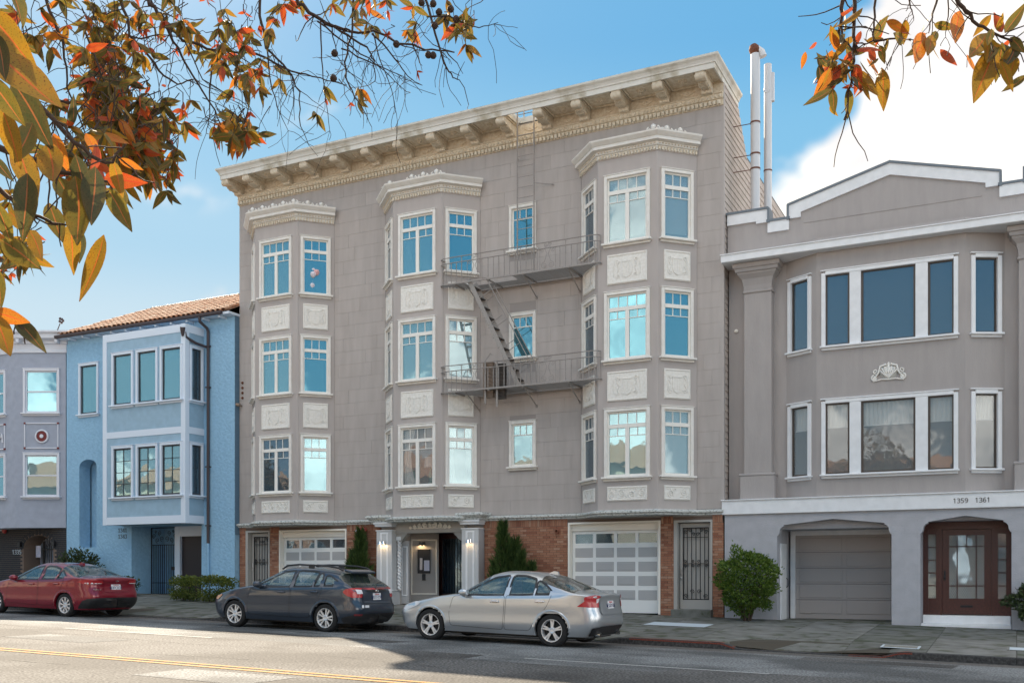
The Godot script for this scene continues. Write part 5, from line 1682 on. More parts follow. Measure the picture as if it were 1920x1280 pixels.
func build_blue_house() -> void:
	var H := thing("blue_house", "blue stucco house with white-framed box bay and red clay tile roof", "building", Vector3.ZERO)
	var x0 := -31.62
	var x1 := -23.53
	var zf := 0.2
	var w := MB.new()
	# front wall with a niche, the entrance and one window opening left out
	w.b2(Vector3(x0, 5.82, -0.3), Vector3(x1, 7.42, zf))
	w.b2(Vector3(x0, 9.28, -0.3), Vector3(x1, 10.25, zf))
	w.b2(Vector3(x0, 7.42, -0.3), Vector3(-30.92, 9.28, zf))
	w.b2(Vector3(-29.95, 7.42, -0.3), Vector3(-28.3, 9.28, zf))
	w.b2(Vector3(-25.2, 7.42, -0.3), Vector3(x1, 9.28, zf))
	w.b2(Vector3(x0, -0.2, -0.3), Vector3(-30.95, 5.82, zf))
	w.b2(Vector3(-30.05, -0.2, -0.3), Vector3(-28.38, 5.82, zf))
	w.b2(Vector3(-30.95, -0.2, -0.9), Vector3(-30.05, 5.82, -0.35))
	w.b2(Vector3(-30.95, -0.2, -0.35), Vector3(-30.05, 2.55, zf - 0.01))
	w.b2(Vector3(-28.38, 3.35, -0.3), Vector3(-25.0, 5.82, zf))
	w.b2(Vector3(-25.0, -0.2, -0.3), Vector3(x1, 5.82, zf))
	# arched head of the niche
	var pl := PackedVector2Array([Vector2(-30.95, 5.82), Vector2(-30.95, 5.52)])
	for k in 9:
		var a := PI - PI * k / 8.0
		pl.push_back(Vector2(-30.5 + 0.45 * cos(a), 5.52 + 0.26 * sin(a)))
	pl.append_array([Vector2(-30.05, 5.52), Vector2(-30.05, 5.82)])
	w.prism(pl, -0.3, zf)
	put(H, "front_wall", w.mesh(), M.blue_stucco)
	var bd := MB.new()
	bd.b2(Vector3(x0, -0.2, -10.0), Vector3(x1, 10.2, -1.4))
	bd.b2(Vector3(x0, 3.4, -1.4), Vector3(-28.4, 10.2, -0.9))
	bd.b2(Vector3(-28.4, 3.4, -1.4), Vector3(x1, 10.2, -0.7))
	bd.b2(Vector3(-25.0, -0.2, -1.4), Vector3(x1 - 0.01, 3.4, -0.3))
	put(H, "body", bd.mesh(), M.blue_panel)
	var vp := MB.new()  # vent pipe inside the niche
	vp.tube([Vector3(-30.12, 2.56, -0.05), Vector3(-30.12, 5.55, -0.05)], 0.055, 0.055, 10)
	for y in [3.3, 4.6]: vp.lathe([Vector2(0.055, 0.0), Vector2(0.08, 0.01), Vector2(0.08, 0.06), Vector2(0.055, 0.07)], Transform3D(Basis.IDENTITY, Vector3(-30.12, y, -0.05)), 10)
	put(H, "vent_pipe", vp.mesh(), M.gutter)
	# slates on the party wall that stands proud of the grey building
	for k in 40:
		var m := MB.new()
		m.box(Vector3.ZERO, Vector3(0.014, 0.20, 0.26), Basis(Vector3.BACK, 0.06))
		put(H, "slate", m.mesh(), M.slate_blue, Vector3(x1 + 0.008, 3.0 + k * 0.185, 0.07))
	# box bay
	var bx0 := -28.71
	var bx1 := -24.90
	var zb := 1.07
	var p := MB.new()
	var rows := [[4.22, 5.97], [7.42, 9.22]]
	var cols := [[-28.22, -27.32], [-27.06, -26.18], [-25.94, -25.06]]
	p.b2(Vector3(bx0, 3.30, zf), Vector3(bx1, 3.42, zb))
	var yy := 3.42
	for r in rows:
		p.b2(Vector3(bx0, yy, zb - 0.1), Vector3(bx1, r[0], zb))
		for s in [[bx0, cols[0][0]], [cols[0][1], cols[1][0]], [cols[1][1], cols[2][0]], [cols[2][1], bx1]]:
			p.b2(Vector3(s[0], r[0], zb - 0.1), Vector3(s[1], r[1], zb))
		yy = r[1]
	p.b2(Vector3(bx0, yy, zb - 0.1), Vector3(bx1, 9.85, zb))
	p.b2(Vector3(bx0, 3.42, zf), Vector3(bx0 + 0.1, 9.85, zb - 0.1))
	# right cheek with its own two windows
	var sy := 3.42
	for r in rows:
		p.b2(Vector3(bx1 - 0.1, sy, zf), Vector3(bx1, r[0], zb - 0.1))
		p.b2(Vector3(bx1 - 0.1, r[0], zf), Vector3(bx1, r[1], zf + 0.12))
		p.b2(Vector3(bx1 - 0.1, r[0], zb - 0.24), Vector3(bx1, r[1], zb - 0.1))
		sy = r[1]
	p.b2(Vector3(bx1 - 0.1, sy, zf), Vector3(bx1, 9.85, zb - 0.1))
	p.b2(Vector3(bx0, 9.80, zf), Vector3(bx1, 9.92, zb))
	p.b2(Vector3(bx0 + 0.1, 6.5, zf - 0.4), Vector3(bx1 - 0.1, 6.62, zb - 0.1))
	put(H, "box_bay", p.mesh(), M.blue_panel)
	var t := MB.new()
	var e := 0.02
	for y in [[3.285, 3.55], [6.30, 6.52], [9.68, 9.94]]:
		t.b2(Vector3(bx0 + 0.16, y[0], zb), Vector3(bx1 - 0.16, y[1], zb + e))
		t.b2(Vector3(bx1, y[0], zf), Vector3(bx1 + e, y[1], zb - 0.16))
	t.b2(Vector3(bx0 - e, 3.28, zb - 0.1), Vector3(bx0 + 0.17, 9.945, zb + e + 0.004))
	t.cbox(Vector3(bx1 - 0.07, 6.61, zb - 0.07), Vector3(0.20, 6.67, 0.20), 0.01)
	put(H, "bay_trim", t.mesh(), M.blue_trim)
	for r in 2:
		for c in 3:
			var q: Array = cols[c]
			window(H, Transform3D(Basis.IDENTITY, Vector3((q[0] + q[1]) / 2, rows[r][0] + 0.02, zb)), q[1] - q[0] + 0.13, rows[r][1] - rows[r][0] + 0.02, "plain" if r == 1 else "grid", "pane_1" if r == 1 else "pane_2", "" if r == 1 else "half_blind", "blue_trim", "black_frame")
		window(H, Transform3D(Basis(Vector3.UP, PI / 2), Vector3(bx1, rows[r][0] + 0.02, zf + 0.37)), 0.62, rows[r][1] - rows[r][0] + 0.02, "plain", "pane_dark", "", "blue_trim", "black_frame")
	window(H, Transform3D(Basis.IDENTITY, Vector3(-30.435, 7.44, zf)), 1.02, 1.86, "plain", "pane_1", "", "blue_trim", "black_frame")
	var ir := MB.new()
	ir.b2(Vector3(bx0 + 0.1, 3.45, zf - 0.45), Vector3(bx1 - 0.1, 9.8, zf - 0.42))
	put(H, "inner_wall", ir.mesh(), M.room)
	# entrance under the bay: iron gate and a plain dark door
	var en := MB.new()
	en.b2(Vector3(-28.38, 0.3, -1.4), Vector3(-28.30, 3.36, zf - 0.001))
	en.b2(Vector3(-28.38, 3.28, -1.4), Vector3(-25.0, 3.36, zf))
	put(H, "entrance_lining", en.mesh(), M.blue_stucco)
	var gt := MB.new()
	gt.b2(Vector3(-28.28, 0.75, -0.72), Vector3(-28.25, 3.26, -0.69))
	gt.b2(Vector3(-27.02, 0.75, -0.72), Vector3(-26.99, 3.26, -0.69))
	for y in [0.76, 1.25, 2.62, 3.24]: gt.b2(Vector3(-28.25, y, -0.719), Vector3(-27.02, y + 0.025, -0.691))
	var go := put(H, "entrance_gate", gt.mesh(), M.iron_black)
	for k in 11:
		bar(go, "bar", Vector3(-28.16 + k * 0.105, 0.78, -0.715), Vector3(-28.144 + k * 0.105, 2.63, -0.695), M.iron_black)
	var gs := MB.new()
	for sx in [-1.0, 1.0]:
		for q in [[0.12, 2.86, 0.10], [0.34, 2.80, 0.10], [0.50, 2.96, 0.09], [0.22, 3.06, 0.09], [0.42, 3.12, 0.06]]:
			gs.tube(spiral(Vector3(-27.635 + sx * q[0], q[1], -0.705), q[2], 1.4, -PI / 2, sx), 0.011, 0.009, 5)
	put(go, "scrollwork", gs.mesh(), M.iron_black)
	bar(go, "lock", Vector3(-27.25, 1.72, -0.73), Vector3(-27.05, 1.84, -0.67), M.iron_black)
	var dk := MB.new()
	dk.b2(Vector3(-28.3, 0.6, -1.38), Vector3(-26.95, 3.28, -1.34))
	put(H, "passage_wall", dk.mesh(), M.blue_stucco)
	var df := MB.new()
	df.b2(Vector3(-26.98, 0.7, -0.75), Vector3(-26.74, 3.28, -0.55))
	df.b2(Vector3(-26.74, 2.92, -0.75), Vector3(-25.02, 3.28, -0.56))
	put(H, "door_casing", df.mesh(), M.blue_trim)
	bar(H, "door", Vector3(-26.74, 0.7, -0.70), Vector3(-25.02, 2.92, -0.66), mat("plum_door", Color(0.018, 0.012, 0.016), 0.5))
	lettering(H, "1341", Vector3(-28.74, 3.14, zf + 0.004), 0.15, M.iron_black, "Droid Serif")
	lettering(H, "1343", Vector3(-28.74, 2.92, zf + 0.004), 0.15, M.iron_black, "Droid Serif")
	# tiled roof, one barrel tile after another
	var rs := MB.new()
	var ez := zf + 0.36
	var ey := 10.38
	var run := 3.4
	var ang := deg_to_rad(26.0)
	var dirup := Vector3(0, sin(ang), -cos(ang))
	rs.quad(Vector3(x0 - 0.1, ey - 0.03, ez), Vector3(x1 + 0.05, ey - 0.03, ez), Vector3(x1 + 0.05, ey - 0.03, ez) + dirup * run, Vector3(x0 + 1.5, ey - 0.03, ez) + dirup * run)
	rs.quad(Vector3(x0 + 1.5, ey - 0.03, ez) + dirup * run, Vector3(x1 + 0.05, ey - 0.03, ez) + dirup * run, Vector3(x1 + 0.05, 10.3, -7.0), Vector3(x0 - 0.1, 10.3, -7.0))
	rs.quad(Vector3(x0 - 0.1, 10.3, -7.0), Vector3(x0 - 0.1, ey - 0.03, ez), Vector3(x0 + 1.5, ey - 0.03, ez) + dirup * run, Vector3(x0 + 1.5, ey - 0.03, ez) + dirup * run)
	var ev := MB.new()
	ev.b2(Vector3(x0 - 0.1, 10.25, -7.0), Vector3(x1 + 0.05, 10.33, ez - 0.02))
	put(H, "eave", ev.mesh(), M.blue_trim)
	var ro := put(H, "roof", rs.mesh(), M.tile_2)
	var tm := MB.new()
	for k in 8:
		var a0 := PI * k / 8.0
		var a1 := PI * (k + 1) / 8.0
		var p0 := Vector3(cos(a0) * 0.098, sin(a0) * 0.085, 0)
		var p1 := Vector3(cos(a1) * 0.098, sin(a1) * 0.085, 0)
		var n0 := Vector3(cos(a0), sin(a0), 0)
		var n1 := Vector3(cos(a1), sin(a1), 0)
		var back0 := Vector3(p0.x * 0.82, p0.y * 0.82 - 0.014, -0.47)
		var back1 := Vector3(p1.x * 0.82, p1.y * 0.82 - 0.014, -0.47)
		tm.trin(p0, back1, p1, n0, n1, n1)
		tm.trin(p0, back0, back1, n0, n0, n1)
		tm.quad(p0 * 0.84, p0, p1, p1 * 0.84)
	var tmesh := tm.mesh()
	var more := [MB.new(), MB.new(), MB.new(), MB.new()]
	for j in 9:
		for i in 37:
			var x := x0 + 0.04 + i * 0.219
			if x < x0 + 1.6 * (j * 0.385 / run) - 0.05: continue
			var at := Vector3(x + rng.randf_range(-0.008, 0.008), ey, ez) + dirup * (j * 0.385 - 0.02 + rng.randf_range(-0.012, 0.012))
			var turn := Basis.from_euler(Vector3(ang + rng.randf_range(-0.02, 0.02), rng.randf_range(-0.03, 0.03), 0))
			var mi := rng.randi() % 4
			if j < 8:
				put(ro, "roof_tile", tmesh, M["tile_%d" % mi]).transform = Transform3D(turn, at)
			else:
				for q in 8:
					var b0 := PI * q / 8.0
					var b1 := PI * (q + 1) / 8.0
					var o := Transform3D(turn, at)
					more[mi].quad(o * Vector3(cos(b0) * 0.098, sin(b0) * 0.085, 0), o * Vector3(cos(b0) * 0.08, sin(b0) * 0.07 - 0.014, -0.3), o * Vector3(cos(b1) * 0.08, sin(b1) * 0.07 - 0.014, -0.3), o * Vector3(cos(b1) * 0.098, sin(b1) * 0.085, 0))
	for i in 4: put(ro, "roof_tiles", more[i].mesh(), M["tile_%d" % i]).set_meta("kind", "stuff")
	var rd := MB.new()
	rd.tube([Vector3(x0 + 1.5, ey + 0.02, ez) + dirup * run, Vector3(x1 + 0.05, ey + 0.02, ez) + dirup * run], 0.06, 0.06, 8)
	put(H, "ridge", rd.mesh(), M.gutter)
	var gu := MB.new()
	gu.molding([Vector2(x0 - 0.12, ez + 0.01), Vector2(x1 - 0.2, ez + 0.01)], [Vector2(0.0, 10.24), Vector2(0.05, 10.24), Vector2(0.08, 10.28), Vector2(0.09, 10.35), Vector2(0.075, 10.355), Vector2(0.0, 10.33)])
	gu.tube([Vector3(-24.72, 10.26, ez + 0.03), Vector3(-24.72, 10.10, ez + 0.02), Vector3(-24.66, 9.92, zf + 0.09), Vector3(-24.64, 9.8, zf + 0.07), Vector3(-24.64, 2.62, zf + 0.07)], 0.05, 0.05, 8)
	gu.tube([Vector3(-24.92, 9.72, zb + 0.0), Vector3(-24.88, 9.5, zb - 0.02), Vector3(-24.80, 9.36, zf + 0.5), Vector3(-24.66, 9.28, zf + 0.08)], 0.045, 0.045, 8)
	gu.lathe([Vector2(0.05, 9.52), Vector2(0.11, 9.72), Vector2(0.12, 9.80), Vector2(0.0, 9.80)], Transform3D(Basis.IDENTITY, Vector3(-24.95, 0, zb + 0.06)), 4)
	for y in [9.3, 7.9, 5.2, 3.2]: gu.b2(Vector3(-24.72, y, zf), Vector3(-24.56, y + 0.04, zf + 0.13))
	put(H, "gutter", gu.mesh(), M.gutter)
	var dp := MB.new()
	dp.tube([Vector3(-24.64, 2.62, zf + 0.07), Vector3(-24.64, 0.7, zf + 0.07)], 0.04, 0.04, 8)
	put(H, "downpipe_foot", dp.mesh(), M.blue_stucco)
	for k in 11:
		bar(H, "rafter_tail", Vector3(x0 + 0.45 + k * 0.72, 10.17, zf), Vector3(x0 + 0.53 + k * 0.72, 10.235, ez - 0.03), M.blue_trim)
	settle(H, Vector3(-27.5, 0.8, 0.2))


func build_left_house() -> void:
	var H := thing("lavender_house", "lavender-grey house with angled bay and bracketed cornice above a black brick ground floor", "building", Vector3.ZERO)
	var a := Vector2(-38.5, 1.01)
	var f := Vector2(-33.32, 1.01)
	var e := Vector2(-31.66, 0.2)
	var dir := (e - f).normalized()
	var L := (e - f).length()
	var xr := Transform3D(Basis(Vector3.UP, -atan2(dir.y, dir.x)), Vector3((f.x + e.x) / 2, 0, (f.y + e.y) / 2))
	var xl := Transform3D(Basis.IDENTITY, Vector3(-34.42, 0, 1.01))
	var w := MB.new()
	var rows := [[4.45, 6.02], [7.55, 9.15]]
	for s in [[xr, L, 0.02, 0.62], [xl, 2.2, -0.15, 0.62]]:
		var x: Transform3D = s[0]
		var hw: float = s[1] / 2
		w.box(x * Vector3((-hw + s[2] - s[3]) / 2, 6.8, -0.06), Vector3(s[2] - s[3] + hw, 7.0, 0.12), x.basis)
		w.box(x * Vector3((hw + s[2] + s[3]) / 2, 6.8, -0.06), Vector3(hw - s[2] - s[3], 7.0, 0.12), x.basis)
		var yy := 3.3
		for r in rows:
			w.box(x * Vector3(s[2], (yy + r[0]) / 2, -0.06), Vector3(2 * s[3], r[0] - yy, 0.12), x.basis)
			yy = r[1]
		w.box(x * Vector3(s[2], (yy + 10.3) / 2, -0.06), Vector3(2 * s[3], 10.3 - yy, 0.12), x.basis)
	w.b2(Vector3(a.x, 3.3, 0.8), Vector3(-35.5, 10.3, 1.01))
	w.prism(PackedVector2Array([Vector2(a.x, 0.0), Vector2(a.x, -1.0), Vector2(f.x, -1.0), Vector2(e.x, -0.19), Vector2(e.x, 0.0)]), 3.30, 3.42, Transform3D(Basis(Vector3.RIGHT, -PI / 2), Vector3.ZERO))
	put(H, "upper_wall", w.mesh(), M.lavender)
	var bd := MB.new()
	bd.b2(Vector3(a.x, 3.3, -9.0), Vector3(e.x + 0.02, 10.3, -0.1))
	bd.b2(Vector3(a.x, -0.2, -9.0), Vector3(e.x + 0.02, 3.3, -0.6))
	put(H, "body", bd.mesh(), M.lavender)
	for r in rows:
		var up: bool = r[0] > 6.0
		window(H, Transform3D(xr.basis, xr * Vector3(0.02, r[0] + 0.02, 0)), 1.36, r[1] - r[0] + 0.04, "hung", "pane_1" if up else "pane_2", "" if up else "shade", "lavender_trim", "lavender_trim")
		window(H, Transform3D(xl.basis, xl * Vector3(-0.15, r[0] + 0.02, 0)), 1.36, r[1] - r[0] + 0.04, "hung", "pane_1", "", "lavender_trim", "lavender_trim")
	# square panels with a roundel and a swag
	for s in [[xr, 0.02], [xl, -0.15]]:
		var x: Transform3D = s[0]
		var m := MB.new()
		for q in [[-0.62, 6.72, 0.04, 0.92], [0.62, 6.72, 0.04, 0.92], [0.0, 6.26, 1.28, 0.04], [0.0, 7.18, 1.28, 0.04]]:
			m.cbox(Vector3(s[1] + q[0], q[1], 0.02), Vector3(q[2], q[3], 0.035), 0.006)
		var o := put(H, "panel_moulding", m.mesh(), M.lavender_trim)
		o.transform = x
		for q in [[-0.62, 6.26], [0.62, 6.26], [-0.62, 7.18], [0.62, 7.18]]:
			bar(o, "corner_block", Vector3(s[1] + q[0] - 0.035, q[1] - 0.035, 0.0), Vector3(s[1] + q[0] + 0.035, q[1] + 0.035, 0.045), M.maroon)
	var ring := MB.new()
	var face := Basis(Vector3.RIGHT, PI / 2)
	ring.lathe([Vector2(0.25, 0.0), Vector2(0.25, 0.05), Vector2(0.20, 0.06), Vector2(0.20, 0.0)], Transform3D(face, Vector3.ZERO), 28)
	ring.lathe([Vector2(0.07, 0.0), Vector2(0.07, 0.07), Vector2(0.0, 0.08)], Transform3D(face, Vector3.ZERO), 16)
	var rg := put(H, "roundel", ring.mesh(), M.lavender_trim)
	rg.transform = Transform3D(xr.basis, xr * Vector3(0.04, 6.70, 0.0))
	var rd := MB.new()
	rd.lathe([Vector2(0.20, 0.0), Vector2(0.19, 0.045), Vector2(0.07, 0.045)], Transform3D(face, Vector3.ZERO), 28)
	put(rg, "roundel_disc", rd.mesh(), M.maroon)
	var sw := MB.new()
	for sx in [-1.0, 1.0]:
		var pth := []
		for k in 9: pth.push_back(Vector3(-0.15 + sx * (0.25 - 0.25 * cos(PI * k / 8.0)), 6.82 - 0.16 * sin(PI * k / 8.0), 0.04))
		sw.tube(pth, 0.03, 0.03, 6)
		sw.tube([Vector3(-0.15 + sx * 0.5, 6.84, 0.04), Vector3(-0.15 + sx * 0.52, 6.62, 0.04), Vector3(-0.15 + sx * 0.52, 6.5, 0.03)], 0.025, 0.035, 6)
	var so := put(H, "swag", sw.mesh(), M.lavender_trim)
	so.transform = xl
	# cornice
	var pth := [a, f, e, Vector2(e.x + 0.02, e.y - 0.2)]
	var c := MB.new()
	c.molding(pth, [Vector2(0.0, 9.80), Vector2(0.05, 9.80), Vector2(0.06, 9.88), Vector2(0.03, 9.90), Vector2(0.04, 10.10), Vector2(0.10, 10.12), Vector2(0.10, 10.22), Vector2(0.34, 10.28), Vector2(0.36, 10.42), Vector2(0.44, 10.48), Vector2(0.44, 10.54), Vector2(-0.1, 10.58)])
	put(H, "cornice", c.mesh(), M.lavender_trim)
	for k in 6:
		var x := xr if k < 3 else xl
		var px := -0.75 + (k % 3) * 0.72
		var m := MB.new()
		m.cbox(Vector3(0, 0, 0.16), Vector3(0.12, 0.16, 0.32), 0.02)
		var o := put(H, "bracket", m.mesh(), M.lavender_trim)
		o.transform = Transform3D(x.basis, x * Vector3(px, 10.19, 0))
	var rs := MB.new()
	rs.prism(PackedVector2Array([Vector2(0.5, 10.56), Vector2(-0.1, 10.56), Vector2(-3.5, 11.9), Vector2(-4.0, 11.9), Vector2(-4.0, 10.5), Vector2(0.5, 10.5)]), 31.64, 38.5, Transform3D(Basis(Vector3.UP, -PI / 2), Vector3.ZERO))
	put(H, "roof", rs.mesh(), M.tile_1)
	# black brick ground floor with an arched gateway
	var g := MB.new()
	g.b2(Vector3(a.x, -0.2, -0.6), Vector3(-34.0, 3.3, 0.18))
	g.b2(Vector3(-32.35, -0.2, -0.6), Vector3(e.x, 3.3, 0.18))
	var pl := PackedVector2Array([Vector2(-34.0, 3.3), Vector2(-34.0, 2.55)])
	for k in 11:
		var an := PI - PI * k / 10.0
		pl.push_back(Vector2(-33.175 + 0.825 * cos(an), 2.55 + 0.50 * sin(an)))
	pl.append_array([Vector2(-32.35, 2.55), Vector2(-32.35, 3.3)])
	g.prism(pl, -0.6, 0.18)
	var gw := put(H, "brick_base", g.mesh(), M.mortar)
	var list := []
	for r in 34:
		var y := 0.75 + r * 0.076
		var x := a.x + 3.0 - (0.11 if r % 2 else 0.0)
		while x < e.x - 0.05:
			var xa := x
			var xb := minf(x + 0.212, e.x)
			x += 0.222
			if y < 2.55 and xb > -34.0 and xa < -32.35: continue
			if y >= 2.55 and y < 3.10 and pow((0.5 * (xa + xb) + 33.175) / 0.90, 2.0) + pow((y - 2.50) / 0.60, 2.0) < 1.0: continue
			list.push_back([xa, xb, y])
	list.sort_custom(func(p, q): return p[0] > q[0])
	var rest := MB.new()
	for k in list.size():
		var q: Array = list[k]
		if k < 280: bar(gw, "brick", Vector3(q[0], q[2], 0.15), Vector3(q[1], q[2] + 0.066, 0.19), M.black_brick)
		else: rest.b2(Vector3(q[0], q[2], 0.15), Vector3(q[1], q[2] + 0.066, 0.19))
	put(gw, "brickwork", rest.mesh(), M.black_brick).set_meta("kind", "stuff")
	var vs := MB.new()
	for k in 14:
		var an := PI - PI * (k + 0.5) / 14.0
		vs.box(Vector3(-33.175 + 0.93 * cos(an), 2.55 + 0.61 * sin(an), 0.16), Vector3(0.20, 0.12, 0.07), Basis(Vector3.BACK, an))
	put(gw, "arch_brick", vs.mesh(), M.black_brick)
	bar(gw, "inner_wall", Vector3(-34.0, 0.3, -0.62), Vector3(-32.35, 3.1, -0.55), M.lavender)
	var gt := MB.new()
	for k in 9: gt.b2(Vector3(-33.42 + k * 0.125, 0.8, -0.30), Vector3(-33.40 + k * 0.125, 2.55 + 0.4 * sqrt(maxf(0.0, 1.0 - pow((-33.41 + k * 0.125 + 33.175) / 0.8, 2.0))), -0.28))
	gt.b2(Vector3(-33.5, 2.5, -0.31), Vector3(-32.36, 2.54, -0.27))
	gt.b2(Vector3(-33.5, 0.8, -0.35), Vector3(-33.44, 2.85, -0.26))
	for sx in [-1.0, 1.0]:
		for q in [[0.15, 2.72], [0.40, 2.66]]: gt.tube(spiral(Vector3(-32.95 + sx * q[0], q[1], -0.28), 0.11, 1.4, 0.0, sx), 0.011, 0.009, 5)
	var go := put(H, "gate", gt.mesh(), M.iron_black)
	lettering(H, "1335", Vector3(-34.36, 2.42, 0.20), 0.18, M.cover_pale)
	for x in [-34.12, -32.24]: bar(H, "porch_lamp", Vector3(x - 0.09, 2.62, 0.18), Vector3(x + 0.05, 2.80, 0.30), M.iron_black)
	settle(H, Vector3(-34.0, 0.9, 0.2))


# houses and trees on the photographer's side of the street: only their light and their mirror image in the glass is seen
func build_across() -> void:
	var cols := [Color(0.62, 0.55, 0.44), Color(0.50, 0.30, 0.22), Color(0.66, 0.62, 0.55), Color(0.40, 0.44, 0.46), Color(0.60, 0.50, 0.40), Color(0.56, 0.46, 0.36), Color(0.46, 0.26, 0.20)]
	var labels := ["cream house with clay tile roof on the far pavement", "terracotta house with clay tile roof on the far pavement", "pale stone-coloured house with clay tile roof on the far pavement", "blue-grey house with clay tile roof on the far pavement", "buff house with clay tile roof on the far pavement", "sand-coloured house with clay tile roof on the far pavement", "brick-red house with clay tile roof at the far pavement's end"]
	for i in 7:
		var x := -59.0 + i * 10.2
		var H := thing("facing_house", labels[i], "building", Vector3(x, ground(x, 31.0), 33.0), "houses facing the row")
		var h: float = [7.0, 6.2, 7.6, 6.6, 7.2, 6.4, 7.0][i]
		var w := MB.new()
		w.b2(Vector3(-4.6, -0.5, 0.0), Vector3(4.6, h, 9.0))
		put(H, "wall", w.mesh(), mat("far_wall_%d" % i, cols[i], 0.8))
		var r := MB.new()
		r.prism(PackedVector2Array([Vector2(-0.6, h), Vector2(4.5, h + 1.9), Vector2(9.6, h)]), -4.9, 4.9, Transform3D(Basis(Vector3.UP, -PI / 2), Vector3.ZERO))
		put(H, "roof", r.mesh(), M.tile_0)
		for k in 3:
			for q in 2:
				var m := put(H, "window", bxm(Vector3(1.5, 1.7, 0.1)), M.bright_white, Vector3(-3.0 + k * 3.0, 2.0 + q * 2.9, -0.04))
				put(m, "pane", bxm(Vector3(1.25, 1.45, 0.04)), M.pane_dark, Vector3(0, 0, -0.05))
	textured(mat("bark", Color(0.13, 0.095, 0.07), 0.95), noise_tex(0.05, Color(0.5, 0.5, 0.5), Color(1, 1, 1), 90, 4), 0.6)
	for i in 4:
		var x: float = [-46.5, -37.0, -6.6, 4.5][i]
		var T := thing("street_tree", ["rust-leaved street tree before the terracotta house on the far pavement", "broad rust-leaved street tree before the pale stone-coloured house", "rust-leaved street tree facing the taupe house across the street", "rust-leaved street tree at the end of the far pavement"][i], "tree", Vector3(x, ground(x, 25.5), [29.6, 30.2, 29.8, 29.0][i]), "street trees on the far pavement")
		rng.seed = 300 + i
		var t := MB.new()
		t.tube([Vector3.ZERO, Vector3(0.1, 1.8, 0.0), Vector3(0.0, 3.6, 0.1)], 0.22, 0.14, 8)
		for k in 6:
			var a := TAU * k / 6.0 + 0.4
			t.tube([Vector3(0, 3.4, 0.1), Vector3(cos(a) * 1.1, 4.9, sin(a) * 1.1), Vector3(cos(a) * 2.2, 6.4 + 0.5 * sin(k * 2.0), sin(a) * 2.2)], 0.10, 0.03, 6)
		put(T, "trunk", t.mesh(), M.bark)
		var c := MB.new()
		c.has_col = true
		for k in 5200:
			var d := Vector3(rng.randfn(), rng.randfn() * 0.8, rng.randfn()).normalized() * pow(rng.randf(), 0.4)
			var lump := 0.72 + 0.3 * sin(d.x * 5.0 + i) * cos(d.z * 4.0) + 0.12 * sin(d.y * 9.0)
			var p := Vector3(0, 6.3, 0) + Vector3(d.x * 3.3, d.y * 2.7, d.z * 3.0) * lump
			var u := Vector3(rng.randfn(), rng.randfn(), rng.randfn()).normalized()
			var v := u.cross(Vector3(rng.randfn(), rng.randfn(), rng.randfn())).normalized()
			c.tint = Color(0.20, 0.085, 0.025).lerp(Color(0.09, 0.085, 0.02), rng.randf())
			c.tri(p - u * 0.13, p + u * 0.13, p + v * 0.10)
			c.tri(p + u * 0.13, p - u * 0.13, p - v * 0.10)
		put(T, "crown", c.mesh(), leaf_mat("crown_leaf"))


func leaf_mat(key: String) -> StandardMaterial3D:
	if M.has(key): return M[key]
	var m := mat(key, Color(1, 1, 1), 0.55)
	m.vertex_color_use_as_albedo = true
	m.backlight_enabled = true
	m.backlight = Color(0.75, 0.75, 0.75)
	return m


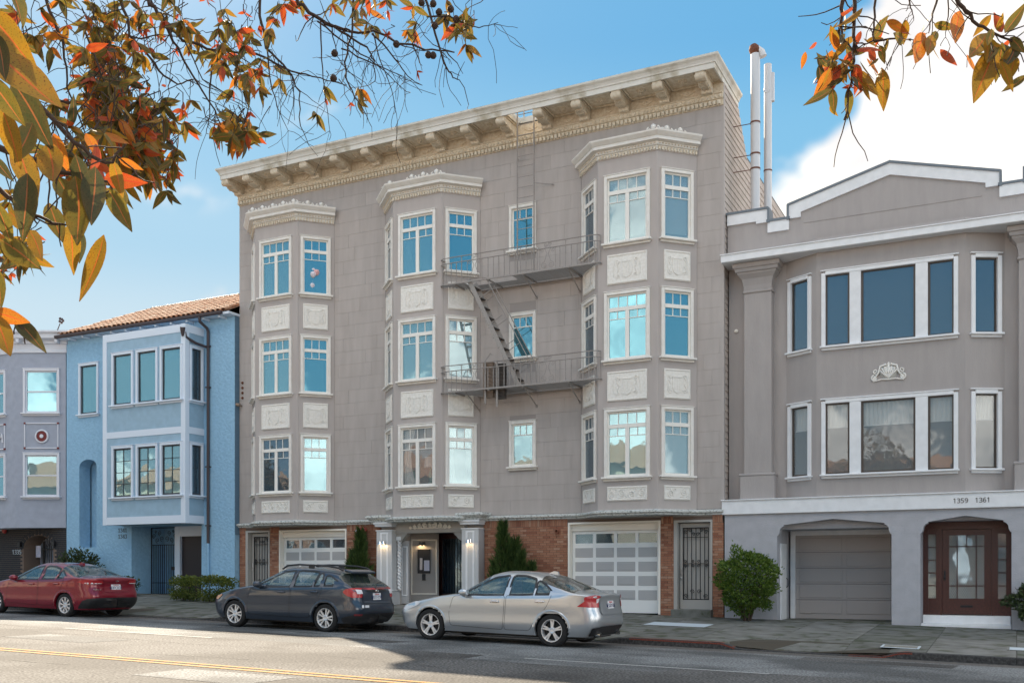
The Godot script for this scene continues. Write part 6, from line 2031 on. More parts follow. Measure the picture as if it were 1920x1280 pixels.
class CarShape:
	var d: Dictionary
	var xc: float
	var xf: float
	var xr: float

	func _init(spec: Dictionary) -> void:
		d = spec
		xf = -spec.fo
		xr = spec.wb + spec.ro
		xc = (xf + xr) / 2

	static func curve(p: Array, x: float) -> float:  # smooth curve through points of Vector2, by x
		if x <= p[0].x: return p[0].y
		if x >= p[-1].x: return p[-1].y
		for k in p.size() - 1:
			if x <= p[k + 1].x:
				var a: Vector2 = p[k]
				var b: Vector2 = p[k + 1]
				var h := b.x - a.x
				var s := (b.y - a.y) / h
				var ma := s
				var mb := s
				if k > 0:
					var s0: float = (a.y - p[k - 1].y) / (a.x - p[k - 1].x)
					ma = 0.0 if s0 * s <= 0.0 else 2.0 * s0 * s / (s0 + s)
				if k < p.size() - 2:
					var s1: float = (p[k + 2].y - b.y) / (p[k + 2].x - b.x)
					mb = 0.0 if s1 * s <= 0.0 else 2.0 * s1 * s / (s1 + s)
				var t := (x - a.x) / h
				return (2 * t * t * t - 3 * t * t + 1) * a.y + (t * t * t - 2 * t * t + t) * h * ma + (-2 * t * t * t + 3 * t * t) * b.y + (t * t * t - t * t) * h * mb
		return p[-1].y

	var tabs := {}

	func look(key: String, x: float) -> float:  # the same curves, tabulated
		if not tabs.has(key):
			var p: Array = d[key]
			var a := PackedFloat32Array()
			var lo: float = p[0].x
			var hi: float = p[-1].x
			for k in 801: a.push_back(curve(p, lerpf(lo, hi, k / 800.0)))
			tabs[key] = [a, lo, 800.0 / (hi - lo)]
		var t: Array = tabs[key]
		var f: float = clampf((x - t[1]) * t[2], 0.0, 799.999)
		var i := int(f)
		return lerpf(t[0][i], t[0][i + 1], f - i)

	func end(y: float, rear: bool) -> float:
		return look("rear" if rear else "front", y)

	func across(t: float, rear: bool) -> float:
		var n: float = d.nr if rear else d.nf
		return pow(maxf(0.0, 1.0 - pow(absf(t), n)), 1.0 / n)

	func sec(xn: float) -> Array:  # top, belt, exponent, lean
		var T := look("top", xn)
		var B := minf(look("belt", xn), T - 0.03)
		var g := clampf((T - B - 0.10) / 0.28, 0.0, 1.0)
		return [T, B, lerpf(2.4, 4.6, g), 0.20 * g, 0.075 * g]

	func low(v: float) -> float:  # v: 0 at the belt, 1 at the sill
		return 1.0 + 0.012 * sin(PI * v) - 0.012 * smoothstep(0.30, 0.40, v) * (1.0 - smoothstep(0.5, 0.9, v)) - 0.055 * smoothstep(0.78, 1.0, v)

	func half(x: float, y: float) -> float:
		var rear := x > xc
		var t := clampf((x - xc) / (end(y, rear) - xc), 0.0, 1.0)
		var xn := xc + t * ((xr if rear else xf) - xc)
		var q := sec(xn)
		var p := across(t, rear)
		if y <= q[1]:
			return d.hw * p * low((q[1] - y) / maxf(0.05, q[1] - d.sill))
		var s := clampf((y - q[1]) / (q[0] - q[1]), 0.0, 0.9999)
		return d.hw * p * (1.0 - q[3] * s) * (1.0 - q[4] * smoothstep(0.0, 0.12, s)) * pow(1.0 - pow(s, q[2]), 1.0 / q[2])

	func loft(t: float, row: int, rows_low: int, rows_up: int) -> Vector3:
		var rear := t > 0.0
		var xn := xc + absf(t) * ((xr if rear else xf) - xc)
		var q := sec(xn)
		var y: float
		var z: float
		var p := across(t, rear)
		if row <= rows_low:
			y = lerpf(d.sill, q[1], float(row) / rows_low)
			z = d.hw * p * low(1.0 - float(row) / rows_low)
		else:
			var ph := PI / 2 * float(row - rows_low) / rows_up
			var s := pow(sin(ph), 2.0 / q[2])
			y = q[1] + s * (q[0] - q[1])
			z = d.hw * p * (1.0 - q[3] * s) * (1.0 - q[4] * smoothstep(0.0, 0.12, s)) * pow(maxf(0.0, cos(ph)), 2.0 / q[2])
		return Vector3(xc + absf(t) * (end(y, rear) - xc), y, z)

	var seen := {}

	func on_skin(p: Vector2, from_back: bool) -> Array:  # point and normal, kept for the next triangle
		var key := Vector3(snappedf(p.x, 0.0001), snappedf(p.y, 0.0001), 1.0 if from_back else 0.0)
		if not seen.has(key):
			if from_back:
				var e := 0.012
				var x0 := back_x(p.x, p.y)
				var n := Vector3(1.0, -(back_x(p.x, p.y + e) - x0) / e, -(back_x(p.x + e, p.y) - x0) / e).normalized()
				seen[key] = [Vector3(x0, p.y, p.x), n]
			else:
				seen[key] = [Vector3(p.x, p.y, half(p.x, p.y)), side_n(p.x, p.y)]
		return seen[key]

	func side(x: float, y: float, off: float) -> Vector3:
		return Vector3(x, y, half(x, y)) + side_n(x, y) * off

	func side_n(x: float, y: float) -> Vector3:
		var e := 0.006
		return Vector3(-(half(x + e, y) - half(x - e, y)) / (2 * e), -(half(x, y + e) - half(x, y - e)) / (2 * e), 1.0).normalized()

	func back_x(z: float, y: float) -> float:
		var a := xc
		var b := end(y, true)
		for k in 15:
			var m := (a + b) / 2
			if half(m, y) > absf(z): a = m
			else: b = m
		return a


# a patch of skin cut to an outline: seen from the side (x, y) or from behind (z, y)
func skin(cs: CarShape, m: MB, poly: PackedVector2Array, off: float, from_back := false, sgn := 1.0, hole := PackedVector2Array()) -> void:
	var lo := poly[0]
	var hi := poly[0]
	for p in poly:
		lo = lo.min(p)
		hi = hi.max(p)
	var cell := 0.085
	var nx := int((hi.x - lo.x) / cell) + 1
	var ny := int((hi.y - lo.y) / cell) + 1
	for i in nx:
		for j in ny:
			var a := lo + Vector2(i, j) * cell
			var sq := PackedVector2Array([a, a + Vector2(cell, 0), a + Vector2(cell, cell), a + Vector2(0, cell)])
			for pc in Geometry2D.intersect_polygons(poly, sq):
				var pieces := [pc]
				if hole.size(): pieces = Geometry2D.clip_polygons(pc, hole)
				for c in pieces:
					if Geometry2D.is_polygon_clockwise(c): continue
					var t := Geometry2D.triangulate_polygon(c)
					for k in range(0, t.size(), 3):
						var pts := []
						var ns := []
						for q in 3:
							var p: Vector2 = c[t[k + q]]
							var sk := cs.on_skin(p, from_back)
							var nn: Vector3 = sk[1]
							var v: Vector3 = sk[0] + nn * off
							if not from_back:
								v.z *= sgn
								nn.z *= sgn
							pts.push_back(v)
							ns.push_back(nn)
						var face: Vector3 = (pts[1] - pts[0]).cross(pts[2] - pts[0])
						if face.dot(ns[0]) > 0.0: m.trin(pts[0], pts[1], pts[2], ns[0], ns[1], ns[2])
						else: m.trin(pts[0], pts[2], pts[1], ns[0], ns[2], ns[1])


func pv(a: Array) -> PackedVector2Array:
	var p := PackedVector2Array()
	for q in a: p.push_back(Vector2(q[0], q[1]))
	return p


func round_poly(p: PackedVector2Array, r: float) -> PackedVector2Array:
	var o := PackedVector2Array()
	var n := p.size()
	for k in n:
		var a := p[(k + n - 1) % n]
		var b := p[k]
		var c := p[(k + 1) % n]
		var ra := minf(r, (a - b).length() * 0.4)
		var rc := minf(r, (c - b).length() * 0.4)
		var s := b + (a - b).normalized() * ra
		var e := b + (c - b).normalized() * rc
		for q in 5:
			var t := q / 4.0
			o.push_back(s.lerp(b, t).lerp(b.lerp(e, t), t))
	return o


func make_car(d: Dictionary, called: String, label: String, at: Vector3) -> Node3D:
	var cs := CarShape.new(d)
	var C := thing(called, label, "car", at, "cars parked along the kerb")
	C.rotation.z = atan(SLOPE)
	var paint: StandardMaterial3D = d.paint
	var RL := 9
	var RU := 18
	var ts := []
	for k in 91:
		var u := k / 45.0 - 1.0
		ts.push_back(signf(u) * (1.0 - pow(1.0 - absf(u), 2.4)) if absf(u) > 0.0 else 0.0)
	# stations at the edges of the screens
	for x in d.screens: ts.push_back((x - cs.xc) / ((cs.xr if x > cs.xc else cs.xf) - cs.xc))
	for k in 26: ts.push_back((lerpf(-0.45, 0.45, k / 25.0) - cs.xc) / (cs.xf - cs.xc) * -1.0)
	for k in 26: ts.push_back((lerpf(-0.45, 0.45, k / 25.0) + d.wb - cs.xc) / (cs.xr - cs.xc))
	for k in ts.size(): ts[k] = clampf(ts[k], -1.0, 1.0)
	ts.sort()
	var u := [-1.0]
	for t in ts:
		if t - u[-1] > 0.004 or (absf(t) > 0.8 and absf(cs.across(t, t > 0.0) - cs.across(u[-1], u[-1] > 0.0)) > 0.035): u.push_back(t)
	if u[-1] < 1.0: u.push_back(1.0)
	ts = u
	var wins := []
	for w in d.windows: wins.push_back(round_poly(pv(w), 0.05))
	var body := MB.new()
	var fg := MB.new()
	var rg := MB.new()
	var grid := []
	var gn := []
	for t in ts:
		var col := []
		for r in RL + RU + 1: col.push_back(cs.loft(t, r, RL, RU))
		grid.push_back(col)
	for i in ts.size():
		var col := []
		for r in RL + RU + 1:
			var dx: Vector3 = grid[mini(i + 1, ts.size() - 1)][r] - grid[maxi(i - 1, 0)][r]
			var dr: Vector3 = grid[i][mini(r + 1, RL + RU)] - grid[i][maxi(r - 1, 0)]
			if r == RL + RU: dr = Vector3(0, 0, -1)
			col.push_back(dx.cross(dr).normalized())
		gn.push_back(col)
	var ra: float = d.arch
	for i in ts.size() - 1:
		for r in RL + RU:
			var a: Vector3 = grid[i][r]
			var b: Vector3 = grid[i + 1][r]
			var c: Vector3 = grid[i + 1][r + 1]
			var e: Vector3 = grid[i][r + 1]
			var m := (a + b + c + e) / 4
			var dst := body
			if absf(m.x) < 1.0 and Vector2(m.x, m.y - d.tyre).length() < ra: continue
			if Vector2(m.x - d.wb, m.y - d.tyre).length() < ra: continue
			if r >= RL + 3:
				var xn: float = cs.xc + absf((ts[i] + ts[i + 1]) / 2) * ((cs.xr if ts[i] >= 0.0 else cs.xf) - cs.xc)
				if xn > d.screens[0] and xn < d.screens[1]: dst = fg
				elif xn > d.screens[2] and xn < d.screens[3] and r >= RL + 4: dst = rg
			if dst == body and r >= RL:
				var skip := false
				for w in wins:
					if Geometry2D.is_point_in_polygon(Vector2(m.x, m.y), w): skip = true
				if skip: continue
			for sg in [1.0, -1.0]:
				var f := Vector3(1, 1, sg)
				if sg > 0:
					dst.trin(a, b, c, gn[i][r], gn[i + 1][r], gn[i + 1][r + 1])
					dst.trin(a, c, e, gn[i][r], gn[i + 1][r + 1], gn[i][r + 1])
				else:
					dst.trin(a * f, c * f, b * f, gn[i][r] * f, gn[i + 1][r + 1] * f, gn[i + 1][r] * f)
					dst.trin(a * f, e * f, c * f, gn[i][r] * f, gn[i][r + 1] * f, gn[i + 1][r + 1] * f)
	put(C, "body", body.mesh(), paint)
	put(C, "windscreen", fg.mesh(), M.car_glass)
	put(C, "rear_window", rg.mesh(), M.car_glass_dark)
	# arch lips, wells and underbody
	for wx in [0.0, d.wb]:
		for sg in [1.0, -1.0]:
			var lip := MB.new()
			var well := MB.new()
			var last := []
			for k in 25:
				var an := lerpf(-0.32, PI + 0.32, k / 24.0)
				var ring := []
				for q in [[ra - 0.012, -0.05], [ra - 0.008, 0.006], [ra + 0.022, 0.008], [ra + 0.045, -0.002]]:
					var x: float = wx + cos(an) * q[0]
					var y: float = d.tyre + sin(an) * q[0]
					y = maxf(y, d.sill)
					var p := cs.side(x, y, q[1])
					p.z *= sg
					ring.push_back(p)
				var deep: Vector3 = ring[0]
				deep.z = sg * 0.45
				if k > 0:
					for q in 3:
						if sg > 0: lip.quad(last[q], ring[q], ring[q + 1], last[q + 1])
						else: lip.quad(last[q + 1], ring[q + 1], ring[q], last[q])
					well.quad(last[0], ring[0], deep, last[4])
				ring.push_back(deep)
				last = ring
			put(C, "wheel_arch", lip.mesh(), paint)
			put(C, "wheel_well", well.mesh(), M.car_black)
	var ub := MB.new()
	ub.b2(Vector3(cs.xf + 0.35, 0.17, -d.hw + 0.22), Vector3(cs.xr - 0.3, 0.34, d.hw - 0.22))
	ub.b2(Vector3(0.42, 0.20, -d.hw + 0.07), Vector3(d.wb - 0.42, 0.30, d.hw - 0.07))
	ub.b2(Vector3(0.5, 0.3, -d.hw + 0.12), Vector3(d.wb + 0.3, 0.5, d.hw - 0.12))
	ub.b2(Vector3(-0.55, 0.4, -0.45), Vector3(0.55, 0.72, 0.45))
	put(C, "underbody", ub.mesh(), M.car_black)
	# side glass with black surrounds, doors, handles
	for sg in [1.0, -1.0]:
		for k in wins.size():
			var g := MB.new()
			skin(cs, g, wins[k], -0.004, false, sg)
			var go := put(C, "side_window", g.mesh(), M.car_glass)
			var tr := MB.new()
			for q in Geometry2D.offset_polygon(wins[k], 0.028, Geometry2D.JOIN_ROUND): skin(cs, tr, q, 0.003, false, sg, Geometry2D.offset_polygon(wins[k], -0.008)[0])
			put(go, "window_trim", tr.mesh(), d.trim)
		for dr in d.doors:
			var dp := round_poly(pv(dr), 0.06)
			var sm := MB.new()
			var grown: Array = Geometry2D.offset_polygon(dp, 0.006)
			skin(cs, sm, grown[0], 0.0015, false, sg, Geometry2D.offset_polygon(dp, -0.001)[0])
			put(C, "door_seam", sm.mesh(), M.car_black)
		for hx in d.handles:
			var h := MB.new()
			var p := cs.side(hx[0], hx[1], 0.022)
			h.cbox(Vector3(p.x, p.y, p.z * sg), Vector3(0.20, 0.032, 0.026), 0.011)
			h.cbox(Vector3(p.x, p.y, (p.z - 0.02) * sg), Vector3(0.12, 0.05, 0.012), 0.005)
			put(C, "door_handle", h.mesh(), d.handle_mat)
		# mirror
		var mp := cs.side(d.mirror[0], d.mirror[1], 0.0)
		var mm := MB.new()
		mm.lathe([Vector2(0.0, -0.12), Vector2(0.07, -0.10), Vector2(0.095, -0.03), Vector2(0.09, 0.05), Vector2(0.06, 0.09), Vector2(0.0, 0.10)], Transform3D(Basis(Vector3.BACK, PI / 2) * Basis.from_scale(Vector3(0.75, 0.9, 1.15)), Vector3(mp.x, mp.y + 0.055, (mp.z + 0.13) * sg)), 14)
		mm.cbox(Vector3(mp.x - 0.02, mp.y - 0.01, (mp.z + 0.03) * sg), Vector3(0.08, 0.05, 0.14), 0.015)
		put(C, "wing_mirror", mm.mesh(), d.mirror_mat)
		for l in d.side_patches:
			var g := MB.new()
			skin(cs, g, round_poly(pv(l[2]), l[3]), (l[4] if l.size() > 4 else 0.004) + 0.008, false, sg)
			put(C, l[0], g.mesh(), M[l[1]])
	for l in d.back_patches:
		for sg in ([1.0, -1.0] if l[4] else [1.0]):
			var poly := []
			for q in l[2]: poly.push_back([q[0] * sg, q[1]])
			if sg < 0: poly.reverse()
			var g := MB.new()
			skin(cs, g, round_poly(pv(poly), l[3]), (l[5] if l.size() > 5 else 0.004) + 0.008, true)
			put(C, l[0], g.mesh(), M[l[1]])
	# plate with its frame
	var px := cs.back_x(0.0, d.plate)
	var tilt: float = atan2(cs.back_x(0.0, d.plate + 0.05) - cs.back_x(0.0, d.plate - 0.05), 0.10)
	var pl := put(C, "licence_plate", bxm(Vector3(0.012, 0.155, 0.31)), M.plate_white, Vector3(px + 0.016, d.plate, 0.0))
	pl.rotation.z = -tilt
	var tx := lettering(pl, d.plate_text, Vector3(0.004, -0.018, 0), 0.075, M.plate_ink, "Droid Sans Mono", "plate_number")
	tx.rotation.y = PI / 2
	var st := lettering(pl, "California", Vector3(0.004, 0.052, 0), 0.030, M.plate_red, "Droid Serif", "plate_script")
	st.rotation.y = PI / 2
	# seats seen through the glass
	for s in [[0.98, 0.36], [0.98, -0.36], [1.92, 0.36], [1.92, -0.36]]:
		var q := MB.new()
		q.cbox(Vector3(s[0], 0.62, s[1]), Vector3(0.5, 0.18, 0.48), 0.06)
		q.cbox(Vector3(s[0] + 0.33, 0.88, s[1]), Vector3(0.16, 0.56, 0.46), 0.06, Basis(Vector3.BACK, -0.25))
		q.cbox(Vector3(s[0] + 0.43, 1.20, s[1]), Vector3(0.10, 0.17, 0.26), 0.045, Basis(Vector3.BACK, -0.2))
		put(C, "seat", q.mesh(), d.seat)
	var ds := MB.new()
	ds.cbox(Vector3(0.52, 0.86, 0), Vector3(0.35, 0.22, d.hw * 1.6), 0.05)
	var wheel := []
	for k in 17: wheel.push_back(Vector3(0.80, 0.93 + 0.17 * sin(k * TAU / 16), 0.36 + 0.17 * cos(k * TAU / 16)))
	ds.tube(wheel, 0.014, 0.014, 5)
	put(C, "dashboard", ds.mesh(), M.car_black)
	# wheels
	var tm := MB.new()
	var R: float = d.tyre
	tm.lathe([Vector2(R - 0.105, -0.10), Vector2(R - 0.04, -0.108), Vector2(R - 0.008, -0.085), Vector2(R, -0.06), Vector2(R, 0.06), Vector2(R - 0.008, 0.085), Vector2(R - 0.04, 0.108), Vector2(R - 0.098, 0.102), Vector2(R - 0.105, 0.09)], Transform3D(Basis(Vector3.RIGHT, PI / 2), Vector3.ZERO), 40)
	var tmesh := tm.mesh()
	var rm := MB.new()
	var face := Basis(Vector3.RIGHT, PI / 2)
	var rr := R - 0.10
	rm.lathe([Vector2(rr + 0.002, 0.10), Vector2(rr - 0.012, 0.098), Vector2(rr - 0.02, 0.075), Vector2(rr - 0.03, -0.05)], Transform3D(face, Vector3.ZERO), 40)
	rm.lathe([Vector2(0.068, 0.04), Vector2(0.066, 0.078), Vector2(0.05, 0.085), Vector2(0.03, 0.078), Vector2(0.0, 0.078)], Transform3D(face, Vector3.ZERO), 20)
	for s in d.spokes:
		var an: float = s[0]
		var pl2 := PackedVector2Array([Vector2(0.05, -s[1]), Vector2(rr - 0.01, -s[2]), Vector2(rr - 0.01, s[2]), Vector2(0.05, s[1])])
		rm.prism(pl2, 0.052, 0.078, Transform3D(Basis(Vector3.BACK, an), Vector3.ZERO))
	var rmesh := rm.mesh()
	var bk := MB.new()
	bk.lathe([Vector2(rr - 0.02, 0.0), Vector2(0.0, 0.0)], Transform3D(face, Vector3.ZERO), 30)
	bk.lathe([Vector2(0.15, 0.012), Vector2(0.06, 0.018)], Transform3D(face, Vector3.ZERO), 24)
	var bmesh := bk.mesh()
	for wx in [0.0, d.wb]:
		for sg in [1.0, -1.0]:
			var t := put(C, "wheel", tmesh, M.tyre, Vector3(wx, R, sg * (d.hw - 0.125)))
			if sg < 0: t.rotation.y = PI
			put(t, "rim", rmesh, d.rim)
			put(t, "brake_disc", bmesh, M.car_black)
	return C


func build_cars() -> void:
	for p in [["paint_red", Color(0.22, 0.004, 0.020), 0.3], ["paint_navy", Color(0.034, 0.048, 0.072), 0.35], ["paint_silver", Color(0.54, 0.575, 0.61), 0.75]]:
		var m := mat(p[0], p[1], 0.30, p[2])
		m.clearcoat_enabled = true
		m.clearcoat = 1.0
		m.clearcoat_roughness = 0.03
	mat("car_black", Color(0.010, 0.010, 0.011), 0.6)
	mat("black_plastic", Color(0.018, 0.018, 0.02), 0.45)
	mat("tyre", Color(0.014, 0.014, 0.015), 0.85)
	mat("rim_silver", Color(0.72, 0.73, 0.75), 0.32, 0.55)
	mat("plate_white", Color(0.72, 0.72, 0.74), 0.5)
	mat("plate_ink", Color(0.02, 0.03, 0.10), 0.5)
	mat("plate_red", Color(0.5, 0.05, 0.05), 0.5)
	mat("lamp_red", Color(0.42, 0.006, 0.012), 0.08)
	mat("lamp_deep", Color(0.16, 0.004, 0.008), 0.08)
	mat("lamp_white", Color(0.70, 0.70, 0.72), 0.08)
	mat("lamp_amber", Color(0.65, 0.26, 0.05), 0.1)
	for k in ["lamp_red", "lamp_deep", "lamp_white", "lamp_amber"]:
		M[k].clearcoat_enabled = true
		M[k].clearcoat = 1.0
	mat("seat_grey", Color(0.16, 0.16, 0.17), 0.8)
	mat("seat_pale", Color(0.34, 0.33, 0.31), 0.8)
	mat("car_glass", Color(0.16, 0.27, 0.30), 0.02, 0.38)
	mat("car_glass_dark", Color(0.06, 0.08, 0.075), 0.02, 0.25)
	for k in ["car_glass", "car_glass_dark"]:
		M[k].transparency = BaseMaterial3D.TRANSPARENCY_ALPHA
		M[k].albedo_color.a = 0.10 if k == "car_glass" else 0.35
	var five := []
	for k in 5:
		for s in [-0.13, 0.13]: five.push_back([PI / 2 + TAU * k / 5.0 + s, 0.017, 0.016])
	var ten := []
	for k in 10: ten.push_back([PI / 2 + TAU * k / 10.0 + (0.09 if k % 2 else -0.09), 0.016, 0.021])
	var eight := []
	for k in 9: eight.push_back([PI / 2 + TAU * k / 9.0, 0.014, 0.026])
	var z_off := 0.0
	# silver saloon
	var silver := {
		"fo": 0.93, "wb": 2.776, "ro": 0.925, "hw": 0.93, "tyre": 0.325, "arch": 0.372, "sill": 0.215, "nf": 5.0, "nr": 8.0,
		"top": [Vector2(-0.93, 0.66), Vector2(-0.80, 0.74), Vector2(-0.40, 0.88), Vector2(0.15, 0.975), Vector2(0.52, 1.025), Vector2(0.95, 1.26), Vector2(1.30, 1.42), Vector2(1.70, 1.482), Vector2(2.10, 1.475), Vector2(2.55, 1.395), Vector2(2.95, 1.255), Vector2(3.28, 1.125), Vector2(3.50, 1.085), Vector2(3.66, 1.06), Vector2(3.701, 1.04)],
		"belt": [Vector2(-0.93, 0.60), Vector2(-0.3, 0.80), Vector2(0.5, 0.935), Vector2(1.6, 0.975), Vector2(2.7, 1.01), Vector2(3.3, 1.03), Vector2(3.7, 0.99)],
		"front": [Vector2(0.2, -0.78), Vector2(0.35, -0.88), Vector2(0.55, -0.93), Vector2(0.70, -0.88), Vector2(0.9, -0.70), Vector2(1.5, -0.6)],
		"rear": [Vector2(0.2, 3.50), Vector2(0.32, 3.62), Vector2(0.50, 3.70), Vector2(0.66, 3.695), Vector2(0.74, 3.655), Vector2(0.95, 3.63), Vector2(1.05, 3.655), Vector2(1.12, 3.62), Vector2(1.5, 3.5)],
		"screens": [0.54, 1.30, 2.52, 3.27],
		"windows": [[[0.80, 0.985], [1.10, 1.165], [1.42, 1.325], [1.74, 1.375], [1.70, 0.995]], [[1.80, 1.0], [1.84, 1.378], [2.10, 1.372], [2.34, 1.315], [2.36, 1.03]], [[2.41, 1.035], [2.40, 1.29], [2.56, 1.215], [2.74, 1.09], [2.70, 1.055]]],
		"doors": [[[0.50, 0.34], [0.46, 0.60], [0.56, 0.93], [0.80, 0.965], [1.74, 0.985], [1.70, 0.30]], [[1.74, 0.30], [1.78, 0.985], [2.78, 1.045], [2.66, 0.78], [2.42, 0.52], [2.30, 0.31]]],
		"handles": [[1.52, 0.855], [2.52, 0.885]], "handle_mat": M.chrome, "mirror": [0.86, 0.965], "mirror_mat": M.paint_silver, "trim": M.black_plastic,
		"side_patches": [["tail_light", "lamp_red", [[3.30, 0.81], [3.42, 0.90], [3.54, 1.015], [3.64, 1.02], [3.64, 0.80]], 0.03], ["headlight", "lamp_white", [[-0.74, 0.62], [-0.62, 0.60], [-0.30, 0.72], [-0.24, 0.785], [-0.42, 0.79], [-0.70, 0.71]], 0.03]],
		"back_patches": [["tail_light", "lamp_red", [[0.60, 0.80], [0.86, 0.80], [0.86, 1.01], [0.72, 1.03], [0.55, 1.02], [0.60, 0.93]], 0.03, true], ["reversing_light", "lamp_white", [[0.62, 0.90], [0.68, 0.88], [0.68, 0.97], [0.58, 0.985], [0.57, 0.965]], 0.01, true, 0.007], ["boot_lid", "paint_silver", [[-0.57, 0.66], [0.57, 0.66], [0.53, 1.03], [-0.53, 1.03]], 0.06, false, 0.006], ["rear_valance", "black_plastic", [[-0.74, 0.24], [0.74, 0.24], [0.80, 0.40], [0.55, 0.43], [-0.55, 0.43], [-0.80, 0.40]], 0.04, false]],
		"plate": 0.845, "plate_text": "6SXD108", "paint": M.paint_silver, "seat": M.seat_grey, "rim": M.rim_silver, "spokes": five}
	var s := make_car(silver, "parked_saloon", "silver saloon parked at the kerb in front of the white garage door", Vector3(-10.95, ground(-10.95, 7.5) + 0.004, 7.48))
	var ex := MB.new()
	for z in [-0.52, 0.52]: ex.lathe([Vector2(0.035, 0.0), Vector2(0.045, 0.0), Vector2(0.045, 0.14), Vector2(0.035, 0.14), Vector2(0.034, 0.02), Vector2(0, 0.02)], Transform3D(Basis(Vector3.BACK, -PI / 2), Vector3(3.52, 0.265, z)), 14)
	put(s, "exhaust_tip", ex.mesh(), M.chrome)
	var fin := MB.new()
	fin.prism(PackedVector2Array([Vector2(2.30, 1.44), Vector2(2.52, 1.40), Vector2(2.50, 1.475), Vector2(2.42, 1.49)]), -0.03, 0.03)
	put(s, "antenna_fin", fin.mesh(), M.paint_silver)
	var bd := lettering(s, "V O L V O", Vector3(3.645, 0.985, 0.0), 0.055, M.chrome, "Droid Serif", "badge")
	bd.rotation.y = PI / 2
	# dark hatchback
	var navy := {
		"fo": 0.88, "wb": 2.645, "ro": 0.89, "hw": 0.87, "tyre": 0.322, "arch": 0.368, "sill": 0.215, "nf": 5.0, "nr": 8.5,
		"top": [Vector2(-0.88, 0.68), Vector2(-0.76, 0.78), Vector2(-0.35, 0.92), Vector2(0.15, 1.005), Vector2(0.42, 1.05), Vector2(0.85, 1.27), Vector2(1.22, 1.42), Vector2(1.60, 1.465), Vector2(2.20, 1.46), Vector2(2.75, 1.425), Vector2(3.05, 1.385), Vector2(3.20, 1.27), Vector2(3.42, 1.05), Vector2(3.50, 0.98), Vector2(3.535, 0.93)],
		"belt": [Vector2(-0.88, 0.62), Vector2(-0.3, 0.84), Vector2(0.5, 0.955), Vector2(1.6, 0.985), Vector2(2.7, 1.03), Vector2(3.2, 1.04), Vector2(3.53, 0.90)],
		"front": [Vector2(0.2, -0.74), Vector2(0.35, -0.84), Vector2(0.55, -0.88), Vector2(0.72, -0.83), Vector2(0.95, -0.65), Vector2(1.5, -0.6)],
		"rear": [Vector2(0.2, 3.36), Vector2(0.32, 3.46), Vector2(0.48, 3.535), Vector2(0.62, 3.53), Vector2(0.70, 3.47), Vector2(0.95, 3.45), Vector2(1.03, 3.45), Vector2(1.2, 3.34), Vector2(1.5, 3.15)],
		"screens": [0.44, 1.22, 3.10, 3.41],
		"windows": [[[0.72, 1.01], [1.05, 1.19], [1.36, 1.33], [1.66, 1.365], [1.62, 1.015]], [[1.72, 1.018], [1.76, 1.368], [2.26, 1.35], [2.34, 1.335], [2.26, 1.04]], [[2.31, 1.043], [2.40, 1.325], [2.48, 1.30], [2.50, 1.05]], [[2.58, 1.06], [2.58, 1.28], [2.70, 1.255], [2.93, 1.14], [2.80, 1.075]]],
		"doors": [[[0.44, 0.34], [0.40, 0.60], [0.50, 0.95], [0.72, 0.985], [1.66, 1.0], [1.62, 0.31]], [[1.66, 0.31], [1.70, 1.0], [2.56, 1.04], [2.55, 0.90], [2.36, 0.62], [2.20, 0.32]]],
		"handles": [[1.42, 0.87], [2.36, 0.90]], "handle_mat": M.paint_navy, "mirror": [0.78, 0.985], "mirror_mat": M.paint_navy, "trim": M.black_plastic,
		"side_patches": [["tail_light", "lamp_red", [[3.12, 0.92], [3.20, 0.99], [3.34, 1.015], [3.46, 1.0], [3.46, 0.82], [3.26, 0.82]], 0.04], ["headlight", "lamp_amber", [[-0.70, 0.66], [-0.56, 0.64], [-0.40, 0.76], [-0.52, 0.80], [-0.68, 0.76]], 0.03], ["bumper_corner", "black_plastic", [[3.12, 0.22], [3.10, 0.34], [3.40, 0.42], [3.54, 0.42], [3.50, 0.22]], 0.03]],
		"back_patches": [["tail_light", "lamp_red", [[0.56, 0.80], [0.80, 0.80], [0.80, 1.0], [0.66, 1.0], [0.54, 0.97]], 0.03, true], ["reversing_light", "lamp_white", [[0.54, 0.885], [0.70, 0.885], [0.72, 0.975], [0.54, 0.965]], 0.01, true, 0.008], ["tailgate", "paint_navy", [[-0.55, 0.66], [0.55, 0.66], [0.52, 1.0], [-0.52, 1.0]], 0.05, false, 0.006], ["garnish", "black_plastic", [[-0.40, 0.925], [0.40, 0.925], [0.38, 0.96], [-0.38, 0.96]], 0.01, false, 0.022], ["rear_valance", "black_plastic", [[-0.80, 0.23], [0.80, 0.23], [0.82, 0.40], [0.50, 0.44], [-0.50, 0.44], [-0.82, 0.40]], 0.04, false], ["reflector", "lamp_deep", [[0.62, 0.40], [0.78, 0.40], [0.78, 0.44], [0.62, 0.44]], 0.01, true, 0.009], ["bumper_sticker", "plate_white", [[0.40, 0.575], [0.55, 0.575], [0.55, 0.625], [0.40, 0.625]], 0.01, false, 0.004], ["bumper_sticker", "plate_white", [[0.58, 0.572], [0.65, 0.572], [0.65, 0.63], [0.58, 0.63]], 0.02, false, 0.004]],
		"plate": 0.82, "plate_text": "8KTF192", "paint": M.paint_navy, "seat": M.seat_pale, "rim": M.rim_silver, "spokes": ten}
	var n := make_car(navy, "parked_hatchback", "dark blue-grey hatchback with roof rails parked at the kerb", Vector3(-16.64, ground(-16.64, 7.2) + 0.004, 7.08))
